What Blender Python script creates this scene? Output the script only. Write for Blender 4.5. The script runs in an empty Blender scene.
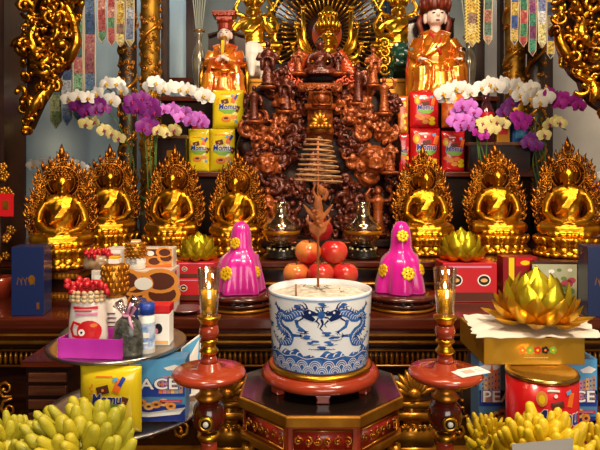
import bpy, math, random
from mathutils import Vector, Matrix, Euler, noise
random.seed(7)
PI = math.pi
SC = bpy.context.scene
COL = SC.collection
F, HY, ZC = 560.0, 180.0, 1.4          # focal length in pixels, horizon row, eye height

def P(px, py, Y): return Vector(((px-300)*Y/F, Y, ZC+(HY-py)*Y/F))
def L(px, Y): return px*Y/F
def ZZ(py, Y): return ZC+(HY-py)*Y/F
def XX(px, Y): return (px-300)*Y/F

# ---------------------------------------------------------------- materials
def hexc(h, a=1.0):
    h = h.lstrip('#')
    o = []
    for i in (0, 2, 4):
        v = int(h[i:i+2], 16)/255
        o.append(v/12.92 if v <= .04045 else ((v+.055)/1.055)**2.4)
    return (*o, a)

MATS = {}
def mat(name, col, rough=.5, metal=0., col2=None, nscale=8., bump=0., bscale=40., coat=0., emit=0.,
        trans=0., ior=1.45, sheen=0., spec=None, ramp=(.35, .65), alpha=1.):
    if name in MATS: return MATS[name]
    m = bpy.data.materials.new(name); m.use_nodes = True
    nt = m.node_tree; b = nt.nodes['Principled BSDF']
    c = hexc(col) if isinstance(col, str) else col
    b.inputs['Base Color'].default_value = c
    b.inputs['Roughness'].default_value = rough
    b.inputs['Metallic'].default_value = metal
    b.inputs['Coat Weight'].default_value = coat
    b.inputs['Coat Roughness'].default_value = .12
    b.inputs['Transmission Weight'].default_value = trans
    b.inputs['IOR'].default_value = ior
    b.inputs['Sheen Weight'].default_value = sheen
    b.inputs['Alpha'].default_value = alpha
    if spec is not None: b.inputs['Specular IOR Level'].default_value = spec
    if emit:
        b.inputs['Emission Color'].default_value = c
        b.inputs['Emission Strength'].default_value = emit
    if col2 or bump:
        tc = nt.nodes.new('ShaderNodeTexCoord')
    if col2:
        n = nt.nodes.new('ShaderNodeTexNoise'); n.inputs['Scale'].default_value = nscale; n.inputs['Detail'].default_value = 5
        r = nt.nodes.new('ShaderNodeValToRGB')
        r.color_ramp.elements[0].position = ramp[0]; r.color_ramp.elements[0].color = c
        r.color_ramp.elements[1].position = ramp[1]; r.color_ramp.elements[1].color = hexc(col2) if isinstance(col2, str) else col2
        nt.links.new(tc.outputs['Object'], n.inputs['Vector'])
        nt.links.new(n.outputs['Fac'], r.inputs['Fac']); nt.links.new(r.outputs['Color'], b.inputs['Base Color'])
    if bump:
        n = nt.nodes.new('ShaderNodeTexNoise'); n.inputs['Scale'].default_value = bscale; n.inputs['Detail'].default_value = 3
        bp = nt.nodes.new('ShaderNodeBump'); bp.inputs['Strength'].default_value = bump; bp.inputs['Distance'].default_value = .004
        nt.links.new(tc.outputs['Object'], n.inputs['Vector'])
        nt.links.new(n.outputs['Fac'], bp.inputs['Height']); nt.links.new(bp.outputs['Normal'], b.inputs['Normal'])
    MATS[name] = m
    return m

def wood_mat(name, c1, c2, rough=.35, coat=.4, scale=6., stretch=(1, 12, 12), metal=0., bump=0., bscale=80, spec=None):
    if name in MATS: return MATS[name]
    m = mat(name, c1, rough, metal, coat=coat, bump=bump, bscale=bscale, spec=spec)
    nt = m.node_tree; b = nt.nodes['Principled BSDF']
    tc = nt.nodes.new('ShaderNodeTexCoord'); mp = nt.nodes.new('ShaderNodeMapping')
    mp.inputs['Scale'].default_value = stretch
    n = nt.nodes.new('ShaderNodeTexNoise'); n.inputs['Scale'].default_value = scale; n.inputs['Detail'].default_value = 6
    n.inputs['Distortion'].default_value = 1.2
    r = nt.nodes.new('ShaderNodeValToRGB')
    r.color_ramp.elements[0].position = .35; r.color_ramp.elements[0].color = hexc(c1)
    r.color_ramp.elements[1].position = .7; r.color_ramp.elements[1].color = hexc(c2)
    nt.links.new(tc.outputs['Object'], mp.inputs['Vector']); nt.links.new(mp.outputs['Vector'], n.inputs['Vector'])
    nt.links.new(n.outputs['Fac'], r.inputs['Fac']); nt.links.new(r.outputs['Color'], b.inputs['Base Color'])
    return m

def thin_glass(name, col, see, rough=.04, tint='#f4f3ee'):
    if name in MATS: return MATS[name]
    m = bpy.data.materials.new(name); m.use_nodes = True; nt = m.node_tree
    for n in list(nt.nodes):
        if n.type != 'OUTPUT_MATERIAL': nt.nodes.remove(n)
    out = [n for n in nt.nodes if n.type == 'OUTPUT_MATERIAL'][0]
    tr = nt.nodes.new('ShaderNodeBsdfTransparent'); tr.inputs['Color'].default_value = hexc(tint)
    b = nt.nodes.new('ShaderNodeBsdfGlossy'); b.inputs['Color'].default_value = hexc(col); b.inputs['Roughness'].default_value = rough
    lw = nt.nodes.new('ShaderNodeLayerWeight'); lw.inputs['Blend'].default_value = .35
    mr = nt.nodes.new('ShaderNodeMapRange'); mr.inputs['To Min'].default_value = 1-see; mr.inputs['To Max'].default_value = min(1., (1-see)+.5)
    mx = nt.nodes.new('ShaderNodeMixShader')
    nt.links.new(lw.outputs['Facing'], mr.inputs['Value']); nt.links.new(mr.outputs[0], mx.inputs[0])
    nt.links.new(tr.outputs[0], mx.inputs[1]); nt.links.new(b.outputs[0], mx.inputs[2]); nt.links.new(mx.outputs[0], out.inputs['Surface'])
    MATS[name] = m; return m

def band_mat(name, cols, zscale, seed=0.):
    """embroidered cloth: blocks of colour down the strip, with noisy flowers in them"""
    if name in MATS: return MATS[name]
    m = mat(name, cols[0], .75, sheen=.3)
    nt = m.node_tree; b = nt.nodes['Principled BSDF']
    tc = nt.nodes.new('ShaderNodeTexCoord'); sx = nt.nodes.new('ShaderNodeSeparateXYZ')
    nt.links.new(tc.outputs['Object'], sx.inputs['Vector'])
    mu = nt.nodes.new('ShaderNodeMath'); mu.operation = 'MULTIPLY_ADD'
    mu.inputs[1].default_value = zscale; mu.inputs[2].default_value = seed
    fr = nt.nodes.new('ShaderNodeMath'); fr.operation = 'FRACT'
    nt.links.new(sx.outputs['Z'], mu.inputs[0]); nt.links.new(mu.outputs[0], fr.inputs[0])
    r = nt.nodes.new('ShaderNodeValToRGB'); r.color_ramp.interpolation = 'CONSTANT'
    e = r.color_ramp.elements
    while len(e) < len(cols): e.new(.5)
    for i, c in enumerate(cols): e[i].position = i/len(cols); e[i].color = hexc(c)
    nt.links.new(fr.outputs[0], r.inputs['Fac'])
    n = nt.nodes.new('ShaderNodeTexVoronoi'); n.inputs['Scale'].default_value = 48
    nt.links.new(tc.outputs['Object'], n.inputs['Vector'])
    r2 = nt.nodes.new('ShaderNodeValToRGB')
    r2.color_ramp.elements[0].position = .12; r2.color_ramp.elements[0].color = (1, 1, 1, 1)
    r2.color_ramp.elements[1].position = .42; r2.color_ramp.elements[1].color = (0, 0, 0, 1)
    nt.links.new(n.outputs['Distance'], r2.inputs['Fac'])
    mx = nt.nodes.new('ShaderNodeMix'); mx.data_type = 'RGBA'
    hs = nt.nodes.new('ShaderNodeHueSaturation'); hs.inputs['Hue'].default_value = .56; hs.inputs['Value'].default_value = 1.25; hs.inputs['Saturation'].default_value = .8
    nt.links.new(r.outputs['Color'], hs.inputs['Color'])
    nt.links.new(r2.outputs['Color'], mx.inputs[0]); nt.links.new(r.outputs['Color'], mx.inputs[6]); nt.links.new(hs.outputs['Color'], mx.inputs[7])
    v2 = nt.nodes.new('ShaderNodeTexNoise'); v2.inputs['Scale'].default_value = 75; v2.inputs['Detail'].default_value = 4; v2.inputs['Distortion'].default_value = 1.5
    nt.links.new(tc.outputs['Object'], v2.inputs['Vector'])
    r3 = nt.nodes.new('ShaderNodeValToRGB'); r3.color_ramp.elements[0].position = .38; r3.color_ramp.elements[0].color = (.12, .10, .12, 1); r3.color_ramp.elements[1].position = .56; r3.color_ramp.elements[1].color = (1, 1, 1, 1)
    nt.links.new(v2.outputs['Fac'], r3.inputs['Fac'])
    m2 = nt.nodes.new('ShaderNodeMix'); m2.data_type = 'RGBA'; m2.blend_type = 'MULTIPLY'; m2.inputs[0].default_value = .85
    nt.links.new(mx.outputs[2], m2.inputs[6]); nt.links.new(r3.outputs['Color'], m2.inputs[7])
    nt.links.new(m2.outputs[2], b.inputs['Base Color'])
    return m

# ---------------------------------------------------------------- mesh builder
ID3 = Matrix.Identity(3)
VIEW = Matrix(((1, 0, 0), (0, 0, -1), (0, 1, 0))).transposed()   # columns: u=x, v=z, w=-y

def frame(u, v):
    u = Vector(u).normalized(); v = Vector(v).normalized(); w = u.cross(v)
    return Matrix((u, v, w)).transposed()
FV = frame((1, 0, 0), (0, 0, 1))       # (a,b,c) -> x=a, z=b, c towards the viewer (-y)
def rotz(a): return Matrix.Rotation(a, 3, 'Z')
def roty(a): return Matrix.Rotation(a, 3, 'Y')
def rotx(a): return Matrix.Rotation(a, 3, 'X')

class MB:
    def __init__(s): s.v = []; s.f = []; s.mi = []; s.cur = 0; s.xf = None
    def addv(s, pts):
        b = len(s.v)
        if s.xf is None: s.v.extend(Vector(p) for p in pts)
        else: s.v.extend(s.xf @ Vector(p) for p in pts)
        return b
    def addf(s, fs):
        s.f.extend(fs); s.mi.extend([s.cur]*len(fs))
    def m(s, i): s.cur = i; return s
    def box(s, c, d, R=None):
        c = Vector(c); R = R or ID3
        pts = [c + R @ Vector((sx*d[0]/2, sy*d[1]/2, sz*d[2]/2)) for sz in (-1, 1) for sy in (-1, 1) for sx in (-1, 1)]
        b = s.addv(pts)
        s.addf([(b, b+2, b+3, b+1), (b+4, b+5, b+7, b+6), (b, b+1, b+5, b+4), (b+2, b+6, b+7, b+3), (b, b+4, b+6, b+2), (b+1, b+3, b+7, b+5)])
        return s
    def ell(s, c, r, R=None, seg=12, rings=8):
        c = Vector(c); R = R or ID3
        if not hasattr(r, '__len__'): r = (r, r, r)
        pts = [c + R @ Vector((0, 0, -r[2]))]
        for i in range(1, rings):
            ph = -PI/2 + PI*i/rings
            for j in range(seg):
                th = 2*PI*j/seg
                pts.append(c + R @ Vector((r[0]*math.cos(ph)*math.cos(th), r[1]*math.cos(ph)*math.sin(th), r[2]*math.sin(ph))))
        pts.append(c + R @ Vector((0, 0, r[2])))
        b = s.addv(pts); fs = []
        for j in range(seg): fs.append((b, b+1+(j+1) % seg, b+1+j))
        for i in range(rings-2):
            for j in range(seg):
                a = b+1+i*seg
                fs.append((a+j, a+(j+1) % seg, a+seg+(j+1) % seg, a+seg+j))
        t = b+len(pts)-1; a = b+1+(rings-2)*seg
        for j in range(seg): fs.append((a+j, a+(j+1) % seg, t))
        s.addf(fs); return s
    def tube(s, pts, rad, seg=8, closed=False, flat=None, caps=True):
        """flat=(axis vector, factor) squeezes the section along an axis"""
        pts = [Vector(p) for p in pts]; n = len(pts)
        if not hasattr(rad, '__len__'): rad = [rad]*n
        T = []
        for i in range(n):
            a = pts[(i-1) % n] if (closed or i > 0) else pts[i]
            b_ = pts[(i+1) % n] if (closed or i < n-1) else pts[i]
            d = b_-a
            T.append(d.normalized() if d.length > 1e-9 else Vector((0, 0, 1)))
        up = Vector((0, 0, 1)) if abs(T[0].z) < .9 else Vector((1, 0, 0))
        N = (up - T[0]*up.dot(T[0])).normalized()
        out = []
        for i in range(n):
            N = N - T[i]*N.dot(T[i])
            if N.length < 1e-6: N = T[i].orthogonal()
            N.normalize(); B = T[i].cross(N)
            for j in range(seg):
                a = 2*PI*j/seg
                d = (N*math.cos(a)+B*math.sin(a))*rad[i]
                if flat:
                    ax = Vector(flat[0]).normalized(); d = d - ax*d.dot(ax)*(1-flat[1])
                out.append(pts[i]+d)
        b = s.addv(out); fs = []
        rng = n if closed else n-1
        for i in range(rng):
            i2 = (i+1) % n
            for j in range(seg):
                fs.append((b+i*seg+j, b+i*seg+(j+1) % seg, b+i2*seg+(j+1) % seg, b+i2*seg+j))
        if not closed and caps:
            fs.append(tuple(b+j for j in range(seg))[::-1]); fs.append(tuple(b+(n-1)*seg+j for j in range(seg)))
        s.addf(fs); return s
    def lathe(s, prof, c=(0, 0, 0), seg=32, fn=None, R=None, a0=0., arc=None, caps=True):
        c = Vector(c); R = R or ID3; pts = []
        full = arc is None; n = seg if full else seg+1
        for k, (r, z) in enumerate(prof):
            for j in range(n):
                th = a0 + (2*PI if full else arc)*j/seg
                rr, zz = (r, z) if fn is None else fn(th, r, z, k)
                pts.append(c + R @ Vector((rr*math.cos(th), rr*math.sin(th), zz)))
        b = s.addv(pts); fs = []
        for i in range(len(prof)-1):
            for j in range(seg):
                j2 = (j+1) % n
                fs.append((b+i*n+j, b+i*n+j2, b+(i+1)*n+j2, b+(i+1)*n+j))
        if full and caps:
            if prof[0][0] > 1e-6: fs.append(tuple(b+j for j in range(n))[::-1])
            if prof[-1][0] > 1e-6: fs.append(tuple(b+(len(prof)-1)*n+j for j in range(n)))
        s.addf(fs); return s
    def prism(s, out, c, h, Fm=FV):
        """outline (a,b) in frame Fm, extruded by h along the frame's third axis (centred)"""
        c = Vector(c); n = len(out)
        pts = [c + Fm @ Vector((a, b, -h/2)) for a, b in out] + [c + Fm @ Vector((a, b, h/2)) for a, b in out]
        b = s.addv(pts)
        s.addf([tuple(b+i for i in range(n))[::-1], tuple(b+n+i for i in range(n))])
        s.addf([(b+i, b+(i+1) % n, b+n+(i+1) % n, b+n+i) for i in range(n)])
        return s
    def patch(s, out, surf):
        """thin flat print: outline (a,b) as a fan laid on a surface function"""
        n = len(out); ca = sum(p[0] for p in out)/n; cb = sum(p[1] for p in out)/n
        pts = [surf(ca, cb)]
        for k in (.5, 1.):
            pts += [surf(ca+(a-ca)*k, cb+(b_-cb)*k) for a, b_ in out]
        b = s.addv(pts); fs = []
        for i in range(n):
            j = (i+1) % n
            fs.append((b, b+1+i, b+1+j)); fs.append((b+1+i, b+1+n+i, b+1+n+j, b+1+j))
        s.addf(fs); return s
    def ribbon(s, pts, w, surf):
        n = len(pts); out = []
        if not hasattr(w, '__len__'): w = [w]*n
        for i in range(n):
            a = Vector(pts[max(i-1, 0)]); b_ = Vector(pts[min(i+1, n-1)])
            d = (b_-a); d = d.normalized() if d.length > 1e-9 else Vector((1, 0)); nn = Vector((-d.y, d.x))
            p = Vector(pts[i])
            for q in (p-nn*w[i]/2, p+nn*w[i]/2): out.append(surf(q.x, q.y))
        b = s.addv(out)
        s.addf([(b+2*i, b+2*i+2, b+2*i+3, b+2*i+1) for i in range(n-1)])
        return s
    def scroll(s, c, R, th, Fm=FV, turns=1.4, a0=0., hand=1, n=14, seg=6, lift=.8, blob=True):
        c = Vector(c); pts = []; rad = []
        for i in range(n):
            t = i/(n-1); a = a0+hand*turns*2*PI*t; r = R*(1-.82*t)
            pts.append(c + Fm @ Vector((r*math.cos(a), r*math.sin(a), th*lift*2*t))); rad.append(th*(.55+.45*math.sin(PI*min(1, t*1.3+.15))))
        s.tube(pts, rad, seg)
        if blob: s.ell(pts[-1], th*1.15, seg=6, rings=5)
        return s
    def text(s, st, size, surf, offset=0., align='CENTER', shear=0., ext=1., spacing=1.):
        vs, fs = text_mesh(st, size, offset, align, shear, spacing)
        b = s.addv([surf(x*ext, y) for x, y in vs]); s.addf([tuple(b+i for i in f) for f in fs]); return s

_TC = {}
def text_mesh(st, size, offset, align, shear, spacing=1.):
    k = (st, size, offset, align, shear, spacing)
    if k in _TC: return _TC[k]
    cu = bpy.data.curves.new('t', 'FONT'); cu.body = st; cu.size = size; cu.offset = offset; cu.align_x = align; cu.align_y = 'CENTER'
    cu.shear = shear; cu.resolution_u = 3; cu.space_character = spacing
    o = bpy.data.objects.new('t', cu); COL.objects.link(o)
    dg = bpy.context.evaluated_depsgraph_get(); me = o.evaluated_get(dg).to_mesh()
    vs = [(v.co.x, v.co.y) for v in me.vertices]; fs = [tuple(p.vertices) for p in me.polygons]
    o.evaluated_get(dg).to_mesh_clear()
    bpy.data.objects.remove(o); bpy.data.curves.remove(cu)
    _TC[k] = (vs, fs); return vs, fs

ORG = Vector((0, 0, 0))
def obj(name, mb, mats, parent=None, smooth=True, remesh=None, sm=4, bevel=None, subd=0, world=True, angle=None):
    me = bpy.data.meshes.new(name)
    o0 = ORG if (world and parent is not None) else Vector((0, 0, 0))
    me.from_pydata([v-o0 for v in mb.v], [], mb.f)
    if not isinstance(mats, (list, tuple)): mats = [mats]
    for m_ in mats: me.materials.append(m_)
    if len(mats) > 1: me.polygons.foreach_set('material_index', mb.mi)
    me.polygons.foreach_set('use_smooth', [smooth]*len(mb.f))
    me.update()
    o = bpy.data.objects.new(name, me); COL.objects.link(o)
    if parent is not None: o.parent = parent
    if remesh:
        md = o.modifiers.new('r', 'REMESH'); md.mode = 'VOXEL'; md.voxel_size = remesh; md.use_smooth_shade = True
        md = o.modifiers.new('s', 'SMOOTH'); md.iterations = sm; md.factor = .5
    if bevel:
        md = o.modifiers.new('b', 'BEVEL'); md.width = bevel; md.segments = 2; md.limit_method = 'ANGLE'; md.angle_limit = .6
        md.harden_normals = False
    if subd:
        md = o.modifiers.new('u', 'SUBSURF'); md.levels = subd; md.render_levels = subd
    if remesh or bevel or subd: bake(o)
    if remesh: drop_specks(o)
    if angle: sharp(o, angle)
    return o

def drop_specks(o):
    import bmesh
    bm = bmesh.new(); bm.from_mesh(o.data); seen = set(); isl = []
    for v in bm.verts:
        if v.index in seen: continue
        st = [v]; seen.add(v.index); cur = []
        while st:
            a = st.pop(); cur.append(a)
            for e in a.link_edges:
                b = e.other_vert(a)
                if b.index not in seen: seen.add(b.index); st.append(b)
        isl.append(cur)
    if len(isl) > 1:
        big = max(len(i) for i in isl)
        kill = [v for i in isl if len(i) < big*.12 for v in i]
        bmesh.ops.delete(bm, geom=kill, context='VERTS'); bm.to_mesh(o.data)
        rest = [len(i) for i in isl if len(i) >= big*.12]
        if len(rest) > 1: print('ISLANDS', o.name, o.parent and o.parent.name, rest)
    bm.free()

def sharp(o, ang=.6):
    me = o.data
    import bmesh
    bm = bmesh.new(); bm.from_mesh(me)
    for e in bm.edges:
        if len(e.link_faces) == 2 and e.calc_face_angle(0) > ang: e.smooth = False
    bm.to_mesh(me); bm.free()

def bake(o):
    dg = bpy.context.evaluated_depsgraph_get()
    me = bpy.data.meshes.new_from_object(o.evaluated_get(dg)); old = o.data
    o.modifiers.clear(); o.data = me; me.name = o.name
    bpy.data.meshes.remove(old)
    return o

def thing(name, label, cat, loc=(0, 0, 0), group=None):
    global ORG
    ORG = Vector(loc)
    o = bpy.data.objects.new(name, None); COL.objects.link(o); o.location = loc; o.empty_display_size = .05
    return tag(o, label, cat, group)
def tag(o, label, cat, group=None, kind=None):
    o['label'] = label; o['category'] = cat
    if group: o['group'] = group
    if kind: o['kind'] = kind
    return o
def single(name, mb, mats, label, cat, group=None, loc=None, **k):
    """a thing that is one mesh; its origin at its base"""
    if loc is None:
        xs = [v.x for v in mb.v]; ys = [v.y for v in mb.v]; zs = [v.z for v in mb.v]
        loc = Vector(((min(xs)+max(xs))/2, (min(ys)+max(ys))/2, min(zs)))
    mb.v = [v-Vector(loc) for v in mb.v]
    o = obj(name, mb, mats, None, world=False, **k); o.location = loc
    return tag(o, label, cat, group)
def struct(name, mb, mats, parent=None, label=None, cat=None, **k):
    o = obj(name, mb, mats, parent, world=False, **k)
    if parent is None:
        o['kind'] = 'structure'; o['label'] = label; o['category'] = cat
    return o
def copy_tree(o, parent=None):
    c = o.copy(); COL.objects.link(c)
    if parent is not None: c.parent = parent
    for ch in list(o.children): copy_tree(ch, c)
    return c
def recolour(o, m_):
    """same mesh, another material"""
    o.data = o.data.copy(); o.data.materials.clear(); o.data.materials.append(m_); return o
def geo(o):
    """an MB-like list of a mesh object's vertices (for reuse)"""
    return o.data
# ---------------------------------------------------------------- palette
M_gold = mat('gold', '#dca42c', .33, 1., col2='#bf7c16', nscale=14, bump=.12, bscale=60)
M_goldb = mat('gold_bright', '#e8b53a', .3, 1., col2='#cf8f1c', nscale=20, bump=.12, bscale=50)
M_copper = mat('gold_aged', '#b87722', .36, 1., col2='#7a3c10', nscale=22, bump=.2, bscale=90)
M_copper2 = mat('gold_openwork', '#bc7a26', .36, 1., col2='#783a10', nscale=22, bump=.2, bscale=90)
M_carved = wood_mat('carved_wood', '#35120a', '#74301a', .32, .2, 9, (6, 6, 6), .3, .7, 110)
M_root = wood_mat('carved_root', '#0e0402', '#2a0e06', .5, 0., 9, (6, 6, 6), 0., .5, 90, .2)  # near-black core: deep shade between the scrolls put into the wood colour
M_carvedl = wood_mat('carved_wood_pale', '#7a3216', '#b8622a', .3, .2, 9, (6, 6, 6), .35, .7, 110)
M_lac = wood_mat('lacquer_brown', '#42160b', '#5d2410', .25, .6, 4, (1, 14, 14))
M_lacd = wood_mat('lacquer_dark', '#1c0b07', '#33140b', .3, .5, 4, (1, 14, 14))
M_lacr = mat('lacquer_red', '#a23c22', .22, coat=.7, col2='#8d2f1a', nscale=7)
M_lacred = mat('lacquer_deep_red', '#8e1d14', .3, coat=.4)
M_black = mat('dark_top', '#17110e', .22, coat=.5)
M_ochre = mat('gilt_paint', '#c8892a', .32, .75, col2='#a8661a', nscale=18)
M_silver = mat('silver', '#b9b7b4', .28, 1.)
M_white = mat('white_paint', '#f1efe9', .5)
M_skin = mat('statue_skin', '#f0d4c6', .42)
M_dark = mat('black', '#0c0a0a', .5)
M_red = mat('red', '#c8141c', .4, coat=.3)
M_yel = mat('yellow', '#f2cf1a', .35, coat=.4)
M_blue = mat('blue', '#1c3f9e', .4)
M_navy = mat('navy', '#16225a', .4)
M_sky = mat('print_sky', '#5aa6d8', .4)
M_choc = mat('chocolate', '#5a2a1a', .5)
M_bisc = mat('biscuit', '#e0913a', .55)
M_biscl = mat('biscuit_pale', '#e9b266', .55)
M_green = mat('leaf_green', '#2b5a26', .4, col2='#1c3f1c', nscale=9)
M_glass = mat('clear_glass', '#f2f4ee', .03, trans=1., ior=1.35)

# ---------------------------------------------------------------- the room
b = MB().box((0, .3, -.05), (4.8, 6.6, .1)); struct('floor', b, mat('floor_tile', '#4a3a30', .3, col2='#3c2e26', nscale=3), None, 'dark brown polished floor', 'floor', smooth=False)
b = MB().box((0, .3, 3.35), (4.8, 6.6, .1)); struct('ceiling', b, mat('ceiling_paint', '#6b5a48', .7), None, 'brown ceiling above the altar', 'ceiling', smooth=False)
b = MB().box((0, 3.55, 1.65), (4.8, .1, 3.3)); struct('wall_back', b, mat('wall_grey', '#7f8886', .45, col2='#737d7c', nscale=2), None, 'grey wall behind the altar', 'wall', smooth=False)
b = MB().box((-2.35, .3, 1.65), (.1, 6.4, 3.3)); struct('wall_left', b, mat('wall_brown', '#3a2a22', .6), None, 'dark brown side wall', 'wall', smooth=False)
b = MB().box((2.35, .3, 1.65), (.1, 6.4, 3.3)); struct('wall_right', b, mat('wall_warm', '#8a7c6c', .6), None, 'warm grey side wall', 'wall', smooth=False)
# two glazed bays in the back wall
M_pane = mat('frosted_pane', '#b9c9cc', .18, col2='#a6bac0', nscale=2.5)
M_pane2 = mat('frosted_pane_warm', '#c2bcb2', .22, col2='#aca8a2', nscale=2.5)
M_post = wood_mat('post_wood', '#24130d', '#3b2118', .4, .3, 4, (10, 10, 1))
def bay(n, x0, x1, z0, z1, pm, bars):
    y = 3.46
    fr = MB()
    for x in (x0, x1): fr.box((x, y, (z0+z1)/2), (.06, .07, z1-z0))
    for z in (z0, z1): fr.box(((x0+x1)/2, y, z), (x1-x0+.06, .07, .06))
    for x in bars: fr.box((x, y+.005, (z0+z1)/2), (.035, .06, z1-z0-.06))
    w = struct('window_%d' % n, fr, M_post, None, 'dark wooden window bay in the back wall, %s' % ('behind the white and purple orchids at the left' if n == 1 else 'behind the gilded column at the right'), 'window', smooth=False)
    p = MB().box(((x0+x1)/2, 3.485, (z0+z1)/2), (x1-x0-.05, .012, z1-z0-.05))
    struct('pane', p, pm, w, smooth=False)
struct('trim_2', MB().box((XX(180, 3.4), 3.4, ZZ(81, 3.4)), (L(26, 3.4), .06, L(5, 3.4))), M_lac, None, 'brown window rail beside the bearded statue', 'rail', smooth=False)
bay(1, XX(20, 3.46), XX(192, 3.46), .9, 3.0, M_pane, [])
bay(2, XX(478, 3.46), XX(618, 3.46), .9, 3.0, M_pane2, [])

# pillars of the canopy that frames the altar, and its beam above the frame
def post(name, px0, px1, Y, d, label, z1=3.3, m=M_post, z0=0):
    b = MB().box((XX((px0+px1)/2, Y), Y+d/2, (z0+z1)/2), (L(px1-px0, Y), d, z1-z0))
    o = struct(name, b, m, None, label, 'pillar', smooth=False); return o
post('pillar', -40, 4, 2.12, .16, 'dark brown square pillar behind the gilded bracket with big downward sweep, at the left edge', z0=1.1075)
post('pillar', 626, 670, 2.12, .16, 'dark brown square pillar behind the gilded bracket at the right edge', z0=1.1075)
post('pillar', 500, 504, 3.2, .05, 'thin dark post beside the gilded column with pale streamers')
post('pillar', 546, 553, 3.0, .06, 'dark post beside the gilt relief column at the right')
post('pillar', 161, 167, 3.0, .06, 'dark post beside the gilded column behind the white orchids')
b = MB().box((0, 2.28, 2.78), (2.7, .06, .14)); struct('trim_1', b, M_lacd, None, 'dark canopy beam over the altar', 'beam', smooth=False)

# ---------------------------------------------------------------- altar table
T0, S1, TI, SH = .993, 1.107, 1.438, 1.81
t = thing('altar_table', 'long brown lacquered altar table with gilded carved front', 'table', (.05, 1.9, 0))
XL, XR = -1.45, 1.66
xm, xw = (XL+XR)/2, XR-XL
obj('tabletop', MB().box((xm, 2.42, T0-.018), (xw, 1.54, .036)), M_lac, t, smooth=False, bevel=.006)
mo = MB()
mo.m(0).box((xm, 2.42, T0-.048), (xw-.03, 1.5, .024))
mo.m(1).box((xm, 1.662, T0-.052), (xw-.03, .008, .006))
mo.m(0).box((xm, 2.43, T0-.072), (xw-.07, 1.46, .024))
mo.m(1).tube([(XL+.04, 1.69, T0-.082), (XR-.04, 1.69, T0-.082)], .007, 8)
obj('cornice', mo, [M_lac, M_ochre], t, smooth=False)
obj('frame_rail', MB().box((xm, 2.45, T0-.12), (xw-.12, 1.42, .06)), M_lacd, t, smooth=False)
te = MB()
te.m(0).box((xm, 1.735, .852), (xw-.13, .02, .05))
n = 185
for i in range(n):
    x = XL+.08+(xw-.16)*i/(n-1)
    te.m(1).ell((x, 1.722, .853), (.0062, .007, .02), seg=6, rings=5)
te.m(1).box((xm, 1.724, .829), (xw-.13, .012, .006))
te.m(1).box((xm, 1.724, .877), (xw-.13, .012, .006))
obj('bead_frieze', te, [M_lacd, M_ochre], t)
# apron with scroll relief
ap = MB(); ap.m(0).box((xm, 1.75, .70), (xw-.14, .02, .25))
for i in range(34):
    x = XL+.12+(xw-.24)*i/33
    for k in range(3):
        ap.m(1).scroll((x+random.uniform(-.02, .02), 1.737, .62+.07*k+random.uniform(-.012, .012)), random.uniform(.026, .036), .006, FV, 1.3, random.random()*6, random.choice((-1, 1)), n=10, seg=5)
obj('carved_apron', ap, [M_lacd, M_ochre], t)
# gilded plinth tiers under the apron
pl = MB()
for z, h, y in ((.565, .02, 1.72), (.535, .03, 1.735), (.50, .02, 1.71), (.46, .05, 1.73), (.42, .02, 1.70), (.36, .09, 1.72)):
    pl.m(1 if h <= .03 else 0).box((xm, 1.76+(y-1.72), z), (xw-.14, .08, h))
pl.m(0).box((xm, 1.8, .16), (xw-.1, .1, .32))
obj('plinth', pl, [M_lacred, M_ochre], t, smooth=False)
for sx in (XL+.08, XR-.08):
    for y in (1.82, 3.1):
        obj('leg', MB().box((sx, y, .31), (.12, .12, .62)), M_lacd, t, smooth=False)
# gilt lotus bosses on gold brackets each side of the octagonal stand
for px in (228, 413):
    g = MB(); x = XX(px, 1.66)
    for k in range(9):
        a = -PI*.92+PI*.84*k/8+PI
        d = Vector((math.cos(a), 0, math.sin(a)))
        c = Vector((x, 1.655, .77))
        g.tube([c, c+d*.03+Vector((0, -.008, 0)), c+d*.06+Vector((0, -.004, .0)), c+d*.072], [.006, .012, .008, .002], 6)
    g.ell((x, 1.645, .772), (.02, .014, .016))
    g.box((x, 1.665, .735), (.11, .03, .018)); g.box((x, 1.668, .70), (.13, .03, .022)); g.box((x, 1.668, .64), (.12, .03, .05))
    for q in range(7): g.scroll((x-.05+.0167*q, 1.652, .672), .009, .003, FV, 1.2, q, (-1)**q, n=8, seg=5)
    g.box((x, 1.668, .60), (.14, .03, .016)); g.box((x, 1.69, .685), (.05, .06, .2))
    obj('lotus_boss', g, M_ochre, t)

# stepped ledge on the table, where the seven buddhas sit
s = thing('altar_step', 'low dark red wooden step under the row of golden buddhas', 'step', (.05, 2.6, T0))
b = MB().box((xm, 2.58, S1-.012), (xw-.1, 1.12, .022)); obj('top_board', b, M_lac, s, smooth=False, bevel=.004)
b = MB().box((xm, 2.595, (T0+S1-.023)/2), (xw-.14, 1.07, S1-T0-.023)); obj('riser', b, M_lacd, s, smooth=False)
g = MB()
g.tube([(XL+.1, 2.052, 1.02), (XR-.1, 2.052, 1.02)], .005, 6); g.tube([(XL+.1, 2.052, 1.075), (XR-.1, 2.052, 1.075)], .004, 6)
obj('gilt_line', g, M_ochre, s)

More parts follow.
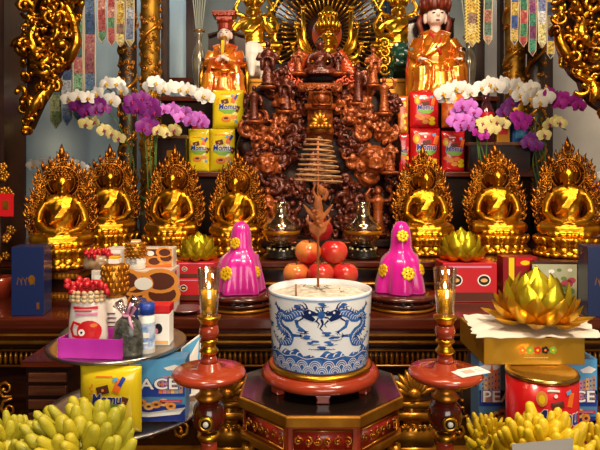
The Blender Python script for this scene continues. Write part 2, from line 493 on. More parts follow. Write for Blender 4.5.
M_panelback = wood_mat('panel_dark', '#120806', '#1e0e08', .65, 0., 4, (1, 14, 14), spec=.15)
def ledge(px0, px1, y0, y1, z0, z1, label, name='offering_shelf', m=M_panelback):
    x0, x1 = XX(px0, y0), XX(px1, y0)
    r = thing(name, label, 'shelf', ((x0+x1)/2, (y0+y1)/2, z0))
    obj('top_board', MB().box(((x0+x1)/2, (y0+y1)/2, z1-.012), (x1-x0, y1-y0, .024)), M_lac, r, smooth=False, bevel=.004)
    obj('front_panel', MB().box(((x0+x1)/2, y0+.025, (z0+z1-.024)/2), (x1-x0-.02, .02, z1-.024-z0)), m, r, smooth=False)
    for x in (x0+.02, x1-.02):
        obj('side_panel', MB().box((x, (y0+.04+y1)/2, (z0+z1-.024)/2), (.02, y1-y0-.05, z1-.024-z0)), m, r, smooth=False)
    return r
ledge(147, 244, 2.605, 2.735, S1, TI, 'dark wooden shelf under the yellow snack pouches')
ledge(397, 534, 2.605, 2.735, S1, TI, 'dark wooden shelf under the red snack pouches')
ledge(160, 500, 2.738, 3.3, S1, SH, 'tall dark wooden shelf carrying the upper row of statues')
# wooden chests on the two shelves
def chest(px0, px1, pyt, Y, label):
    x0, x1 = XX(px0, Y), XX(px1, Y); zt = ZZ(pyt, Y)
    r = thing('wooden_chest', label, 'chest', ((x0+x1)/2, Y+.06, TI))
    obj('body', MB().box(((x0+x1)/2, Y+.06, (TI+zt-.016)/2), (x1-x0-.012, .11, zt-.016-TI)), M_lacd, r, smooth=False)
    obj('lid', MB().box(((x0+x1)/2, Y+.06, zt-.008), (x1-x0, .12, .016)), wood_mat('chest_lid', '#6a4020', '#8a5a30', .4), r, smooth=False, bevel=.003)
    g = MB(); g.box(((x0+x1)/2, Y, (TI+zt)/2), (.03, .006, .03)); obj('clasp', g, M_ochre, r, smooth=False)
    return zt
ZCH1 = chest(153, 187, 135, 2.61, 'small dark wooden chest under the yellow mangoes')
ZCH2 = chest(468, 532, 142, 2.61, 'small dark wooden chest under the bottle with the red label')

# tables of the offerings in front
def low_table(px0, px1, y0, y1, z1, label):
    x0, x1 = XX(px0, y1), XX(px1, y1)
    r = thing('side_table', label, 'table', ((x0+x1)/2, (y0+y1)/2, 0))
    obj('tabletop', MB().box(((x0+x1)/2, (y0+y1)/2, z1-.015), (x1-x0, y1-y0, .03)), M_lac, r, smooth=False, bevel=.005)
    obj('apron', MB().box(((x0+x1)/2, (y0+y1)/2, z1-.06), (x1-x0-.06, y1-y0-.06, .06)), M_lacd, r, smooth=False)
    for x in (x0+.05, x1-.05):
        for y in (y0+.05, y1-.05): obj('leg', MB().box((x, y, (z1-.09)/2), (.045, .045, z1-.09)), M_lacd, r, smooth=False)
low_table(-40, 190, .74, 1.06, .86, 'low brown side table under the yellow fingered citrons at the left')
low_table(468, 690, .74, 1.34, .86, 'low brown side table under the red tin and yellow fingered citrons')
# ---------------------------------------------------------------- seated buddhas
def buddha_mb(H, lap=True, arms='lap'):
    b = MB(); b.xf = Matrix.Scale(H, 4)
    for s in (-1, 1):
        b.tube([(s*.10, .02, .10), (s*.24, -.07, .10), (s*.345, -.13, .085)], [.105, .105, .085], 10)
        b.ell((s*.345, -.13, .085), (.085, .09, .075))
        b.tube([(s*.345, -.14, .08), (s*.16, -.235, .075), (-s*.08, -.25, .085)], [.078, .066, .05], 10)
        b.ell((-s*.13, -.245, .105), (.09, .045, .03), rotz(s*.3))
    b.ell((0, -.08, .06), (.33, .18, .06), seg=16)
    b.ell((0, .0, .16), (.185, .145, .15)); b.ell((0, -.012, .3), (.165, .13, .17)); b.ell((0, -.0, .44), (.195, .125, .14))
    b.tube([(-.2, .0, .515), (-.1, 0, .545), (.1, 0, .545), (.2, 0, .515)], [.065, .075, .075, .065], 10)
    b.tube([(0, 0, .53), (0, -.012, .66)], [.07, .06], 10)
    b.ell((0, -.022, .745), (.093, .105, .118), seg=16, rings=12); b.ell((0, -.04, .69), (.07, .075, .06))
    b.tube([(0, -.118, .765), (0, -.137, .728), (0, -.12, .72)], [.009, .017, .01], 6)
    b.ell((0, -.112, .688), (.026, .016, .007)); b.ell((0, -.110, .677), (.021, .015, .007)); b.ell((0, -.102, .645), (.03, .02, .02))
    for s in (-1, 1):
        b.ell((s*.036, -.113, .757), (.022, .012, .008)); b.tube([(s*.014, -.122, .775), (s*.04, -.117, .784), (s*.068, -.095, .772)], [.005, .006, .004], 5)
        b.ell((s*.097, -.0, .725), (.017, .03, .055)); b.ell((s*.098, -.005, .67), (.014, .018, .03))
    if arms == 'lap':
        for s in (-1, 1):
            b.tube([(s*.215, 0, .51), (s*.285, -.01, .40), (s*.30, -.035, .27), (s*.21, -.15, .19), (s*.07, -.22, .165)], [.068, .062, .058, .05, .038], 10)
            b.ell((s*.04, -.23, .155), (.075, .045, .025), rotz(-s*.25))
            for k in range(4): b.tube([(s*.02, -.215-.016*k, .17), (-s*.03, -.217-.016*k, .175), (-s*.062, -.21-.016*k, .17)], [.013, .012, .009], 6)
            b.tube([(s*.055, -.2, .175), (s*.03, -.205, .21), (s*.006, -.215, .222)], [.014, .013, .01], 6)
    else:           # one forearm raised, the other out to the side
        b.tube([(.215, 0, .51), (.29, -.02, .37), (.25, -.14, .33), (.17, -.22, .47)], [.068, .06, .05, .036], 10)
        b.ell((.165, -.225, .51), (.03, .02, .05))
        for k in range(5): b.tube([(.165+(k-2)*.012, -.228, .54), (.165+(k-2)*.02, -.232, .59)], [.011, .008], 5)
        b.tube([(-.215, 0, .51), (-.30, -.02, .36), (-.28, -.15, .26), (-.2, -.23, .25)], [.068, .06, .05, .036], 10)
        b.ell((-.18, -.25, .255), (.04, .045, .022))
        for k in range(5): b.tube([(-.16+(k-2)*.014, -.28, .255), (-.15+(k-2)*.02, -.32, .262)], [.011, .008], 5)
    # folds of the robe: over the left shoulder, across the chest, over the shins
    for k in range(4):
        o_ = .035*k
        b.tube([(.15-o_, .09, .56), (.13-o_, -.06, .575), (.10-o_, -.125, .46), (.0-o_, -.155, .34), (-.13-o_*.4, -.11, .26)], [.012]*5, 6)
    for s in (-1, 1):
        for k in range(3):
            b.tube([(s*(.4-.04*k), -.1-.03*k, .13), (s*(.3-.05*k), -.2-.025*k, .12), (s*(.12), -.275-.012*k, .075-.01*k)], [.009, .012, .008], 6)
    for k in range(7):
        a = -.9+.3*k
        b.ell((math.sin(a)*.3, -.16-.13*math.cos(a), .02), (.06, .05, .03))
    return b
def hair_mb(H):
    b = MB(); b.xf = Matrix.Scale(H, 4)
    b.ell((0, .012, .79), (.1, .1, .085), seg=14); b.ell((0, .015, .872), (.062, .062, .062)); b.ell((0, .01, .935), (.018, .018, .025))
    for i in range(5):
        ph = .05+.3*i; n = max(5, int(16*math.cos(ph)))
        for j in range(n):
            th = 2*PI*(j+.5*(i % 2))/n; 
            p = Vector((.102*math.cos(ph)*math.cos(th), .012+.102*math.cos(ph)*math.sin(th), .79+.088*math.sin(ph)))
            if p.y < -.075 and p.z < .81: continue
            b.ell(p, .019, seg=6, rings=4)
    for i in range(3):
        ph = .3+.4*i; n = max(4, int(11*math.cos(ph)))
        for j in range(n):
            th = 2*PI*j/n
            b.ell((.064*math.cos(ph)*math.cos(th), .015+.064*math.cos(ph)*math.sin(th), .872+.062*math.sin(ph)), .016, seg=6, rings=4)
    return b
HALF0 = [(0, 1.28), (.05, 1.19), (.13, 1.10), (.225, 1.02), (.30, .92), (.335, .80), (.325, .69), (.355, .61), (.415, .5), (.44, .36), (.42, .2), (.36, .05), (.26, -.06), (0, -.09)]
HALF = [(x*.88, y if y < .6 else .6+(y-.6)*.77) for x, y in HALF0]
def outline(sc, n, cy=.45):
    pts = [(x*sc, cy+(y-cy)*sc) for x, y in HALF]; full = pts + [(-x, y) for x, y in pts[-2:0:-1]]
    per = [0]
    for i in range(len(full)):
        a = full[i]; b_ = full[(i+1) % len(full)]; per.append(per[-1]+math.hypot(a[0]-b_[0], a[1]-b_[1]))
    out = []
    for k in range(n):
        d = per[-1]*k/n; i = max(j for j in range(len(full)) if per[j] <= d)
        t_ = (d-per[i])/(per[i+1]-per[i]); a = full[i]; b_ = full[(i+1) % len(full)]
        out.append((a[0]+(b_[0]-a[0])*t_, a[1]+(b_[1]-a[1])*t_))
    return out
def mandorla_mb(H, y0=.17, seed=3):
    rnd = random.Random(seed)
    b = MB(); b.xf = Matrix.Scale(H, 4)
    b.prism(outline(.84, 64), (0, y0+.02, 0), .035)
    for sc_, th in ((.55, .012), (.66, .016), (.84, .018)):
        o = outline(sc_, 56); b.tube([(x, y0-.008, z) for x, z in o], th, 6, closed=True)
    b.prism([(.2*math.cos(2*PI*k/28), .76+.2*math.sin(2*PI*k/28)) for k in range(28)], (0, y0-.01, 0), .03)
    b.tube([(.2*math.cos(2*PI*k/28), y0-.03, .76+.2*math.sin(2*PI*k/28)) for k in range(28)], .012, 6, closed=True)
    b.tube([(.15*math.cos(2*PI*k/24), y0-.03, .76+.15*math.sin(2*PI*k/24)) for k in range(24)], .008, 5, closed=True)
    for sc_, n, r, up in ((.75, 36, .042, 0), (.88, 38, .05, .012), (.99, 34, .046, .03)):
        o = outline(sc_, n)
        for k, (x, z) in enumerate(o):
            if z < .0: continue
            nx, nz = x, (z-.45)*.6; l = math.hypot(nx, nz) or 1
            a = math.atan2(nz/l*.6+.8, nx/l)
            h = 1 if x < 0 else -1
            if rnd.random() < .25: h = -h
            b.scroll((x, y0-.012+rnd.uniform(-.015, .015), z), r*rnd.uniform(.85, 1.2), .0115, FV, 1.15, a, h, n=9, seg=5, lift=1.3)
            if up:
                tip = Vector((nx/l*.45, 0, nz/l*.45+.75)).normalized()
                p = Vector((x, y0, z))
                b.tube([p, p+tip*.05+Vector((h*.014, -.016, 0)), p+tip*.115], [.026, .021, .003], 5)
    b.tube([(0, y0, 1.06), (0, y0-.02, 1.14), (0, y0, 1.25)], [.034, .038, .004], 6)
    # uprights down to the seat
    b.box((0, y0+.02, -.02), (.5, .04, .3))
    return b
def lotus_seat_mb(H):
    b = MB(); b.xf = Matrix.Scale(H, 4) @ Matrix.Diagonal((.92, .92, 1, 1))
    b.lathe([(.0, -.005), (.40, -.005), (.43, -.03), (.40, -.07), (.33, -.13), (.35, -.16), (.40, -.19), (.42, -.235), (.40, -.25), (0, -.25)], (0, -.03, 0), 28, lambda th, r, z, k: (r*(1 if math.sin(th) < 0 else .9), z))
    for row, (rr, z, n, s) in enumerate(((.41, -.065, 18, 1.), (.37, -.16, 16, -1))):
        for k in range(n):
            th = 2*PI*(k+.5*row)/n; R = rotz(th)
            b.ell((rr*math.cos(th), -.03+rr*math.sin(th), z), (.035, .066, .065), R @ roty(s*.5), seg=8, rings=6)
    # rocky wave foot
    for k in range(22):
        th = 2*PI*k/22; b.ell((.40*math.cos(th), -.03+.38*math.sin(th), -.225), (.07, .06, .035), seg=7, rings=5)
    return b

HB = .292
def make_buddha(name, label, sm):
    r = thing(name, label, 'buddha statue', (0, 0, 0), 'golden seated buddhas in a row')
    g = buddha_mb(HB); g.v = [Vector((v.x*.86, v.y, v.z)) for v in g.v]
    obj('body', g, M_gold, r, remesh=.0038, sm=3)
    obj('hair', hair_mb(HB), M_copper, r)
    obj('mandorla', mandorla_mb(HB), M_copper2, r)
    obj('lotus_seat', lotus_seat_mb(HB), M_gold, r)
    return r
BUD = [  # px, Y, turn, scale, seat z, label
 (62, 1.90, .42, .95, 'golden seated buddha beside the dark pillar, turned most to its left, on a carved pedestal'),
 (110, 2.36, .34, 1.02, 'golden seated buddha second from the pillar, above the stacked biscuit cartons'),
 (173, 2.28, .06, 1.0, 'golden seated buddha facing forward, just behind the small golden lotus beside red cracker boxes'),
 (236, 2.25, -.05, .95, 'golden seated buddha above the left one of two magenta draped covers'),
 (425, 2.24, 0., 1.0, 'golden seated buddha facing forward right below the red snack pouches'),
 (497, 2.3, -.16, 1.03, 'golden seated buddha between two others, above the golden lotus on the red box'),
 (568, 2.18, -.4, 1.06, 'golden seated buddha turned to its right, above the green and pink picture box'),
]
proto = make_buddha('seated_buddha', BUD[0][4], 1)
for i, (px, Y, a, s, lab) in enumerate(BUD):
    o = proto if i == 0 else copy_tree(proto)
    o['label'] = lab
    o.scale = (s, s, s); o.rotation_euler = (0, 0, a)
    o.location = (XX(px, Y), Y, (ZZ(266, 1.9) if i == 0 else S1)+.0008+.256*HB*s)

# ---------------------------------------------------------------- small figure used in the carving
def robed_stand_mb(H, pose=0):
    b = MB(); b.xf = Matrix.Scale(H, 4)
    b.lathe([(.0, 0), (.15, 0), (.13, .06), (.10, .3), (.095, .5), (.115, .62), (.13, .72), (.10, .79), (.05, .82), (0, .83)], seg=14, fn=lambda th, r, z, k: (r*(1+.12*math.sin(7*th)*(1-z)), z))
    b.ell((0, -.01, .92), (.062, .07, .085)); b.ell((0, .01, .985), (.05, .05, .04)); b.ell((0, -.075, .91), (.012, .014, .014)); b.tube([(0, 0, .78), (0, 0, .88)], .04, 7)
    for s in (-1, 1):
        if pose == 0: pts = [(s*.14, 0, .72), (s*.2, -.03, .58), (s*.1, -.13, .56), (s*.02, -.16, .6)]
        elif pose == 1: pts = [(s*.14, 0, .72), (s*.24, -.04, .7), (s*.28, -.07, .85), (s*.2, -.08, .98)]
        else: pts = [(s*.14, 0, .72), (s*.2, -.02, .55), (s*.16, -.1, .42)] if s > 0 else [(s*.14, 0, .72), (s*.24, -.05, .6), (s*.2, -.13, .75)]
        b.tube(pts, [.055, .055, .045, .03][:len(pts)], 7); b.ell(pts[-1], .035, seg=6, rings=5)
        if pose != 1: b.tube([pts[-2], Vector(pts[-2])+Vector((0, 0, -.12)), Vector(pts[-2])+Vector((s*.02, .02, -.26))], [.05, .055, .03], 6)
    return b
# ---------------------------------------------------------------- the great carved wooden screen of clouds and saints
rc = random.Random(21)
YC = 2.5
car = thing('carved_sculpture', 'tall dark red-brown wooden carving of clouds, dragons and saints behind the apples', 'sculpture', (XX(322, YC), YC, S1))
# trunk: a rooted core, made of many fused knots
tr = MB()
core = [(322, 245, 48, 20), (322, 215, 62, 26), (290, 190, 30, 30), (356, 190, 30, 30), (262, 150, 26, 32), (376, 150, 26, 34), (322, 150, 34, 40),
        (270, 110, 24, 28), (368, 112, 26, 26), (322, 105, 30, 30), (322, 78, 32, 16), (290, 80, 24, 18), (352, 84, 26, 18), (300, 150, 28, 38), (345, 150, 26, 34),
        (250, 235, 16, 18), (386, 238, 14, 18), (268, 225, 24, 34), (376, 228, 24, 32), (246, 150, 10, 14)]
for px, py, rx, rz in core:
    tr.ell((XX(px, YC+.03), YC+.02, max(S1+L(rz, YC), ZZ(py, YC+.03))), (L(rx, YC), .075, L(rz, YC)), seg=16, rings=10)
tr.box((XX(322, YC), YC-.01, S1+.022), (L(138, YC), .19, .036))
for i in range(70):   # roots and branches twisting up
    px = rc.uniform(250, 395); py = rc.uniform(100, 240)
    p = P(px, py, YC-.0+rc.uniform(-.02, .03)); pts = [p]
    d = Vector((rc.uniform(-1, 1), 0, rc.uniform(-.3, 1))).normalized()
    for k in range(5):
        d = (d+Vector((rc.uniform(-.7, .7), rc.uniform(-.3, .3), rc.uniform(-.5, .5)))).normalized()
        q = pts[-1]+d*.03
        q.z = max(q.z, S1+.02); pts.append(q)
    tr.tube(pts, [.012, .016, .016, .013, .009, .004], 7)
tr.ell((XX(322, YC), YC+.03, ZZ(165, YC)), (L(62, YC), .055, L(80, YC)), seg=20, rings=14)
obj('trunk', tr, M_root, car, remesh=.0075, sm=2)
# cloud and dragon scrolls, each bank of them a part
BANKS = [(262, 132, 22, 9), (286, 118, 16, 7), (262, 165, 20, 8), (284, 150, 18, 7), (250, 115, 9, 4), (300, 108, 12, 5), (360, 122, 20, 9), (384, 128, 16, 7), (366, 163, 22, 9),
         (345, 108, 14, 6), (390, 105, 12, 5), (352, 145, 16, 6), (300, 132, 14, 6), (340, 130, 10, 5), (275, 188, 20, 7), (300, 185, 16, 5), (350, 190, 18, 6), (378, 200, 16, 6), (395, 185, 9, 4),
         (262, 212, 14, 6), (290, 215, 18, 6), (350, 218, 16, 6), (385, 228, 14, 6), (320, 205, 16, 6), (320, 232, 22, 7), (280, 84, 16, 6), (360, 86, 16, 6), (298, 92, 10, 4), (342, 90, 10, 4),
         (270, 240, 18, 6), (372, 245, 18, 6), (320, 170, 18, 6), (252, 190, 10, 4), (400, 210, 8, 3)]
for i, (px, py, rr, n) in enumerate(BANKS):
    g = MB(); c = P(px, py, YC-.035)
    for k in range(n):
        a = 2*PI*k/n+rc.random(); q = rr*.62*(1 if k else 0)
        cc = c+Vector((L(q, YC)*math.cos(a), rc.uniform(-.03, .01), L(q, YC)*math.sin(a)))
        cc.z = max(cc.z, S1+.07)
        R = L(rr*rc.uniform(.34, .5), YC)
        tl = frame((1, rc.uniform(-.5, .5), rc.uniform(-.2, .2)), (0, rc.uniform(-.3, .6), 1))
        g.scroll(cc, R*1.05, R*.36, tl, rc.uniform(.85, 1.2), rc.random()*6, rc.choice((-1, 1)), n=12, seg=7, lift=.7)
        g.ell(cc+Vector((0, .012, 0)), (R*.95, .022, R*.95), seg=10, rings=6)
    for k in range(9+n):     # finer curls over the bank
        a = rc.random()*6.28; q = rr*rc.uniform(.2, 1.15); cc = c+Vector((L(q, YC)*math.cos(a), rc.uniform(-.045, -.025), L(q, YC)*math.sin(a))); cc.z = max(cc.z, S1+.05)
        R = L(rc.uniform(2.2, 4.2), YC); g.scroll(cc, R, R*.36, frame((1, rc.uniform(-.5, .5), 0), (0, rc.uniform(-.4, .4), 1)), rc.uniform(.9, 1.3), rc.random()*6, rc.choice((-1, 1)), n=10, seg=6, lift=1.)
    obj('cloud_scrolls', g, M_carvedl if i in (0, 6, 8, 1, 7, 9, 26) else M_carved, car, remesh=.0034, sm=1)
# rounded lion-dog heads among the clouds
for px, py, r in ((268, 165, 13), (374, 160, 15), (283, 100, 9), (362, 104, 9)):
    g = MB(); c = P(px, py, YC-.06); r = L(r, YC)
    g.ell(c, (r, r*.8, r)); g.ell(c+Vector((0, -r*.75, -r*.25)), (r*.55, r*.4, r*.38)); g.ell(c+Vector((0, -r*1.05, -r*.1)), (r*.2, r*.15, r*.16))
    for s in (-1, 1):
        g.ell(c+Vector((s*r*.4, -r*.72, r*.25)), r*.2); g.tube([c+Vector((s*r*.1, -r*.7, r*.5)), c+Vector((s*r*.45, -r*.7, r*.58)), c+Vector((s*r*.8, -r*.5, r*.4))], r*.1, 6)
        g.ell(c+Vector((s*r*.9, -.1*r, r*.5)), (r*.25, r*.2, r*.4)); g.scroll(c+Vector((s*r*.9, -r*.3, -r*.4)), r*.4, r*.12, FV, 1.2, 0, s)
    g.tube([c+Vector((-r*.45, -r*.95, -r*.45)), c+Vector((0, -r*1.1, -r*.55)), c+Vector((r*.45, -r*.95, -r*.45))], r*.09, 6)
    obj('lion_head', g, M_carvedl, car, remesh=.0045, sm=1)
# saints standing on the ledges of the carving
fig = {}
def figm(p):
    if p not in fig:
        o = obj('carved_saint', robed_stand_mb(.2, p), M_carved, None, remesh=.0042, sm=2); fig[p] = o.data
        bpy.data.objects.remove(o)
    return fig[p]
def saint(px, pyb, hpx, pose, m=M_carved, dy=-.08, a=0.):
    me = figm(pose); o = bpy.data.objects.new('carved_saint', me); COL.objects.link(o); o.parent = car
    Y = YC+dy; o.location = P(px, pyb, Y)-Vector(car.location); s = L(hpx, Y)/.2; o.scale = (s*1.15, s*1.1, s); o.rotation_euler = (0, 0, a)
    if m is not M_carved:
        if (pose, m.name) not in fig:
            c = me.copy(); c.materials.clear(); c.materials.append(m); fig[(pose, m.name)] = c
        o.data = fig[(pose, m.name)]
    led = MB(); led.ell(o.location+Vector((0, .02, -.008)), (.045, .05, .012), seg=10, rings=6)
    w_ = obj('ledge', led, M_carvedl, car, world=False)
for a in ((268, 85, 44, 0, M_carved), (254, 120, 34, 2, M_carved), (286, 110, 40, 0, M_carved), (299, 72, 26, 0, M_carvedl), (373, 84, 36, 0, M_carvedl), (358, 102, 38, 2, M_carved),
          (384, 112, 34, 1, M_carvedl), (390, 171, 32, 0, M_carvedl), (378, 232, 44, 1, M_carvedl), (268, 232, 44, 0, M_carvedl), (338, 72, 24, 0, M_carved), (293, 240, 30, 2, M_carved), (247, 172, 20, 0, M_carved), (346, 240, 30, 0, M_carved)):
    saint(a[0], a[1], a[2], a[3], a[4], a=rc.uniform(-.3, .3))
# the seated figure in the middle, with a wide robe, and tiers of relief below it
c0 = P(320, 76, YC-.06)
g = buddha_mb(L(40, YC)); g.v = [v+c0 for v in g.v]; obj('seated_figure', g, M_carved, car, remesh=.0045, sm=2)
g = hair_mb(L(40, YC)); g.v = [v+c0 for v in g.v]; obj('seated_figure_hair', g, M_lacd, car)
M_robe = mat('carved_robe', '#d2501c', .3, .3, coat=.4, col2='#a03214', nscale=30)
g = MB()
for s in (-1, 1):
    for k in range(6):
        a = P(320+s*(8+2*k), 60+1.5*k, YC-.02-.004*k); m_ = P(320+s*(20+3*k), 54+4*k, YC-.03-.004*k); e = P(320+s*(31-1.2*k), 66+4.2*k, YC-.04)
        g.tube([a, m_, e], [.016, .022, .012], 8)
    for k in range(3): g.scroll(P(320+s*(20+6*k), 84-3*k, YC-.08), L(5, YC), .006, FV, 1.4, k, s)
obj('spread_robe', g, M_robe, car)
g = MB()
for k, (py, w_, h_) in enumerate(((88, 42, 8), (97, 22, 14), (107, 30, 5), (132, 26, 5))):
    g.box(P(320, py, YC-.09), (L(w_, YC), .05, L(h_, YC)))
g.tube([P(313, 92, YC-.125), P(331, 92, YC-.125), P(331, 105, YC-.125), P(313, 105, YC-.125)], .006, 6, closed=True)
g.ell(P(322, 98, YC-.12), (.02, .012, .02))
for k in range(8): g.scroll(P(302+5*k, 88, YC-.113), L(3, YC), .004, FV, 1.2, k, (-1)**k, n=9)
g.box(P(320, 115, YC-.075), (L(24, YC), .03, L(56, YC)))
obj('throne_panel', g, M_carvedl, car)
g = MB(); c = P(320, 124, YC-.12)
for k in range(7):
    a = PI*k/6; g.tube([c, c+Vector((math.cos(a)*.03, -.008, math.sin(a)*.035)), c+Vector((math.cos(a)*.045, 0, math.sin(a)*.06))], [.012, .012, .003], 6)
for k in range(6): g.ell(c+Vector((-.04+.016*k, -.02, -.012)), .012, seg=7, rings=5)
g.ell(c+Vector((0, .03, -.02)), (.06, .03, .025))
obj('gilt_crest', g, M_ochre, car)

# ---------------------------------------------------------------- golden many-armed statue with the radiating halo
YK = 3.17
c0 = P(325, 34, YK); HK = L(82, YK)
k_ = thing('haloed_statue', 'golden many-armed crowned statue with a round radiating halo', 'statue', (XX(325, YK), YK, SH))
g = buddha_mb(HK); off = Vector((XX(328, YK), YK, ZZ(38, YK)-.75*HK)); g.v = [v+off for v in g.v]
g.lathe([(0, SH+.03), (.11, SH+.03), (.1, SH+.06), (.14, off.z+.06), (0, off.z+.06)], (off.x, YK, 0), 20)
obj('body', g, M_goldb, k_, remesh=.005, sm=2)
g = MB(); g.xf = Matrix.Translation(off) @ Matrix.Scale(HK, 4)
g.lathe([(.1, .80), (.125, .82), (.12, .88), (.10, .98), (.085, 1.06), (.05, 1.12), (0, 1.15)], (0, .0, 0), 18)
for k in range(9):
    a = PI+PI*k/8; g.tube([(.12*math.cos(a), .12*math.sin(a), .83), (.14*math.cos(a), .14*math.sin(a), .9), (.11*math.cos(a), .11*math.sin(a), 1.0)], [.03, .028, .005], 6)
for k in range(7):
    a = PI+PI*k/6; g.ell((.1*math.cos(a), .1*math.sin(a), 1.03), (.025, .025, .03), seg=7, rings=5)
obj('crown', g, M_goldb, k_)
g = MB(); g.xf = Matrix.Translation(off) @ Matrix.Scale(HK, 4)
for s in (-1, 1):
    g = MB(); g.xf = Matrix.Translation(off) @ Matrix.Scale(HK, 4)
    g.ell((s*.036, -.125, .757), (.02, .006, .008), seg=8, rings=5)
    obj('eye', g, M_dark, k_)
g = MB(); hc = P(327, 34, YK+.02)
g.prism([(L(15, YK)*math.cos(2*PI*k/28), L(18, YK)*math.sin(2*PI*k/28)) for k in range(28)], hc+Vector((0, .01, 0)), .02)
obj('red_aureole', g, mat('aureole_red', '#a4421f', .4), k_)
g = MB(); hc = P(326, 30, YK+.07); R0, R1 = L(20, YK), L(56, YK)
for ring, (ra, rb, n) in enumerate(((.34, .58, 34), (.56, .80, 44), (.77, 1.0, 54))):
    for k in range(n):
        a = -PI*.32+PI*1.64*k/(n-1)
        d = Vector((math.cos(a), 0, math.sin(a))); 
        p0 = hc+d*R1*ra+Vector((0, .03-.012*ring*-1, 0)); p1 = hc+d*R1*rb
        g.tube([p0, p0.lerp(p1, .6), p1], [.0045, .0052, .0045], 5)
        g.ell(p1+Vector((0, -.006, 0)), (.008, .006, .008), seg=6, rings=4)
obj('arm_halo', g, M_goldb, k_)
g = MB()
g.prism([(R1*.98*math.cos(-PI*.32+PI*1.64*k/40), R1*.98*math.sin(-PI*.32+PI*1.64*k/40)) for k in range(41)], hc+Vector((0, .05, 0)), .012)
obj('halo_backing', g, M_lacd, k_)
g = MB()
g.tube([hc+Vector((R1*1.03*math.cos(-PI*.32+PI*1.64*k/60), 0, R1*1.03*math.sin(-PI*.32+PI*1.64*k/60))) for k in range(61)], .008, 6)
for k in range(46):
    a = -PI*.32+PI*1.64*k/45
    d = Vector((math.cos(a), 0, math.sin(a))); t_ = Vector((-d.z, 0, d.x)); p = hc+d*R1*1.04
    g.tube([p, p+d*.02+t_*.008, p+d*.045-t_*.004], [.012, .01, .002], 5)
obj('halo_rim', g, M_goldb, k_)
g = MB()
for s in (-1, 1):      # larger arms raised beside the head
    for k, (dx, dz) in enumerate(((30, 6), (34, -14), (30, -32), (24, 22))):
        e = P(327+s*dx, 34-dz, YK-.05); sh = P(327+s*12, 62, YK-.02); m_ = (e+sh)/2+Vector((s*.03, -.03, -.02))
        g.tube([sh, m_, e], [.018, .017, .011], 7); g.ell(e, (.014, .01, .02), seg=7, rings=5)
        for q in range(4): g.tube([e+Vector((-.009+.006*q, 0, .012)), e+Vector((-.012+.008*q, -.004, .035))], [.004, .003], 5)
obj('raised_arms', g, M_goldb, k_)
g = MB()
g.box((XX(325, YK), YK+.03, (SH+.012)), (.3, .22, .022)); g.box((XX(326, YK), YK+.115, (SH+hc.z)/2), (.06, .03, hc.z-SH))
obj('base', g, M_lacd, k_)

# ---------------------------------------------------------------- the two golden riders
def beast(mb, c, s, kind):
    c = Vector(c)
    def V(x, y, z): return c+Vector((x, y*.55, z))*s
    mb.ell(V(0, .25, .28), (.26*s, .4*s, .22*s)); mb.ell(V(0, -.16, .4), (.2*s, .18*s, .2*s))
    for sx in (-1, 1):
        for y in (.0, .5): mb.tube([V(sx*.16, y, .25), V(sx*.17, y-.02, .1), V(sx*.17, y-.02, 0)], [.09*s, .065*s, .07*s], 8); mb.ell(V(sx*.17, y-.06, .03), (.07*s, .09*s, .035*s))
    if kind == 'elephant':
        mb.tube([V(0, -.3, .38), V(0, -.4, .22), V(0, -.42, .08), V(0, -.48, .02)], [.09*s, .07*s, .05*s, .035*s], 8)
        for sx in (-1, 1):
            mb.ell(V(sx*.24, -.1, .42), (.1*s, .04*s, .16*s)); mb.tube([V(sx*.08, -.3, .28), V(sx*.12, -.4, .18), V(sx*.1, -.46, .2)], [.025*s, .02*s, .008*s], 6)
    else:
        mb.ell(V(0, -.36, .34), (.15*s, .12*s, .1*s)); mb.ell(V(0, -.46, .39), (.05*s, .04*s, .04*s)); mb.ell(V(0, -.36, .22), (.13*s, .1*s, .05*s))
        for sx in (-1, 1):
            mb.ell(V(sx*.09, -.32, .5), .05*s); mb.ell(V(sx*.18, -.1, .56), (.05*s, .04*s, .08*s))
            for k in range(4): mb.scroll(V(sx*.2, -.2+.06*k, .25+.09*k), .07*s, .02*s, FV, 1.2, k, sx)
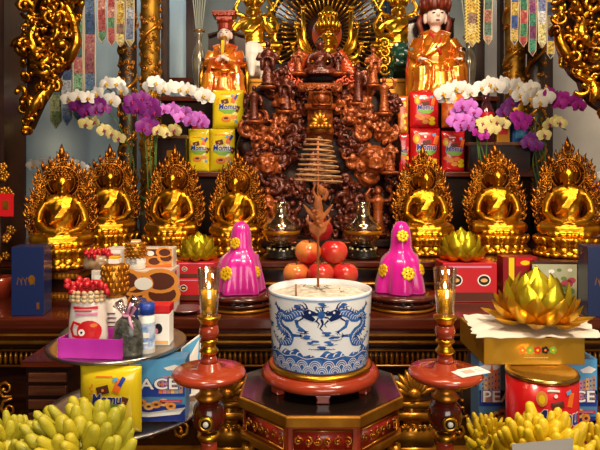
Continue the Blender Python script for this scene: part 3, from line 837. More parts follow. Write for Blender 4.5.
def rider(px, kind, label, Y=3.08, shift=0, top=0):
    r = thing('mounted_statue', label, 'statue', (XX(px, Y), Y, SH))
    g = MB(); s = L(64, Y); PD = L(24, Y)
    beast(g, (XX(px, Y)+L(shift, Y), Y, SH+PD+.003), s, kind)
    obj('beast', g, mat('elephant_white', '#e6e0d4', .4) if kind == 'elephant' else mat('lion_green', '#17402f', .25, coat=.5), r, remesh=.005, sm=2)
    if kind == 'lion':
        g = MB(); c = Vector((XX(px, Y)+L(shift, Y), Y, SH+PD+.003))
        for sx in (-1, 1): obj('eye', MB().ell(c+Vector((sx*.09, -.37*.55, .51))*s, .032*s, seg=8, rings=6), M_white, r)
        g.box(c+Vector((0, -.45*.55, .275))*s, (.2*s, .03*s, .05*s))
        obj('teeth', g, M_white, r)
        for sx in (-1, 1):
            g = MB()
            for k in range(4): g.scroll(c+Vector((sx*.27, -.28*.55, .15+.13*k))*s, .1*s, .025*s, FV, 1.3, k, sx)
            obj('gilt_mane', g, M_goldb, r)
    else:
        g = MB(); c = Vector((XX(px, Y)+L(shift, Y), Y, SH+PD+.003))
        for sx in (-1, 1): obj('eye', MB().ell(c+Vector((sx*.12, -.315*.55, .45))*s, .02*s, seg=6, rings=5), M_dark, r)
    H = L(58, Y); o_ = Vector((XX(px, Y), Y+.04, SH+PD+.47*s))
    pb = MB(); pb.box((XX(px, Y), Y+.02, SH+PD/2+.001), (.30*s*2, .52*s, PD-.002)); pb.box((XX(px, Y), Y+.02, SH+PD-.008), (.34*s*2, .58*s, .016)); obj('pedestal', pb, M_ochre, r, smooth=False)
    g = buddha_mb(H, arms='raised'); g.v = [Vector((v.x*1.22, v.y, v.z))+o_ for v in g.v]
    obj('body', g, M_goldb, r, remesh=.005, sm=2)
    g = MB(); g.xf = Matrix.Translation(o_) @ Matrix.Scale(H, 4)
    g.lathe([(.1, .79), (.12, .81), (.11, .9), (.07, 1.02), (.03, 1.1), (0, 1.12)], seg=14)
    for k in range(7):
        a = PI+PI*k/6; g.tube([(.11*math.cos(a), .11*math.sin(a), .82), (.15*math.cos(a), .15*math.sin(a), .9), (.12*math.cos(a), .12*math.sin(a), 1.02)], [.03, .03, .005], 6)
    obj('crown', g, M_goldb, r)
    g = MB(); g.xf = Matrix.Translation(o_) @ Matrix.Scale(H, 4)
    for s_ in (-1, 1):
        g.tube([(s_*.08, .05, .62), (s_*.3, .06, .72), (s_*.42, .02, .5), (s_*.36, -.06, .25), (s_*.46, -.02, .05), (s_*.4, 0, -.12)], [.03, .05, .045, .04, .035, .01], 7, flat=((0, 1, 0), .4))
        g.tube([(s_*.2, .05, .62), (s_*.34, .08, .8), (s_*.24, .08, .98), (s_*.12, .06, .9)], [.03, .045, .035, .02], 6, flat=((0, 1, 0), .5))
    obj('scarf', g, M_goldb, r)
    g = MB(); g.box(o_+Vector((0, .02, -.018)), (.8*H, .5*H, .035)); 
    for k in range(9): g.ell(o_+Vector((-.36*H+.09*k*H, -.25*H, -.01)), (.045*H, .03*H, .05*H), seg=7, rings=5)
    obj('saddle_seat', g, M_goldb, r)
rider(253, 'elephant', 'golden crowned statue seated on a white elephant', shift=0)
rider(400, 'lion', 'golden crowned statue seated on a dark green lion')

# ---------------------------------------------------------------- the two painted statues in front of them
def painted(px, pyb, hpx, Y, label, name, robe, robe2, hatkind, hold):
    H = L(hpx, Y); z0 = SH+.004
    r = thing(name, label, 'statue', (XX(px, Y), Y, z0))
    hs = 1.4 if hatkind == 'monk' else 1.12
    piv = Vector((XX(px, Y), Y, z0+.765*H))
    def bighead(mb, i0):
        for i in range(i0, len(mb.v)):
            v = mb.v[i]
            if v.z > piv.z and abs(v.x-piv.x) < .2*H:
                k = 1+(hs-1)*min(1, (v.z-piv.z)/(.02*H)); mb.v[i] = piv+(v-piv)*k
    X = Matrix.Translation((XX(px, Y), Y, z0)) @ Matrix.Scale(H, 4)
    g = MB(); g.xf = X                      # body: head, neck, torso, arms and hands in one
    g.ell((0, 0, .5), (.13, .09, .22)); g.tube([(0, 0, .66), (0, -.01, .78)], [.05, .045], 10)
    g.ell((0, -.02, .84), (.072, .08, .088), seg=16, rings=12); g.ell((0, -.035, .80), (.056, .06, .05))
    g.tube([(0, -.092, .853), (0, -.108, .828), (0, -.095, .82)], [.007, .013, .008], 6)
    for s in (-1, 1):
        g.ell((s*.076, 0, .83), (.015, .025, .045))
        if hold: 
            g.tube([(s*.16, 0, .6), (s*.2, -.05, .45), (s*.1, -.17, .47), (s*.02, -.2, .5)], [.05, .045, .035, .028], 8)
            g.ell((s*.018, -.21, .51), (.022, .03, .035))
            for k in range(4): g.tube([(s*.03, -.22, .49+.014*k), (s*.012, -.245, .493+.014*k), (-s*.012, -.24, .493+.014*k)], [.008, .008, .006], 5)
            g.tube([(s*.02, -.2, .53), (s*.012, -.215, .56)], [.009, .007], 5)
        else:
            g.tube([(s*.17, 0, .6), (s*.225, -.05, .46), (s*.2, -.16, .385), (s*.19, -.21, .375)], [.05, .045, .035, .028], 8)
            g.ell((s*.185, -.235, .372), (.035, .04, .02))
            for k in range(4): g.tube([(s*(.16+.018*k), -.26, .378), (s*(.155+.018*k), -.285, .37), (s*(.155+.018*k), -.295, .35)], [.009, .009, .006], 5)
            g.tube([(s*.155, -.225, .375), (s*.14, -.25, .37)], [.01, .007], 5)
    bighead(g, 0)
    obj('body', g, M_skin, r, remesh=.0042, sm=2)
    g = MB(); g.xf = X                      # eyes, brows and mouth
    for s in (-1, 1):
        g.m(0).ell((s*.03, -.094, .848), (.014, .006, .005), seg=8, rings=5); g.tube([(s*.012, -.1, .868), (s*.032, -.098, .875), (s*.052, -.082, .866)], .003, 5)
    g.m(1).ell((0, -.096, .795), (.017, .006, .006), seg=8, rings=5)
    bighead(g, 0)
    obj('face_paint', g, [M_dark, mat('lip_red', '#b5473c', .4)], r)
    g = MB(); g.xf = X                      # the robe over torso, sleeves, lap and shins
    g.ell((0, .0, .55), (.185, .13, .15), seg=16); g.ell((0, .0, .42), (.19, .15, .16), seg=16); g.ell((0, .01, .3), (.23, .17, .12), seg=16)
    g.tube([(-.15, 0, .64), (0, .02, .69), (.15, 0, .64)], [.07, .075, .07], 10)
    for s in (-1, 1):
        g.tube([(s*.1, 0, .29), (s*.17, -.17, .29)], [.12, .10], 12); g.tube([(s*.17, -.17, .29), (s*.175, -.19, .15), (s*.19, -.2, .02)], [.105, .10, .115], 12)
        if hold: g.tube([(s*.165, 0, .61), (s*.215, -.04, .46), (s*.13, -.13, .455), (s*.06, -.175, .475)], [.075, .085, .08, .06], 10); g.tube([(s*.14, -.12, .45), (s*.17, -.14, .3), (s*.2, -.15, .2)], [.07, .06, .03], 8)
        else: g.tube([(s*.165, 0, .61), (s*.23, -.04, .48), (s*.21, -.14, .41), (s*.195, -.185, .385)], [.075, .08, .075, .055], 10); g.tube([(s*.22, -.09, .42), (s*.26, -.1, .28), (s*.27, -.1, .1), (s*.28, -.1, .0)], [.07, .06, .06, .05], 8)
        for k in range(3): g.tube([(s*(.08+.05*k), -.27+.02*k, .3-.02*k), (s*(.09+.06*k), -.3+.02*k, .15), (s*(.1+.06*k), -.3+.02*k, .02)], [.014, .018, .02], 6)
    g.lathe([(.0, 0), (.24, 0), (.2, .1), (.17, .25), (0, .25)], (0, -.13, 0), 18, lambda th, r_, z, k: (r_*(1+.06*math.sin(9*th)), z))
    for k in range(4): g.tube([(.13-.04*k, -.08, .67), (.08-.045*k, -.15, .56), (-.06-.03*k, -.15, .46-.02*k)], .014, 6)
    obj('robe', g, robe, r, remesh=.0045, sm=2)
    g = MB(); g.xf = X                      # wide collar, sash and hem in the second colour
    g.tube([(-.075, .03, .70), (-.06, -.06, .675), (-.01, -.14, .56), (.02, -.165, .44)], [.022, .024, .022, .016], 7, flat=((0, 1, 0), .6))
    g.tube([(.075, .03, .70), (.06, -.06, .675), (.015, -.14, .57), (-.03, -.16, .5)], [.022, .024, .022, .012], 7, flat=((0, 1, 0), .6))
    for s in (-1, 1):
        g.tube([(s*.27, -.03, .5), (s*.3, -.08, .3), (s*.3, -.09, .02)], [.02, .03, .03], 7)
        g.tube([(s*.07, -.3, .03), (s*.19, -.325, .03), (s*.29, -.24, .03)], .018, 6)
    if hold: g.tube([(-.15, -.2, .36), (0, -.22, .34), (.15, -.2, .36)], .02, 7)
    obj('robe_trim', g, robe2, r)
    if hatkind == 'scholar':
        g = MB(); g.xf = X
        g.lathe([(.078, .885), (.085, .9), (.088, .96), (.1, .985), (.095, 1.01), (0, 1.01)], seg=18, c=(0, 0, 0))
        g.box((0, -.01, 1.06), (.26, .2, .035)); g.box((0, -.01, 1.025), (.18, .15, .05)); g.box((0, -.01, 1.085), (.28, .22, .012))
        for k in range(7): g.ell((-.12+.04*k, -.113, 1.06), (.014, .008, .014), seg=6, rings=5)
        bighead(g, 0)
        obj('hat', g, mat('hat_red', '#8a2a14', .3, .3, coat=.5), r, smooth=False)
        g = MB(); g.xf = X
        g.tube([(0, -.085, .785), (0, -.11, .72), (0, -.12, .64), (0, -.125, .58)], [.03, .03, .02, .004], 8)
        for s in (-1, 1): g.tube([(s*.01, -.102, .806), (s*.035, -.098, .79), (s*.045, -.095, .74)], [.007, .007, .003], 6)
        bighead(g, 0)
        obj('beard', g, mat('beard_gold', '#a87a3a', .5, .4), r)
        g = MB(); g.xf = X; g.box((0, -.235, .62), (.035, .01, .2)); obj('tablet', g, M_goldb, r, smooth=False)
    else:
        g = MB(); g.xf = X
        g.lathe([(.08, .872), (.1, .875), (.105, .9), (.11, .95), (.095, .985), (.05, 1.0), (0, 1.003)], seg=20, fn=lambda th, r_, z, k: (r_*(1+(.05*abs(math.sin(3.5*th)) if k in (2, 3) else 0)), z))
        for k in range(7):
            a = PI+PI*k/6; g.tube([(.1*math.cos(a), .1*math.sin(a), .885), (.112*math.cos(a), .112*math.sin(a), .93), (.095*math.cos(a), .095*math.sin(a), .985)], [.014, .018, .01], 7)
        for s in (-1, 1): g.tube([(s*.085, .03, .9), (s*.115, .03, .8), (s*.125, .02, .68)], [.02, .025, .025], 7, flat=((0, 1, 0), .4))
        bighead(g, 0)
        obj('hat', g, mat('monk_hat', '#7c2a12', .45, col2='#5b1d0c', nscale=40), r)
        g = MB(); g.xf = X; g.tube([(.19, -.26, -.0), (.19, -.26, .42)], .01, 7); obj('staff', g, M_goldb, r)
    g = MB(); g.xf = X
    g.box((0, .1, .22), (.46, .2, .44)); g.box((0, .2, .45), (.5, .04, .86))
    g.tube([(-.25, .16, .88), (0, .18, .95), (.25, .16, .88)], .03, 7)
    for s in (-1, 1): g.tube([(s*.26, .1, .0), (s*.26, .1, .5), (s*.27, -.12, .5)], .025, 7)
    obj('throne', g, M_lacd, r, smooth=False)
M_rrobe = mat('robe_red_gold', '#c8461a', .25, .35, col2='#e08a1e', nscale=16, coat=.6)
M_orobe = mat('robe_orange_gold', '#e08a1c', .24, .6, col2='#c05a12', nscale=10, coat=.6)
painted(225, 92, 76, 2.88, 'bearded statue in a red and gold robe with a flat-topped official hat', 'official_statue', M_rrobe, M_goldb, 'scholar', True)
painted(435, 92, 94, 2.862, 'pale-faced monk statue in a shiny orange robe and dark red hat', 'monk_statue', M_orobe, mat('robe_hem_red', '#b5241c', .3, coat=.5), 'monk', False)
# ---------------------------------------------------------------- octagonal stand
XP, YP = XX(320, 1.35), 1.35
OZ = .9095; OR = .187
def octo(r, z): return [(XP+r/math.cos(PI/8)*math.cos(PI/8+PI/4*k), YP+r/math.cos(PI/8)*math.sin(PI/8+PI/4*k)) for k in range(8)]
FXY = frame((1, 0, 0), (0, 1, 0))
def octslab(mb, r, z0, z1): mb.prism(octo(r, 0), (0, 0, (z0+z1)/2), z1-z0, FXY); return mb
t = thing('octagonal_stand', 'octagonal dark-topped stand with gilt edges and red carved panels under the porcelain censer', 'stand', (XP, YP, 0))
obj('tabletop', octslab(MB(), OR-.006, OZ-.012, OZ), M_black, t, smooth=False)
obj('gilt_edge', octslab(MB(), OR, OZ-.026, OZ-.0015), M_ochre, t, smooth=False, bevel=.003)
M_panel = mat('panel_red', '#8c1c12', .35, coat=.3)
obj('frieze_core', octslab(MB(), OR-.012, OZ-.086, OZ-.026), M_lacr, t, smooth=False)
obj('lower_edge', octslab(octslab(MB(), OR-.004, OZ-.096, OZ-.084), OR-.022, OZ-.115, OZ-.096), M_ochre, t, smooth=False, bevel=.002)
obj('waist', octslab(MB(), OR-.035, OZ-.30, OZ-.115), M_lacd, t, smooth=False)
obj('lower_slab', octslab(octslab(MB(), OR-.01, OZ-.34, OZ-.30), OR-.04, .1, OZ-.34), M_lac, t, smooth=False)
obj('foot_ring', octslab(MB(), OR-.002, 0, .1), M_lac, t, smooth=False)
for k in range(8):
    a = -PI/2+PI/4*k; nrm = Vector((math.cos(a), math.sin(a), 0)); u = Vector((-nrm.y, nrm.x, 0))
    Fm = frame(u, (0, 0, 1)); w2 = (OR-.012)*math.tan(PI/8)
    for (zc, hh, rr, nm, nn) in ((OZ-.056, .021, OR-.012, 'carved_panel', 6), (OZ-.2, .06, OR-.035, 'waist_panel', 4)):
        c = Vector((XP, YP, zc))+nrm*(rr+.001)
        ww = rr*math.tan(PI/8)-.01
        g = MB(); g.m(0).prism([(-ww, -hh), (ww, -hh), (ww, hh), (-ww, hh)], c, .003, Fm)
        fr = [(-ww, -hh), (ww, -hh), (ww, hh), (-ww, hh)]
        g.m(1).tube([c+Fm @ Vector((x, y, .002)) for x, y in fr], .0028, 6, closed=True)
        for q in range(nn):
            x = -ww+ww*2*(q+.5)/nn
            g.m(1).scroll(c+Fm @ Vector((x, 0, .002)), min(ww/nn, hh)*.95, .0024, Fm, 1.3, q*1.7, (-1)**q, n=11, seg=5)
            g.m(2).ell(c+Fm @ Vector((x, hh*.45*(-1)**q, .003)), .004, seg=6, rings=4)
        if nm == 'waist_panel':
            for q in range(nn): g.m(1).scroll(c+Fm @ Vector((-ww+ww*2*(q+.5)/nn, hh*.5, .002)), .013, .0024, Fm, 1.3, q, 1, n=10, seg=5); g.m(1).scroll(c+Fm @ Vector((-ww+ww*2*(q+.5)/nn, -hh*.5, .002)), .013, .0024, Fm, 1.3, q, -1, n=10, seg=5)
        obj(nm, g, [M_panel, M_ochre, M_lacr], t)
    av = a+PI/8; d = Vector((math.cos(av), math.sin(av), 0)); c = Vector((XP, YP, OZ-.2))+d*((OR-.03)/math.cos(PI/8))
    g = MB(); g.tube([c+Vector((0, 0, .085))+d*.01, c+Vector((0, 0, .05))+d*.014, c, c-Vector((0, 0, .1))-d*.004], [.016, .014, .009, .012], 8); obj('corner_post', g, M_ochre, t)

# ---------------------------------------------------------------- red round base of the censer
t = thing('censer_base', 'round red lacquer base with short feet under the porcelain censer', 'base', (XP, YP, OZ))
RB = .142
obj('disc', MB().lathe([(0, OZ+.018), (RB-.016, OZ+.018), (RB-.003, OZ+.023), (RB, OZ+.030), (RB-.004, OZ+.040), (RB-.014, OZ+.046), (0, OZ+.046)], (XP, YP, 0), 48), M_lacr, t)
obj('gilt_ring', MB().lathe([(.112, OZ+.0465), (.122, OZ+.0465), (.125, OZ+.052), (.121, OZ+.0575), (.112, OZ+.0575)], (XP, YP, 0), 48, caps=False), M_goldb, t)
g = MB().lathe([(.09, OZ+.0465), (.1125, OZ+.0465), (.1125, OZ+.0555), (.09, OZ+.0555)], (XP, YP, 0), 40); obj('seat_ring', g, M_lacr, t)
for k in range(6):
    a = -PI/2+PI/3*k+.02; c = Vector((XP+(RB-.026)*math.cos(a), YP+(RB-.026)*math.sin(a), 0)); u = Vector((-math.sin(a), math.cos(a), 0)); Fm = frame(u, (0, 0, 1))
    g = MB(); g.prism([(-.018, OZ+.019), (-.013, OZ+.008), (-.016, OZ+.0005), (.016, OZ+.0005), (.013, OZ+.008), (.018, OZ+.019)], c, .02, Fm)
    obj('foot', g, M_lacr, t, smooth=False, bevel=.002)

# ---------------------------------------------------------------- blue and white censer
PZ0, PZ1 = OZ+.0562, 1.14
def prad(z):
    t_ = (z-PZ0)/(PZ1-PZ0); return .112+.0125*t_ ** .8
M_porc = mat('porcelain', '#eef2f6', .12, coat=.6, col2='#e6ecf3', nscale=6)
M_cob = mat('cobalt', '#24509a', .2, coat=.5, col2='#3f74bd', nscale=60)
M_cobl = mat('cobalt_pale', '#7fa6d6', .2, coat=.5)
M_cobd = mat('cobalt_dark', '#15295c', .2, coat=.5)
t = thing('porcelain_censer', 'white porcelain incense pot painted with two blue dragons and waves', 'incense pot', (XP, YP, PZ0))
prof = [(0, PZ0), (.104, PZ0), (.111, PZ0+.004)]+[(prad(PZ0+(PZ1-PZ0)*k/12), PZ0+(PZ1-PZ0)*k/12) for k in range(1, 12)]+[(.1235, PZ1-.004), (.1245, PZ1), (.121, PZ1+.0018), (.1165, PZ1-.001), (.115, PZ1-.012), (.113, PZ1-.04), (0, PZ1-.04)]
obj('pot', MB().lathe(prof, (XP, YP, 0), 72), M_porc, t)
def psurf(o=.0006):
    def f(x, z):   # x metres along the wall from the front, z height above the foot
        r = prad(PZ0+z)+o; a = -PI/2+x/r
        return Vector((XP+r*math.cos(a), YP+r*math.sin(a), PZ0+z))
    return f
HP = PZ1-PZ0
g = MB()                         # wave band
n = 160; s0, s1 = psurf(.0004), psurf(.0009)
for i in range(n):
    x0 = -.36+.72*i/n; x1 = -.36+.72*(i+1)/n
    b = g.m(0).addv([s0(x0, .004), s0(x1, .004), s0(x1, .05+.006*math.sin(x1*70)+.004*math.sin(x1*190)), s0(x0, .05+.006*math.sin(x0*70)+.004*math.sin(x0*190))]); g.addf([(b, b+1, b+2, b+3)])
for row in range(2):
    for i in range(22):
        x = -.33+.03*i+.015*row; zc = .006+.013*row
        for r in (.0135, .0095, .0055):
            g.m(1).ribbon([(x+r*math.cos(PI*q/10), zc+r*1.15*math.sin(PI*q/10)) for q in range(11)], .0016, s1)
g.m(1).ribbon([(-.36+.72*q/80, .041+.003*math.sin(q)) for q in range(81)], .0015, s1)
for i in range(40):
    x = -.33+.66*i/39; g.m(1).ribbon([(x, .044), (x+.004, .05), (x+.010, .052)], [.003, .003, .001], s1)
obj('wave_band', g, [M_cob, M_porc], t)
def dragon(sd):
    g = MB(); s0, s1 = psurf(.0005), psurf(.0009)
    def mx(pts): return [(sd*x, z) for x, z in pts]
    spine = [(.034, .138), (.048, .142), (.062, .138), (.074, .128), (.088, .126), (.100, .132), (.110, .125), (.110, .108), (.098, .098), (.084, .094), (.074, .085), (.078, .072), (.094, .066), (.112, .066), (.13, .075), (.142, .09)]
    sm = []
    for i in range(len(spine)-1):
        for q in range(4):
            a, b_ = spine[i], spine[i+1]; sm.append((a[0]+(b_[0]-a[0])*q/4, a[1]+(b_[1]-a[1])*q/4))
    w = [.016+.006*math.sin(PI*min(1, i/len(sm)*1.2)) for i in range(len(sm))]
    w = [x*(1 if i < len(sm)*.75 else max(.15, 1-(i-len(sm)*.75)/(len(sm)*.25))) for i, x in enumerate(w)]
    g.m(0).ribbon(mx(sm), w, s0)
    for i in range(3, len(sm)-3, 2):        # scales
        x, z = sm[i]; g.m(2).ribbon(mx([(x-.004, z-.004), (x, z+.003), (x+.005, z+.004)]), .0013, s1)
    for i in range(2, len(sm)-1, 2):        # back fins
        a, b_ = sm[i], sm[i+1]; d = Vector((b_[0]-a[0], b_[1]-a[1])); d = d.normalized() if d.length else Vector((1, 0)); nn = Vector((-d.y, d.x))
        p = Vector(a)+nn*w[i]*.5; q = p+nn*.007-d*.003
        g.m(1).ribbon(mx([(p.x, p.y), (q.x, q.y)]), [.004, .0006], s0)
    # head: jaws, horns, mane, whiskers
    g.m(1).patch(mx([(.040, .146), (.030, .150), (.018, .146), (.008, .141), (.010, .136), (.022, .136), (.014, .128), (.020, .123), (.034, .127), (.046, .132)]), s1)
    g.m(2).patch(mx([(.027+.0028*math.cos(a), .143+.0028*math.sin(a)) for a in [2*PI*k/8 for k in range(8)]]), psurf(.0012))
    for h in ([(.036, .148), (.044, .158), (.054, .160)], [(.032, .15), (.036, .16), (.044, .166)], [(.044, .14), (.058, .148), (.068, .144)], [(.042, .13), (.054, .122), (.060, .112)], [(.012, .140), (.002, .146), (-.004+.01, .154)], [(.014, .126), (.006, .118), (.010, .110)]):
        g.m(1).ribbon(mx(h), [.004, .003, .0008], s0)
    # legs with claws
    for (x, z, dx, dz) in ((.06, .124, -.022, -.024), (.1, .13, .02, .02), (.08, .085, -.03, .004), (.1, .068, .01, -.018)):
        e = (x+dx, z+dz); g.m(0).ribbon(mx([(x, z), (x+dx*.4+.004, z+dz*.6), e]), [.009, .008, .005], s0)
        for q in range(4):
            a = math.atan2(dz, dx)+(-.9+.6*q); g.m(1).ribbon(mx([e, (e[0]+.009*math.cos(a), e[1]+.009*math.sin(a))]), [.003, .0006], s0)
    return g
for sd in (-1, 1): obj('dragon_painting', dragon(sd), [M_cob, M_cobd, M_porc], t)
g = MB(); s0, s1 = psurf(.0005), psurf(.0009)     # flaming pearl
g.m(0).patch([(-.002+.0085*math.cos(2*PI*k/16), .138+.0085*math.sin(2*PI*k/16)) for k in range(16)], s0)
for k in range(7):
    a = PI*.1+2*PI*k/7; p = (-.002+.009*math.cos(a), .138+.009*math.sin(a)); q = (-.002+.017*math.cos(a+.2), .138+.017*math.sin(a+.2)); e = (-.002+.022*math.cos(a), .138+.022*math.sin(a))
    g.m(1).ribbon([p, q, e], [.004, .003, .0006], s0)
g.m(1).ribbon([(-.002, .128), (.002, .118), (-.004, .108), (.004, .100)], [.004, .005, .004, .001], s0)
obj('pearl_painting', g, [M_cob, M_cobd], t)
rp = random.Random(5)
for (x, z) in ((-.035, .088), (.03, .085), (-.02, .076), (.02, .075), (-.045, .10), (.012, .096), (-.15, .1), (.16, .12), (-.16, .14), (.17, .09), (0, .066), (-.05, .155), (.05, .158), (0, .16)):
    g = MB()
    for q in range(3):
        cx, cz = x+rp.uniform(-.008, .008), z+rp.uniform(-.003, .003)
        g.m(0).patch([(cx+rp.uniform(.006, .009)*math.cos(2*PI*k/10), cz+.0026*math.sin(2*PI*k/10)) for k in range(10)], psurf(.0005+.0001*q))
    g.m(1).ribbon([(x-.014, z-.004), (x, z-.005), (x+.016, z-.0035)], [.0006, .002, .0006], s1)
    obj('cloud_painting', g, [M_cob, M_cobd], t)
g = MB()
g.ribbon([(-.03+.0024*k, .060+.001*(k % 3)) for k in range(26)], [.0008+.0012*(k % 2) for k in range(26)], s1)
obj('ripple_painting', g, M_cobd, t)
g = MB().lathe([(.1247, PZ1-.0075), (.1249, PZ1-.006), (.1247, PZ1-.0045)], (XP, YP, 0), 72, caps=False); obj('rim_line', g, M_cobl, t)
# ash fill, one body of ash
def ash(th, r, z, k): return r, z+.004*noise.noise(Vector((r*30*math.cos(th), r*30*math.sin(th), 1)))*(r < .11)
g = MB().lathe([(.1142, PZ1-.014), (.10, PZ1-.010), (.07, PZ1-.006), (.04, PZ1-.005), (.015, PZ1-.006), (.001, PZ1-.006)], (XP, YP, 0), 40, ash, caps=False)
o = obj('ash', g, mat('ash', '#e2dccf', .95, col2='#b5ab9a', nscale=60, bump=.6, bscale=120), t)
g = MB()
for k in range(14):
    a = rp.random()*6.28; r = rp.random()*.09; p = Vector((XP+r*math.cos(a), YP+r*math.sin(a), PZ1-.004))
    g.tube([p, p+Vector((rp.uniform(-.012, .012), rp.uniform(-.012, .012), .003))], .0012, 5)
obj('burnt_stubs', g, mat('stub', '#8a7f6c', .9), t)
g = MB(); p = P(296, 292, 1.29); g.tube([p-Vector((0, 0, .012)), p+Vector((0, 0, .018))], .0022, 6)
obj('incense_stub', g, mat('stub_red', '#9a6a50', .8), t)

# ---------------------------------------------------------------- carved incense stick and the coil that hangs on it
YI = 1.36; XI = XX(318, YI); ZI = PZ1-.0005
M_inc = mat('incense_wood', '#b5652a', .55, col2='#8f4a1c', nscale=30)
t = thing('incense_stick', 'tall orange-brown incense stick with a carved phoenix, standing in the white porcelain pot', 'incense', (XI, YI, ZI))
obj('stick', MB().tube([(XI, YI, ZI), (XI, YI, ZZ(140, YI))], [.0032, .0026], 8), M_inc, t)
g = MB(); q = lambda px, py, dy=0.: P(px, py, YI+dy)
g.tube([q(318, 238), q(318, 228), q(319, 218), q(318, 206), q(318, 196)], [.004, .008, .012, .012, .007], 10, flat=((0, 1, 0), .6))
for s in (-1, 1):
    g.tube([q(318+3*s, 220), q(318+10*s, 211), q(318+15*s, 204)], [.006, .006, .0018], 7, flat=((0, 1, 0), .5))
    g.tube([q(318+3*s, 230), q(318+8*s, 224), q(318+13*s, 218)], [.006, .006, .0018], 7, flat=((0, 1, 0), .5))
    g.tube([q(318+2*s, 234), q(318+6*s, 231), q(318+9*s, 227)], [.005, .005, .0018], 7, flat=((0, 1, 0), .5))
g.tube([q(316, 198), q(313, 191), q(315, 184)], [.005, .004, .003], 7); g.ell(q(321, 190), (.009, .008, .012))
g.tube([q(324, 200), q(327, 194), q(326, 188)], [.006, .005, .002], 6)
for k in range(5): g.scroll(q(314+2.2*k, 212+5*k, -.012), .007, .0026, FV, 1.2, k, (-1)**k, n=9)
obj('carved_phoenix', g, M_inc, t, remesh=.0024, sm=1)
g = MB(); pts = []; n = 9*28
for k in range(n+1):
    u = k/n; a = 2*PI*9*u+1.2; r = L(12+12.5*u, YI); pts.append((XI+r*math.cos(a), YI+r*math.sin(a), ZZ(138+45*u, YI)))
g.tube(pts, .0024, 6)
g.tube([(XI, YI, ZZ(137.5, YI)), (XI+L(6, YI)*math.cos(1.2), YI+L(6, YI)*math.sin(1.2), ZZ(137, YI)), pts[0]], .0024, 6)
o = single('coil_incense', g, mat('incense_coil', '#b98a5a', .8, col2='#8a5a34', nscale=60), 'cone-shaped coil of brown incense hanging over the carved incense stick', 'incense coil')

# ---------------------------------------------------------------- apples on a dish
YA = 1.74
t = thing('fruit_dish', 'dark red footed dish under the pyramid of apples', 'dish', (XX(320, YA), YA, T0))
zd = 1.078
obj('bowl', MB().lathe([(0, zd-.012), (.06, zd-.012), (.11, zd+.002), (.115, zd+.008), (.112, zd+.010), (.06, zd), (0, zd)], (XX(320, YA), YA, 0), 36), M_lacr, t)
obj('foot', MB().lathe([(0, T0+.0005), (.06, T0+.0005), (.055, T0+.01), (.025, T0+.02), (.022, zd-.02), (.04, zd-.0115), (0, zd-.0115)], (XX(320, YA), YA, 0), 28), M_lacr, t)
def apple_mat(n, c1, c2, r): return mat(n, c1, .22, col2=c2, nscale=9, coat=.4, ramp=r)
M_ap1 = apple_mat('apple_red', '#c02226', '#dd7a4a', (.45, .75)); M_ap2 = apple_mat('apple_dark', '#7d0f1a', '#a31f22', (.4, .7)); M_ap3 = apple_mat('apple_blush', '#e0a04a', '#c43024', (.36, .60))
def apple(c, r, m_, label, rot):
    z = c.z-r*.86
    t = thing('apple', label, 'apple', (c.x, c.y, z), 'apples piled on the dish')
    prof = []
    for k in range(17):
        ph = -PI/2+PI*k/16; rr = r*math.cos(ph)*(1+.06*math.sin(ph)); zz = r*.92*math.sin(ph)
        if k >= 13: zz -= r*.30*((k-13)/3)**1.5
        if k <= 2: zz += r*.14*((2-k)/2)
        prof.append((max(0, rr), zz))
    X = rotz(rot) @ rotx(.15*math.sin(rot*3))
    g = MB().lathe(prof, c, 24, lambda th, r_, z_, k: (r_*(1+.02*math.sin(5*th)), z_), R=X); o = obj('flesh', g, m_, t)
    s = X @ Vector((0, 0, r*.45)); obj('stem', MB().tube([c+s, c+X @ Vector((r*.08, 0, r*.8)), c+X @ Vector((r*.2, 0, r*.98))], [.0022, .002, .0026], 6), mat('apple_stem', '#4a2c16', .7), t)
ra = .0405
za = zd+.86*ra
for (px, dy, m_, lab, ro) in ((296, -.035, M_ap3, 'yellow and red apple at the bottom of the pile, on the side of the clear glass lamp with more room', 1.), (320, -.06, M_ap1, 'red apple at the front of the bottom layer, behind the incense stick', 2.2), (344, -.035, M_ap1, 'pinkish red apple at the bottom right of the pile', 3.1), (308, .05, M_ap1, 'red apple hidden at the back of the bottom layer', 4.), (333, .05, M_ap3, 'blush apple hidden at the back of the bottom layer', 5.)):
    Y = YA+dy; apple(Vector((XX(px, YA), Y, za+(.004 if dy < -.05 else 0))), ra, m_, lab if len(lab.split()) < 16 else 'yellow and red apple at the bottom left of the pile', ro)
z2 = ZZ(254, 1.73)
apple(Vector((XX(308, YA), YA-.012, za+.066)), .041, M_ap3, 'yellow-sided apple in the middle layer of the pile', .5)
apple(Vector((XX(334, YA), YA-.014, za+.066)), .042, M_ap1, 'big red apple in the middle layer of the pile', 2.9)
apple(Vector((XX(321, YA), YA-.005, za+.066+.066)), .037, M_ap2, 'dark red apple on top of the pile', 4.4)

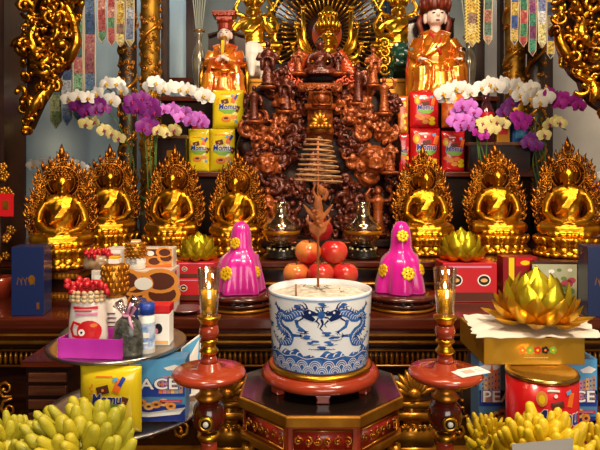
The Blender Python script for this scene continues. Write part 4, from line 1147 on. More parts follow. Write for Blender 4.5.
# ---------------------------------------------------------------- candle stands
def candle_stand(px, label, lc):
    Y = 1.05; x = XX(px, Y); zz = lambda py: ZZ(py, Y); s = L(1, Y)
    t = thing('candle_stand', label, 'candle stand', (x, Y, 0))
    def lt(nm, pr, m_, **k): return obj(nm, MB().lathe([(r*s, zz(y)) for r, y in pr], (x, Y, 0), 32, **k), m_, t)
    lt('disc', [(0, 379), (20, 379), (34, 377), (37, 373), (35, 369.5), (24, 369), (12, 368), (10, 362), (0, 362)], M_lacr)
    lt('turned_neck', [(0, 362), (9, 362), (8, 358), (6, 354), (0, 354)], M_lacr)
    lt('gilt_collar', [(0, 353.9), (7, 353.9), (10, 350.5), (7, 347), (6.5, 344), (9.5, 341), (8, 338.1), (0, 338.1)], M_goldb)
    lt('bead', [(0, 338), (9, 337), (10, 331), (9, 326), (7, 324.6), (0, 324.6)], M_lacr)
    lt('gilt_cup', [(0, 324.5), (8, 324.5), (9, 321), (11, 318.5), (12, 316), (9, 315.2), (0, 315.2)], M_goldb)
    lt('shaft', [(0, 600), (10, 600), (10, 470), (8, 443), (8, 440.2), (0, 440.2)], M_lacr)
    lt('gilt_ring', [(0, 440), (10, 439), (12, 435), (9, 431), (0, 431)], M_goldb)
    lt('bulb', [(0, 430.9), (9, 430.9), (15, 424), (17, 415), (15, 405), (10, 399.2), (0, 399.2)], mat('stand_maroon', '#54180c', .2, coat=.7))
    lt('upper_ring', [(0, 399), (12, 398.5), (14, 395.5), (10, 392), (8, 388), (11, 384), (14, 381), (14, 379.2), (0, 379.2)], M_ochre)
    g = MB(); c = P(px, 416, Y)+Vector((0, -17*s, 0))
    g.m(0).lathe([(6.8*s, -.002), (7.6*s, .004), (6.0*s, .008), (4.6*s, .006)], c, 20, R=FV, caps=False); g.m(1).lathe([(0, .006), (5*s, .006), (5*s, .0), (0, 0)], c, 18, R=FV)
    m2 = obj('eye_boss', g, [M_goldb, M_dark], t); obj('jewel', MB().ell(c+Vector((0, -.007, 0)), (2.9*s, .003, 2.9*s)), mat('jewel', '#d8d4cc', .15, coat=.5), t)
    lt('base', [(0, 720), (30, 720), (30, 704), (22, 694), (14, 640), (12, 600.1), (0, 600.1)], M_lacd)
    # glass cup with oil and flame
    zb = zz(315)+.0005
    u = thing('candle_glass', lc, 'candle glass', (x, Y, zb))
    top = zz(268); r0, r1 = 8.2*s, 11.8*s
    obj('cup', MB().lathe([(0, zb), (r0, zb), (r0+.001, zb+.002), (r1, top), (r1-.0018, top), (r0-.0012, zb+.005), (0, zb+.005)], (x, Y, 0), 32), thin_glass('cup_glass', '#fff8ea', .82), u)
    lv = zb+.046
    obj('oil', MB().lathe([(0, zb+.0055), (r0-.0018, zb+.0055), (r0-.0009, lv), (0, lv)], (x, Y, 0), 28), mat('lamp_oil', '#d9a818', .08, coat=.5), u)
    obj('flame', MB().lathe([(0, lv+.002), (.0022, lv+.004), (.003, lv+.008), (.0015, lv+.013), (0, lv+.017)], (x, Y, 0), 12), mat('flame', '#ffd890', .5, emit=14.), u)
    pl_ = bpy.data.lights.new('candle_light', 'POINT'); pl_.energy = .12; pl_.color = (1, .7, .35); pl_.shadow_soft_size = .01; po = bpy.data.objects.new('candle_light', pl_); COL.objects.link(po); po.location = (x, Y, lv+.03)
    obj('wick', MB().tube([(x, Y, lv-.004), (x, Y, lv+.005)], .001, 6), M_dark, u)
candle_stand(209, 'red turned candle stand with a round disc, left of the porcelain censer', 'lit glass of amber oil on the candle stand beside the biscuit cartons')
candle_stand(445, 'red turned candle stand whose disc carries a white paper slip', 'lit glass of amber oil on the candle stand above the white slip')
g = MB(); g.box((0, 0, .0008), (.066, .036, .0012)); Rz = rotz(.42)
Y = 1.03; c = Vector((XX(470, Y), Y, ZZ(369, 1.05)+.0008))
for i in range(len(g.v)): g.v[i] = Rz @ g.v[i]+c
o = thing('paper_slip', 'white printed paper slip lying on the red disc of the candle stand', 'paper', c)
obj('sheet', g, M_white, o, smooth=False)
g = MB(); g.box((-.004, 0, .0017), (.024, .016, .0004)); g.box((.02, .004, .0017), (.012, .003, .0004)); g.box((.02, -.004, .0017), (.014, .002, .0004))
for i in range(len(g.v)): g.v[i] = Rz @ g.v[i]+c
obj('print', g, mat('print_pale_red', '#e0b0a0', .6), o, smooth=False)

# ---------------------------------------------------------------- draped hooded figures on round wooden stands
M_mag = mat('magenta_satin', '#d4089c', .28, coat=.5, col2='#b8067f', nscale=6, sheen=.3)
def draped(px, label, lst, flowers, seed):
    Y = 1.8; x = XX(px, Y); s = L(1, Y)
    t = thing('round_wooden_stand', lst, 'stand', (x, Y, T0))
    zt = ZZ(291, Y)
    obj('top_disc', MB().lathe([(0, zt-.02), (32*s, zt-.02), (37*s, zt-.012), (37*s, zt-.006), (33*s, zt), (0, zt)], (x, Y, 0), 40), M_lac, t)
    obj('body', MB().lathe([(0, T0+.012), (31*s, T0+.012), (36*s, T0+.022), (34*s, T0+.028), (27*s, zt-.026), (30*s, zt-.0205), (0, zt-.0205)], (x, Y, 0), 40), M_lac, t)
    obj('gilt_foot', MB().lathe([(0, T0+.0006), (33*s, T0+.0006), (35*s, T0+.006), (32*s, T0+.0115), (0, T0+.0115)], (x, Y, 0), 40), M_ochre, t)
    for k in range(3):
        a = -PI/2+(k-1)*.9; c = Vector((x+33.5*s*math.cos(a), Y+33.5*s*math.sin(a), T0+.025)); Fm = frame((-math.sin(a), math.cos(a), 0), (0, 0, 1))
        g = MB(); g.scroll(c+Fm @ Vector((-.012, 0, 0)), .009, .003, Fm, 1.2, 0, 1); g.scroll(c+Fm @ Vector((.012, 0, 0)), .009, .003, Fm, 1.2, PI, -1); obj('carved_scroll', g, M_lacd, t)
    zb = zt+.0008; rn = random.Random(seed)
    u = thing('draped_cover', label, 'draped cover', (x, Y, zb))
    ht = ZZ(221, Y)-zb
    pr = [(33, 0), (33.2, .02), (32.4, .1), (30.5, .2), (28.5, .3), (27, .38), (25, .45), (21, .51), (15.5, .56), (13.6, .62), (12.8, .68), (12.6, .76), (11.6, .85), (9.4, .93), (5.5, .985), (0, 1)]
    ph = [rn.random()*6 for _ in range(4)]
    def fold(th, r, z, k):
        zz_ = (z-zb)/ht; a_ = .11*max(0, .6-zz_)+.03
        w = math.sin(6*th+ph[0])+.6*math.sin(11*th+ph[1])
        return r*(1-.5*a_+a_*w)*(1-.16*max(0, math.cos(th))**4*(zz_ < .5)), z
    prof = [(24.5/33*r*s if False else r*s*.82, zb+h*ht) for r, h in pr]
    g = MB().lathe(prof, (x, Y, 0), 72, fold); cl = obj('cloth', g, M_mag, u)
    def csurf(o):
        def f(a, h):
            for i in range(len(pr)-1):
                if pr[i][1] <= h <= pr[i+1][1]:
                    r = pr[i][0]+(pr[i+1][0]-pr[i][0])*(h-pr[i][1])/(pr[i+1][1]-pr[i][1]); break
            rr, _ = fold(a, r*s*.82, zb+h*ht, 0); rr += o
            return Vector((x+rr*math.cos(a), Y+rr*math.sin(a), zb+h*ht))
        return f
    for (fa, fh, fr) in flowers:
        c = csurf(.002)(fa, fh); nrm = Vector((math.cos(fa), math.sin(fa), .25)).normalized(); Fm = frame((-math.sin(fa), math.cos(fa), 0), nrm.cross(Vector((-math.sin(fa), math.cos(fa), 0))))
        g = MB(); R = fr*s
        for k in range(8):
            a = 2*PI*k/8; g.m(0).ell(c+Fm @ Vector((R*.62*math.cos(a), R*.62*math.sin(a), 0)), (R*.36, R*.36, .003), Fm, 8, 5)
        g.m(0).ell(c, (R*.62, R*.62, .004), Fm); 
        for k in range(5): g.m(1).ell(c+Fm @ Vector((R*.35*math.cos(k*1.257), R*.35*math.sin(k*1.257), .003)), (R*.14, R*.14, .002), Fm, 6, 4)
        obj('flower_badge', g, [mat('badge_yellow', '#f0c21c', .35, .3), M_ochre], u)
    g = MB(); g.tube([csurf(.001)(2*PI*k/36, .015) for k in range(36)], .0022, 6, closed=True); obj('hem_cord', g, mat('magenta_dark', '#8c0868', .4), u)
draped(241, 'magenta hooded satin cover with yellow flower badges, nearer the red cracker boxes', 'round brown wooden stand with gilt foot near the red cracker boxes', [(-PI/2-.42, .70, 6.2), (-PI/2-.5, .30, 7.5), (-PI/2+.95, .30, 6)], 1)
draped(401, 'magenta hooded satin cover with flower badges facing front, left of the golden lotus', 'round brown wooden stand with gilt foot beside the candle glass above the white slip', [(-PI/2-.02, .80, 6.5), (-PI/2+.12, .30, 7.2), (-PI/2-1.0, .32, 7), (-PI/2+1.0, .33, 6)], 2)

# ---------------------------------------------------------------- glass oil lamps
def lamp(px, label):
    Y = 2.11; x = XX(px, Y); s = L(1, Y); z = lambda py: ZZ(py, Y)
    z0 = S1
    t = thing('glass_lamp', label, 'lamp', (x, Y, z0))
    def lt(nm, pr, m_, **k): return obj(nm, MB().lathe(pr, (x, Y, 0), 28, **k), m_, t)
    M_lg = thin_glass('lamp_glass', '#fff4e0', .70, .12, '#e6dcc6')
    lt('base', [(0, z0+.0005), (17*s, z0+.0005), (18*s, z0+.012), (14*s, z0+.02), (15*s, z0+.03), (8*s, z0+.045), (7*s, z(247)), (12*s, z(244.5)), (0, z(244.5))], M_black)
    lt('globe', [(0, z(244.2)), (7*s, z(244.2)), (15*s, z(240)), (18*s, z(234)), (17.5*s, z(229)), (18.5*s, z(227)), (15*s, z(222)), (9*s, z(217)), (7*s, z(214)), (7*s, z(204)), (8*s, z(202)), (6.6*s, z(202)), (5.8*s, z(214)), (8*s, z(218)), (14*s, z(223)), (16.5*s, z(229)), (16*s, z(236)), (6*s, z(242.5)), (0, z(242.5))], M_lg)
    lt('gilt_band', [(18.6*s, z(233.5)), (19.2*s, z(231.5)), (18.4*s, z(230))], M_ochre, caps=False)
    g = MB()
    for k in range(12):
        a = 2*PI*k/12; g.ell((x+13*s*math.cos(a), Y+13*s*math.sin(a), z0+.036), .0055, seg=7, rings=5)
    obj('bead_ring', g, mat('bead_pale', '#c9b88a', .25, .5), t)
    lt('wick_holder', [(0, z(236)), (6*s, z(236)), (6*s, z(226)), (2*s, z(224)), (2*s, z(212)), (0, z(212))], M_ochre)
lamp(281, 'clear round glass oil lamp on a dark foot, beside the yellow-sided apple')
lamp(363, 'clear round glass oil lamp on a dark foot, beside the big red apple')
# ---------------------------------------------------------------- printed cartons, pouches, jars
def planar(c, Fm, o=.0006):
    c = Vector(c)
    return lambda x, y: c+Fm @ Vector((x, y, o))
def circ(x, y, rx, ry=None, n=14, a0=0.):
    ry = ry or rx; return [(x+rx*math.cos(a0+2*PI*k/n), y+ry*math.sin(a0+2*PI*k/n)) for k in range(n)]
def rect(x, y, w, h, a=0.):
    ca, sa = math.cos(a), math.sin(a)
    return [(x+dx*ca-dy*sa, y+dx*sa+dy*ca) for dx, dy in ((-w/2, -h/2), (w/2, -h/2), (w/2, h/2), (-w/2, h/2))]
def carton(name, label, cat, c, d, rz, mats, group=None):
    """box with its base centre at c; returns thing, front frame info"""
    c = Vector(c); R = rotz(rz)
    t = thing(name, label, cat, c, group)
    obj('box', MB().box(c+Vector((0, 0, d[2]/2)), d, R), mats, t, smooth=False, bevel=.0015)
    Fm = frame(R @ Vector((1, 0, 0)), (0, 0, 1))
    fc = c+R @ Vector((0, -d[1]/2, 0))+Vector((0, 0, d[2]/2))
    return t, fc, Fm
PRINT = [mat('print_white', '#f4f2ec', .4), M_choc, M_bisc, M_biscl, M_yel, M_red, M_blue, mat('print_navy', '#1b2f86', .4), M_sky, mat('print_green', '#7fae3a', .4), M_dark, mat('print_pink', '#d987a8', .4), mat('print_orange', '#e8742a', .4), mat('print_stone', '#b98a6a', .5), mat('print_grey', '#9aa4a8', .5)]
WH, CH, BI, BL, YE, RE, BU, NV, SK, GR, DK, PK, OG, ST, GY = range(15)
def layer(sf, k): return lambda x, y: sf(x, y, .0006+.0004*k)

# pouch of sandwich biscuits
def pouch_surf(c, w, h, dep, Fm):
    def f(x, y, o=0.):
        u = max(-1, min(1, 2*x/w)); v = max(-1, min(1, 2*y/h))
        b = dep/2*(1-abs(u)**3.2)**.6*(1-abs(v)**4)**.6
        return Vector(c)+Fm @ Vector((x, y, b+o))
    return f
def pouch_art(g, S, w, h, kind, seed=0):
    """front print: biscuits above, the big blue lettering outlined in white, filled biscuits below"""
    m = min(w, h*.62)
    def bis(x, y, a, s, col=CH): g.m(col).patch(rect(x, y, .24*m*s, .16*m*s, a), layer(S, 1)); g.m(BI if col == CH else BL).patch(rect(x, y, .05*m*s, .05*m*s, a), layer(S, 2))
    if kind == 'yellow':
        bis(-.1*m, .30*m, .25, 1.25); g.m(OG).patch(rect(.27*m, .40*m, .18*m, .33*m, -.35), layer(S, 1)); g.m(BU).patch(rect(.36*m, .5*m, .1*m, .22*m, -.5), layer(S, 2)); g.m(SK).patch(rect(.2*m, .55*m, .12*m, .08*m, .4), layer(S, 2))
        bis(.40*m, .0, 1.2, 1.1); g.m(YE).patch(rect(-.05*m, .62*m, .5*m, .05*m), layer(S, 1)); g.m(OG).patch(rect(-.08*m, .62*m, .4*m, .025*m), layer(S, 2))
        g.m(OG).patch(circ(-.05*m, -.42*m, .2*m, .13*m), layer(S, 1)); g.m(BI).patch(circ(-.05*m, -.40*m, .15*m, .09*m), layer(S, 2)); g.m(CH).patch(circ(-.05*m, -.39*m, .1*m, .05*m), layer(S, 3))
        g.m(BI).patch(circ(.27*m, -.34*m, .14*m, .09*m), layer(S, 1)); g.m(SK).patch(circ(.36*m, -.52*m, .06*m), layer(S, 1))
        for k in range(4): g.m(OG).patch(circ(-.42*m+.05*m*(k % 2), .2*m+.07*m*k, .03*m, n=8), layer(S, 1))
    else:
        g.m(BI).patch(circ(-.34*m, .40*m, .13*m, .19*m), layer(S, 1)); g.m(YE).patch(circ(-.34*m, .38*m, .07*m, .11*m), layer(S, 2))
        g.m(CH).patch(rect(.02*m, .26*m, .3*m, .17*m, .2), layer(S, 1)); g.m(OG).patch(rect(.37*m, .36*m, .16*m, .34*m, -.25), layer(S, 1)); g.m(SK).patch(rect(.3*m, .55*m, .13*m, .1*m, .3), layer(S, 2))
        g.m(WH).patch(rect(-.08*m, .6*m, .28*m, .05*m), layer(S, 1)); g.m(WH).patch(circ(-.03*m, .48*m, .045*m), layer(S, 1))
        for q, (x, y) in enumerate(((-.15, -.38), (.12, -.34), (.3, -.42), (.02, -.55), (.32, -.6), (-.3, -.3))): g.m((BI, OG, YE, BI, YE, OG)[q]).patch(circ(x*m, y*m, .15*m, .1*m), layer(S, 1+q % 2))
    g.m(GR).patch([(-.36*m, -.06*m), (-.1*m, -.2*m), (.2*m, -.19*m), (.36*m, -.08*m), (.3*m, .0), (-.3*m, .02*m)], layer(S, 2))
def letters(parent, S, word, size, cols=(WH, NV), k0=3, shear=.12, off=.035, y=.0, x=0., name='lettering', fit=None, bold=.018):
    g = MB(); e = 1.
    if fit:
        vs, _ = text_mesh(word, size, bold*size, 'CENTER', shear, 1.); e = fit/(max(v[0] for v in vs)-min(v[0] for v in vs))
    g.m(0).text(word, size, lambda a, b: S(a+x, b+y, .0006+.0004*k0), offset=off*size, shear=shear, ext=e)
    g.m(1).text(word, size, lambda a, b: S(a+x, b+y, .0010+.0004*k0), offset=bold*size, shear=shear, ext=e)
    return obj(name, g, [PRINT[cols[0]], PRINT[cols[1]]], parent, smooth=False)
def pouch(label, px, pyb, pyt, wpx, Y, kind, rz=0., tilt=0., name='snack_pouch', zb=None, group=None, blue=False):
    zb = ZZ(pyb, Y) if zb is None else zb
    h = L(pyb-pyt, Y); w = L(wpx, Y); dep = .34*w
    c = Vector((XX(px, Y), Y, zb+h/2)); R = rotz(rz); Fm = frame(R @ Vector((1, 0, 0)), (0, 0, 1))
    t = thing(name, label, 'snack pouch', (XX(px, Y), Y, zb), group)
    n, m_ = 20, 24; S = pouch_surf(c, w, h, dep, Fm); g = MB()
    def back(x, y): p = S(x, y); d = p-c; f = Fm.transposed() @ d; return c+Fm @ Vector((f.x, f.y, -f.z))
    base = {}
    for side, fn in ((0, lambda x, y: S(x, y)), (1, back)):
        ids = g.addv([fn(-w/2+w*i/n, -h/2+h*j/m_)+Fm @ Vector((0, 0, .0012*(1-2*side)+.0008*math.sin(i*1.7)*(j in (0, m_)))) for j in range(m_+1) for i in range(n+1)])
        g.addf([(ids+j*(n+1)+i, ids+j*(n+1)+i+1, ids+(j+1)*(n+1)+i+1, ids+(j+1)*(n+1)+i) if not side else (ids+j*(n+1)+i, ids+(j+1)*(n+1)+i, ids+(j+1)*(n+1)+i+1, ids+j*(n+1)+i+1) for j in range(m_) for i in range(n)])
        base[side] = ids
    a, b_ = base[0], base[1]; N = n+1
    for j in range(m_): g.addf([(a+j*N, a+(j+1)*N, b_+(j+1)*N, b_+j*N), (a+j*N+n, b_+j*N+n, b_+(j+1)*N+n, a+(j+1)*N+n)])
    for i in range(n): g.addf([(a+i, b_+i, b_+i+1, a+i+1), (a+m_*N+i, a+m_*N+i+1, b_+m_*N+i+1, b_+m_*N+i)])
    col = {'yellow': mat('pouch_yellow', '#e3c81e', .25, coat=.6), 'red': mat('pouch_red', '#c81a1c', .25, coat=.6), 'orange': mat('pouch_orange', '#d8761c', .28, coat=.6, col2='#a83c10', nscale=30)}[kind]
    obj('bag', g, col, t)
    if kind != 'orange':
        S0 = S; S = lambda x, y, o=0.: S0(x, y, o+.0016)
        g = MB(); pouch_art(g, S, w, h, kind); obj('printed_picture', g, PRINT, t, smooth=False)
        letters(t, S, 'Momu', .30*min(w, h*.62)*1.1, off=.06, bold=.03, fit=.72*min(w, h*.62), y=.05*h)
    else:
        S0 = S; S = lambda x, y, o=0.: S0(x, y, o+.0016)
        g = MB()
        for q in range(12): g.m((BI, YE, BL)[q % 3]).patch(circ(random.uniform(-.32, .32)*w, random.uniform(-.36, .36)*h, .13*w, .06*h, 10), layer(S, 1+q % 3))
        obj('printed_picture', g, PRINT, t, smooth=False)
    return zb+h
YB = 2.67
zt = pouch('yellow snack pouch at the bottom of the pile beside the wooden chest', 199, 171, 128, 21, YB, 'yellow', zb=TI+.0005)
zt = pouch('yellow snack pouch at the bottom of the pile, showing its whole front', 222.5, 171, 128, 25, YB, 'yellow', zb=TI+.0005)
pouch('yellow snack pouch lying on top of the yellow pile, below the bearded statue', 228, 127.5, 89, 31, YB, 'yellow', zb=zt+.001)
zr = pouch('red snack pouch at the bottom of the pile, straight above a golden buddha', 425, 171.8, 128, 30, YB, 'red', zb=TI+.0005)
pouch('red snack pouch at the bottom of the pile, closest to the lilac orchid', 453, 171.8, 131, 23, YB, 'red', zb=TI+.0005)
zr2 = pouch('red snack pouch standing on top of the red pile below the monk statue', 424, 127, 91, 29, YB, 'red', zb=zr+.001)
pouch('orange snack pouch behind the lilac orchid, beside the top red pouch', 453, 127, 92, 23, YB, 'orange', zb=zr+.001-.0)
pouch('narrow red snack pouch at the bottom of the pile, beside the carved saint', 404, 171.8, 134, 10, YB, 'red', zb=TI+.0005)
pouch('narrow orange snack pouch wedged between the carving and the top red pouch', 403, 133, 95, 10.5, YB, 'orange', zb=TI+.0005+L(37.8, YB)+.001)
# red boxes behind the yellow pouches
t, fc, Fm = carton('red_gift_box', 'plain red gift box behind the lilac orchid, beside the yellow pouches', 'box', (XX(196, 2.66), 2.717, TI+.0005), (.055, .03, L(61, 2.66)), 0, M_lacred)
g = MB(); g.box(fc+Fm @ Vector((0, .03, .001)), (.03, .002, .05)); obj('printed_label', g, M_ochre, t, smooth=False)

# mangoes on the chest
for k, (px, w_, lab) in enumerate(((163, 7.0, 'yellow mango on the wooden chest, nearest the dark post'), (176, 7.5, 'yellow mango on the wooden chest, nearest the yellow pouches'), (169.5, 6.2, 'yellow mango behind two others on the wooden chest'))):
    Y = 2.655 if k < 2 else 2.70; c = Vector((XX(px, 2.66), Y, ZCH1+L(5.6, 2.66))); s = L(1, 2.66)
    t = thing('mango', lab, 'mango', (c.x, c.y, ZCH1), 'mangoes on the chest'); X = rotz(.5*k)
    obj('flesh', MB().lathe([(0, -5.6*s), (3.4*s, -4.6*s), (5.4*s, -1.5*s), (5.6*s, 1*s), (4*s, 4.2*s), (1.6*s, 5.8*s), (0, 6*s)], c, 18, lambda th, r, z, q: (r*(1+.12*math.cos(th)), z), R=X), mat('mango_yellow', '#e2b52a', .35, col2='#d69a1e', nscale=12, coat=.3), t)
    obj('stem', MB().tube([c+X @ Vector((0, 0, 5.6*s)), c+X @ Vector((.004, 0, 7*s))], .0025, 6), mat('mango_stem', '#4a3a1c', .7), t)
# things on the other chest
Y = 2.66; x = XX(486, Y); z = ZCH2; s = L(1, Y)
t = thing('bottle', 'dark bottle with a red label and pink neck on the chest behind the orchids', 'bottle', (x, Y, z))
obj('glass_body', MB().lathe([(0, z), (8*s, z), (8*s, z+30*s), (5*s, z+38*s), (3.4*s, z+42*s), (3.4*s, z+52*s), (0, z+52*s)], (x, Y, 0), 22), mat('bottle_dark', '#5a2230', .12, coat=.6), t)
obj('label_band', MB().lathe([(8.15*s, z+10*s), (8.15*s, z+30*s)], (x, Y, 0), 22, caps=False), M_red, t)
obj('cap', MB().lathe([(0, z+52.1*s), (3.8*s, z+52.1*s), (3.8*s, z+60*s), (0, z+60*s)], (x, Y, 0), 18), mat('cap_pink', '#c46a7c', .4), t)
t, fc, Fm = carton('small_carton', 'small blue carton on the chest, under the bright purple orchid', 'carton', (XX(518, 2.69), 2.697, ZCH2), (L(16, 2.66), .06, L(26, 2.66)), .1, mat('carton_blue', '#2a5a9a', .4))
g = MB(); Sf = lambda x, y, o: fc+Fm @ Vector((x, y, o)); g.m(WH).patch(rect(0, .03, .05, .02), layer(Sf, 0)); g.m(SK).patch(rect(0, -.02, .05, .04), layer(Sf, 0)); obj('printed_picture', g, PRINT, t, smooth=False)
t, fc, Fm = carton('small_carton', 'small golden orange carton on the chest, between the bottle and the blue carton', 'carton', (XX(503, 2.65), 2.67, ZCH2), (L(13, 2.66), .05, L(22, 2.66)), 0, mat('carton_gold', '#c8821e', .35, .4))
g = MB(); g.m(RE).patch(rect(0, 0, .04, .03), layer(Sf if False else (lambda x, y, o: fc+Fm @ Vector((x, y, o))), 0)); obj('printed_picture', g, PRINT, t, smooth=False)

# ---------------------------------------------------------------- silver tiers at the left
XT, YT = XX(118, 1.25), 1.25
t = thing('tiered_tray', 'two-tier round silver tray stand loaded with packaged offerings', 'tray stand', (XT, YT, 0))
ZU, ZL = 1.036, .893
def plate(nm, r, z, XT=XT): obj(nm, MB().lathe([(0, z-.006), (r-.02, z-.006), (r-.002, z-.002), (r, z+.003), (r-.003, z+.005), (r-.02, z), (0, z)], (XT, YT, 0), 56), M_silver, t)
plate('upper_tray', .15, ZU); plate('lower_tray', .172, ZL, XT+.016)
obj('column', MB().lathe([(0, 0), (.12, 0), (.12, .02), (.03, .05), (.018, .12), (.018, ZL-.03), (.05, ZL-.0065), (0, ZL-.0065)], (XT, YT, 0), 28), M_silver, t)
obj('upper_column', MB().lathe([(0, ZL+.0005), (.022, ZL+.0005), (.012, ZL+.02), (.012, ZU-.03), (.014, ZU-.0065), (0, ZU-.0065)], (XT, YT, 0), 24), M_silver, t)

# lower tier: yellow pouch, blue PEACE carton, leaflet
pouch('large yellow snack pouch on the lower silver tray, behind fingered citrons', 111, 431, 366, 62, 1.12, 'yellow', rz=-.04, zb=ZL+.0056)
def peace_art(parent, fc, Fm, w, h, seed=0, fitw=.86, ly=.0, lh=.26):
    Sf = lambda x, y, o: fc+Fm @ Vector((x, y, o)); g = MB(); m = h
    g.m(SK).patch(rect(0, .27*h, w*.98, h*.44), layer(Sf, 0)); g.m(NV).patch(rect(0, -.36*h, w*.98, h*.26), layer(Sf, 0)); g.m(BU).patch(rect(0, .0, w*.98, h*.2), layer(Sf, 0))
    g.m(WH).patch([(-.5*w, .40*h), (-.3*w, .45*h), (-.1*w, .42*h), (-.2*w, .36*h), (-.45*w, .34*h)], layer(Sf, 1)); g.m(WH).patch([(.2*w, .36*h), (.35*w, .41*h), (.48*w, .37*h), (.4*w, .32*h), (.25*w, .32*h)], layer(Sf, 1))
    rn = random.Random(seed)
    for side in (-1, 1):       # rows of houses and a domed tower
        for k in range(6):
            x = side*(.16*w+.055*w*k); hh = h*(.44-.03*k+rn.uniform(-.03, .03)) if side < 0 else h*(.26+.014*k)
            g.m((ST, OG, PK, ST, BL, GY)[(k+(side > 0)) % 6]).patch(rect(x, -.05*h+hh/2, .05*w, hh), layer(Sf, 1))
            for q in range(4): g.m(NV).patch(rect(x, -.03*h+hh*(.2+.2*q), .02*w, hh*.07), layer(Sf, 2))
    x = -.28*w; g.m(ST).patch(rect(x, .22*h, .06*w, .2*h), layer(Sf, 2)); g.m(OG).patch([(x-.035*w, .32*h), (x+.035*w, .32*h), (x+.02*w, .38*h), (x, .46*h), (x-.02*w, .38*h)], layer(Sf, 2))
    for k in range(7):         # biscuits on a plate
        g.m((BI, BL)[k % 2]).patch(circ(-.32*w+.1*w*k+.02*w, -.25*h+.03*h*(k % 3), .07*w, .06*h), layer(Sf, 2)); g.m(CH).patch(circ(-.30*w+.1*w*k, -.25*h+.03*h*(k % 3), .03*w, .02*h), layer(Sf, 3))
    g.m(WH).patch([(-.45*w, -.33*h), (0, -.37*h), (.45*w, -.33*h), (.5*w, -.27*h), (.42*w, -.38*h), (0, -.42*h), (-.42*w, -.38*h), (-.5*w, -.27*h)], layer(Sf, 3))
    g.m(RE).patch(rect(.30*w, -.17*h, .3*w, .035*h), layer(Sf, 3)); g.m(PK).patch(rect(.30*w, -.17*h, .24*w, .012*h), layer(Sf, 4))
    obj('printed_picture', g, PRINT, parent, smooth=False)
    letters(parent, Sf, 'PEACE', lh*h, cols=(NV, WH), k0=4, shear=0., off=.055, bold=.02, y=ly*h, fit=fitw*w)
M_peace = mat('carton_sky', '#4f86b4', .35, coat=.3)
w_ = L(72, 1.18); c = Vector((XX(151, 1.18), 1.186, ZL+.0056))
t, fc, Fm = carton('biscuit_carton', 'blue biscuit carton lettered PEACE standing on the lower silver tray', 'carton', c, (w_, .05, .13), .03, M_peace); peace_art(t, fc, Fm, w_, .13, 1, .78, .1, .24)
# pale leaflet and silver bag leaning at the right edge of the trays
def sheet(name, label, cat, pts, m_, prints=(), group=None):
    pts = [Vector(p) for p in pts]; nn = (pts[1]-pts[0]).cross(pts[3]-pts[0]).normalized()
    g = MB(); b = g.addv(pts+[p+nn*.0016 for p in pts]); g.addf([(b, b+3, b+2, b+1), (b+4, b+5, b+6, b+7)]+[(b+i, b+(i+1) % 4, b+4+(i+1) % 4, b+4+i) for i in range(4)])
    z = min(p.z for p in pts); c = sum(pts, Vector())/4
    t = thing(name, label, cat, (c.x, c.y, z), group); obj('sheet', g, m_, t, smooth=False)
    if prints:
        g = MB()
        for mi, (a0, b0, a1, b1) in prints:
            q = [pts[0].lerp(pts[1], a).lerp(pts[3].lerp(pts[2], a), b_) for a, b_ in ((a0, b0), (a1, b0), (a1, b1), (a0, b1))]
            sgn = 1 if nn.y < 0 else -1
            o_ = nn*(.0022 if sgn > 0 else -.0006); i = g.m(mi).addv([p+o_ for p in q]); g.addf([(i, i+1, i+2, i+3)])
        obj('printed_picture', g, PRINT, t, smooth=False)
    return t
sheet('snack_leaflet', 'white and blue printed packet leaning at the edge of the silver trays', 'packet', [(XX(178, 1.29), 1.27, ZL+.006), (XX(199, 1.31), 1.31, ZL+.008), (XX(201, 1.33), 1.33, ZZ(333, 1.33)), (XX(181, 1.30), 1.30, ZZ(348, 1.30))], M_white,
      [(SK, (.05, .55, .95, .97)), (BL, (.3, .6, .9, .8)), (NV, (.3, .04, .62, .42)), (BU, (.05, .46, .95, .5)), (OG, (.1, .7, .35, .9))])

# upper tier: pink tray and its contents
zt = ZU+.0005
xa, xb = XX(53, 1.12), XX(118, 1.12); ya, yb = 1.135, 1.22; R = rotz(-.08); cc = Vector(((xa+xb)/2+.004, (ya+yb)/2+.005, zt))
t = thing('gift_tray', 'bright pink shallow gift tray on the upper silver tray', 'tray', cc)
W_, D_, H_ = xb-xa, .085, .040
M_pink = mat('tray_pink', '#cf3fc0', .35, coat=.4, col2='#bb2fae', nscale=12)
g = MB(); g.box(cc+Vector((0, 0, .0015)), (W_, D_, .003), R)
for sx in (-1, 1): g.box(cc+R @ Vector((sx*W_/2, 0, H_/2)), (.003, D_+.003, H_), R); g.box(cc+R @ Vector((0, sx*D_/2, H_/2)), (W_, .003, H_), R)
obj('box', g, M_pink, t, smooth=False)
# the mug packet in the tray, with red ruffled tie
def ruffle(mb, c, r, n=30, h=.012, m=0, seed=1):
    rn = random.Random(seed)
    for k in range(n):
        a = rn.random()*6.28; rr = r*math.sqrt(rn.random()); p = Vector(c)+Vector((rr*math.cos(a), .55*rr*math.sin(a), rn.uniform(-h, h)))
        mb.m(m).ell(p, (r*.24, r*.15, h*.75), Euler((rn.random()*3, rn.random()*3, rn.random()*3)).to_matrix(), 7, 5)
bx = XX(88, 1.17); c = Vector((bx, 1.172, zt+.0035))
t = thing('gift_packet', 'clear gift packet printed with a red mug, tied with red ruffle, in the pink tray', 'packet', c)
Hs = ZZ(286, 1.17)-c.z
wmug = L(40, 1.17)
g = MB().lathe([(0, 0), (wmug*.47, 0), (wmug*.5, Hs*.1), (wmug*.47, Hs*.5), (wmug*.42, Hs*.75), (wmug*.36, Hs*.9), (0, Hs*.92)], c, 30, lambda th, r, z, k: (r*(1 if abs(math.cos(th)) > .9 else 1), z))
for v in g.v: v.y = c.y+(v.y-c.y)*.62
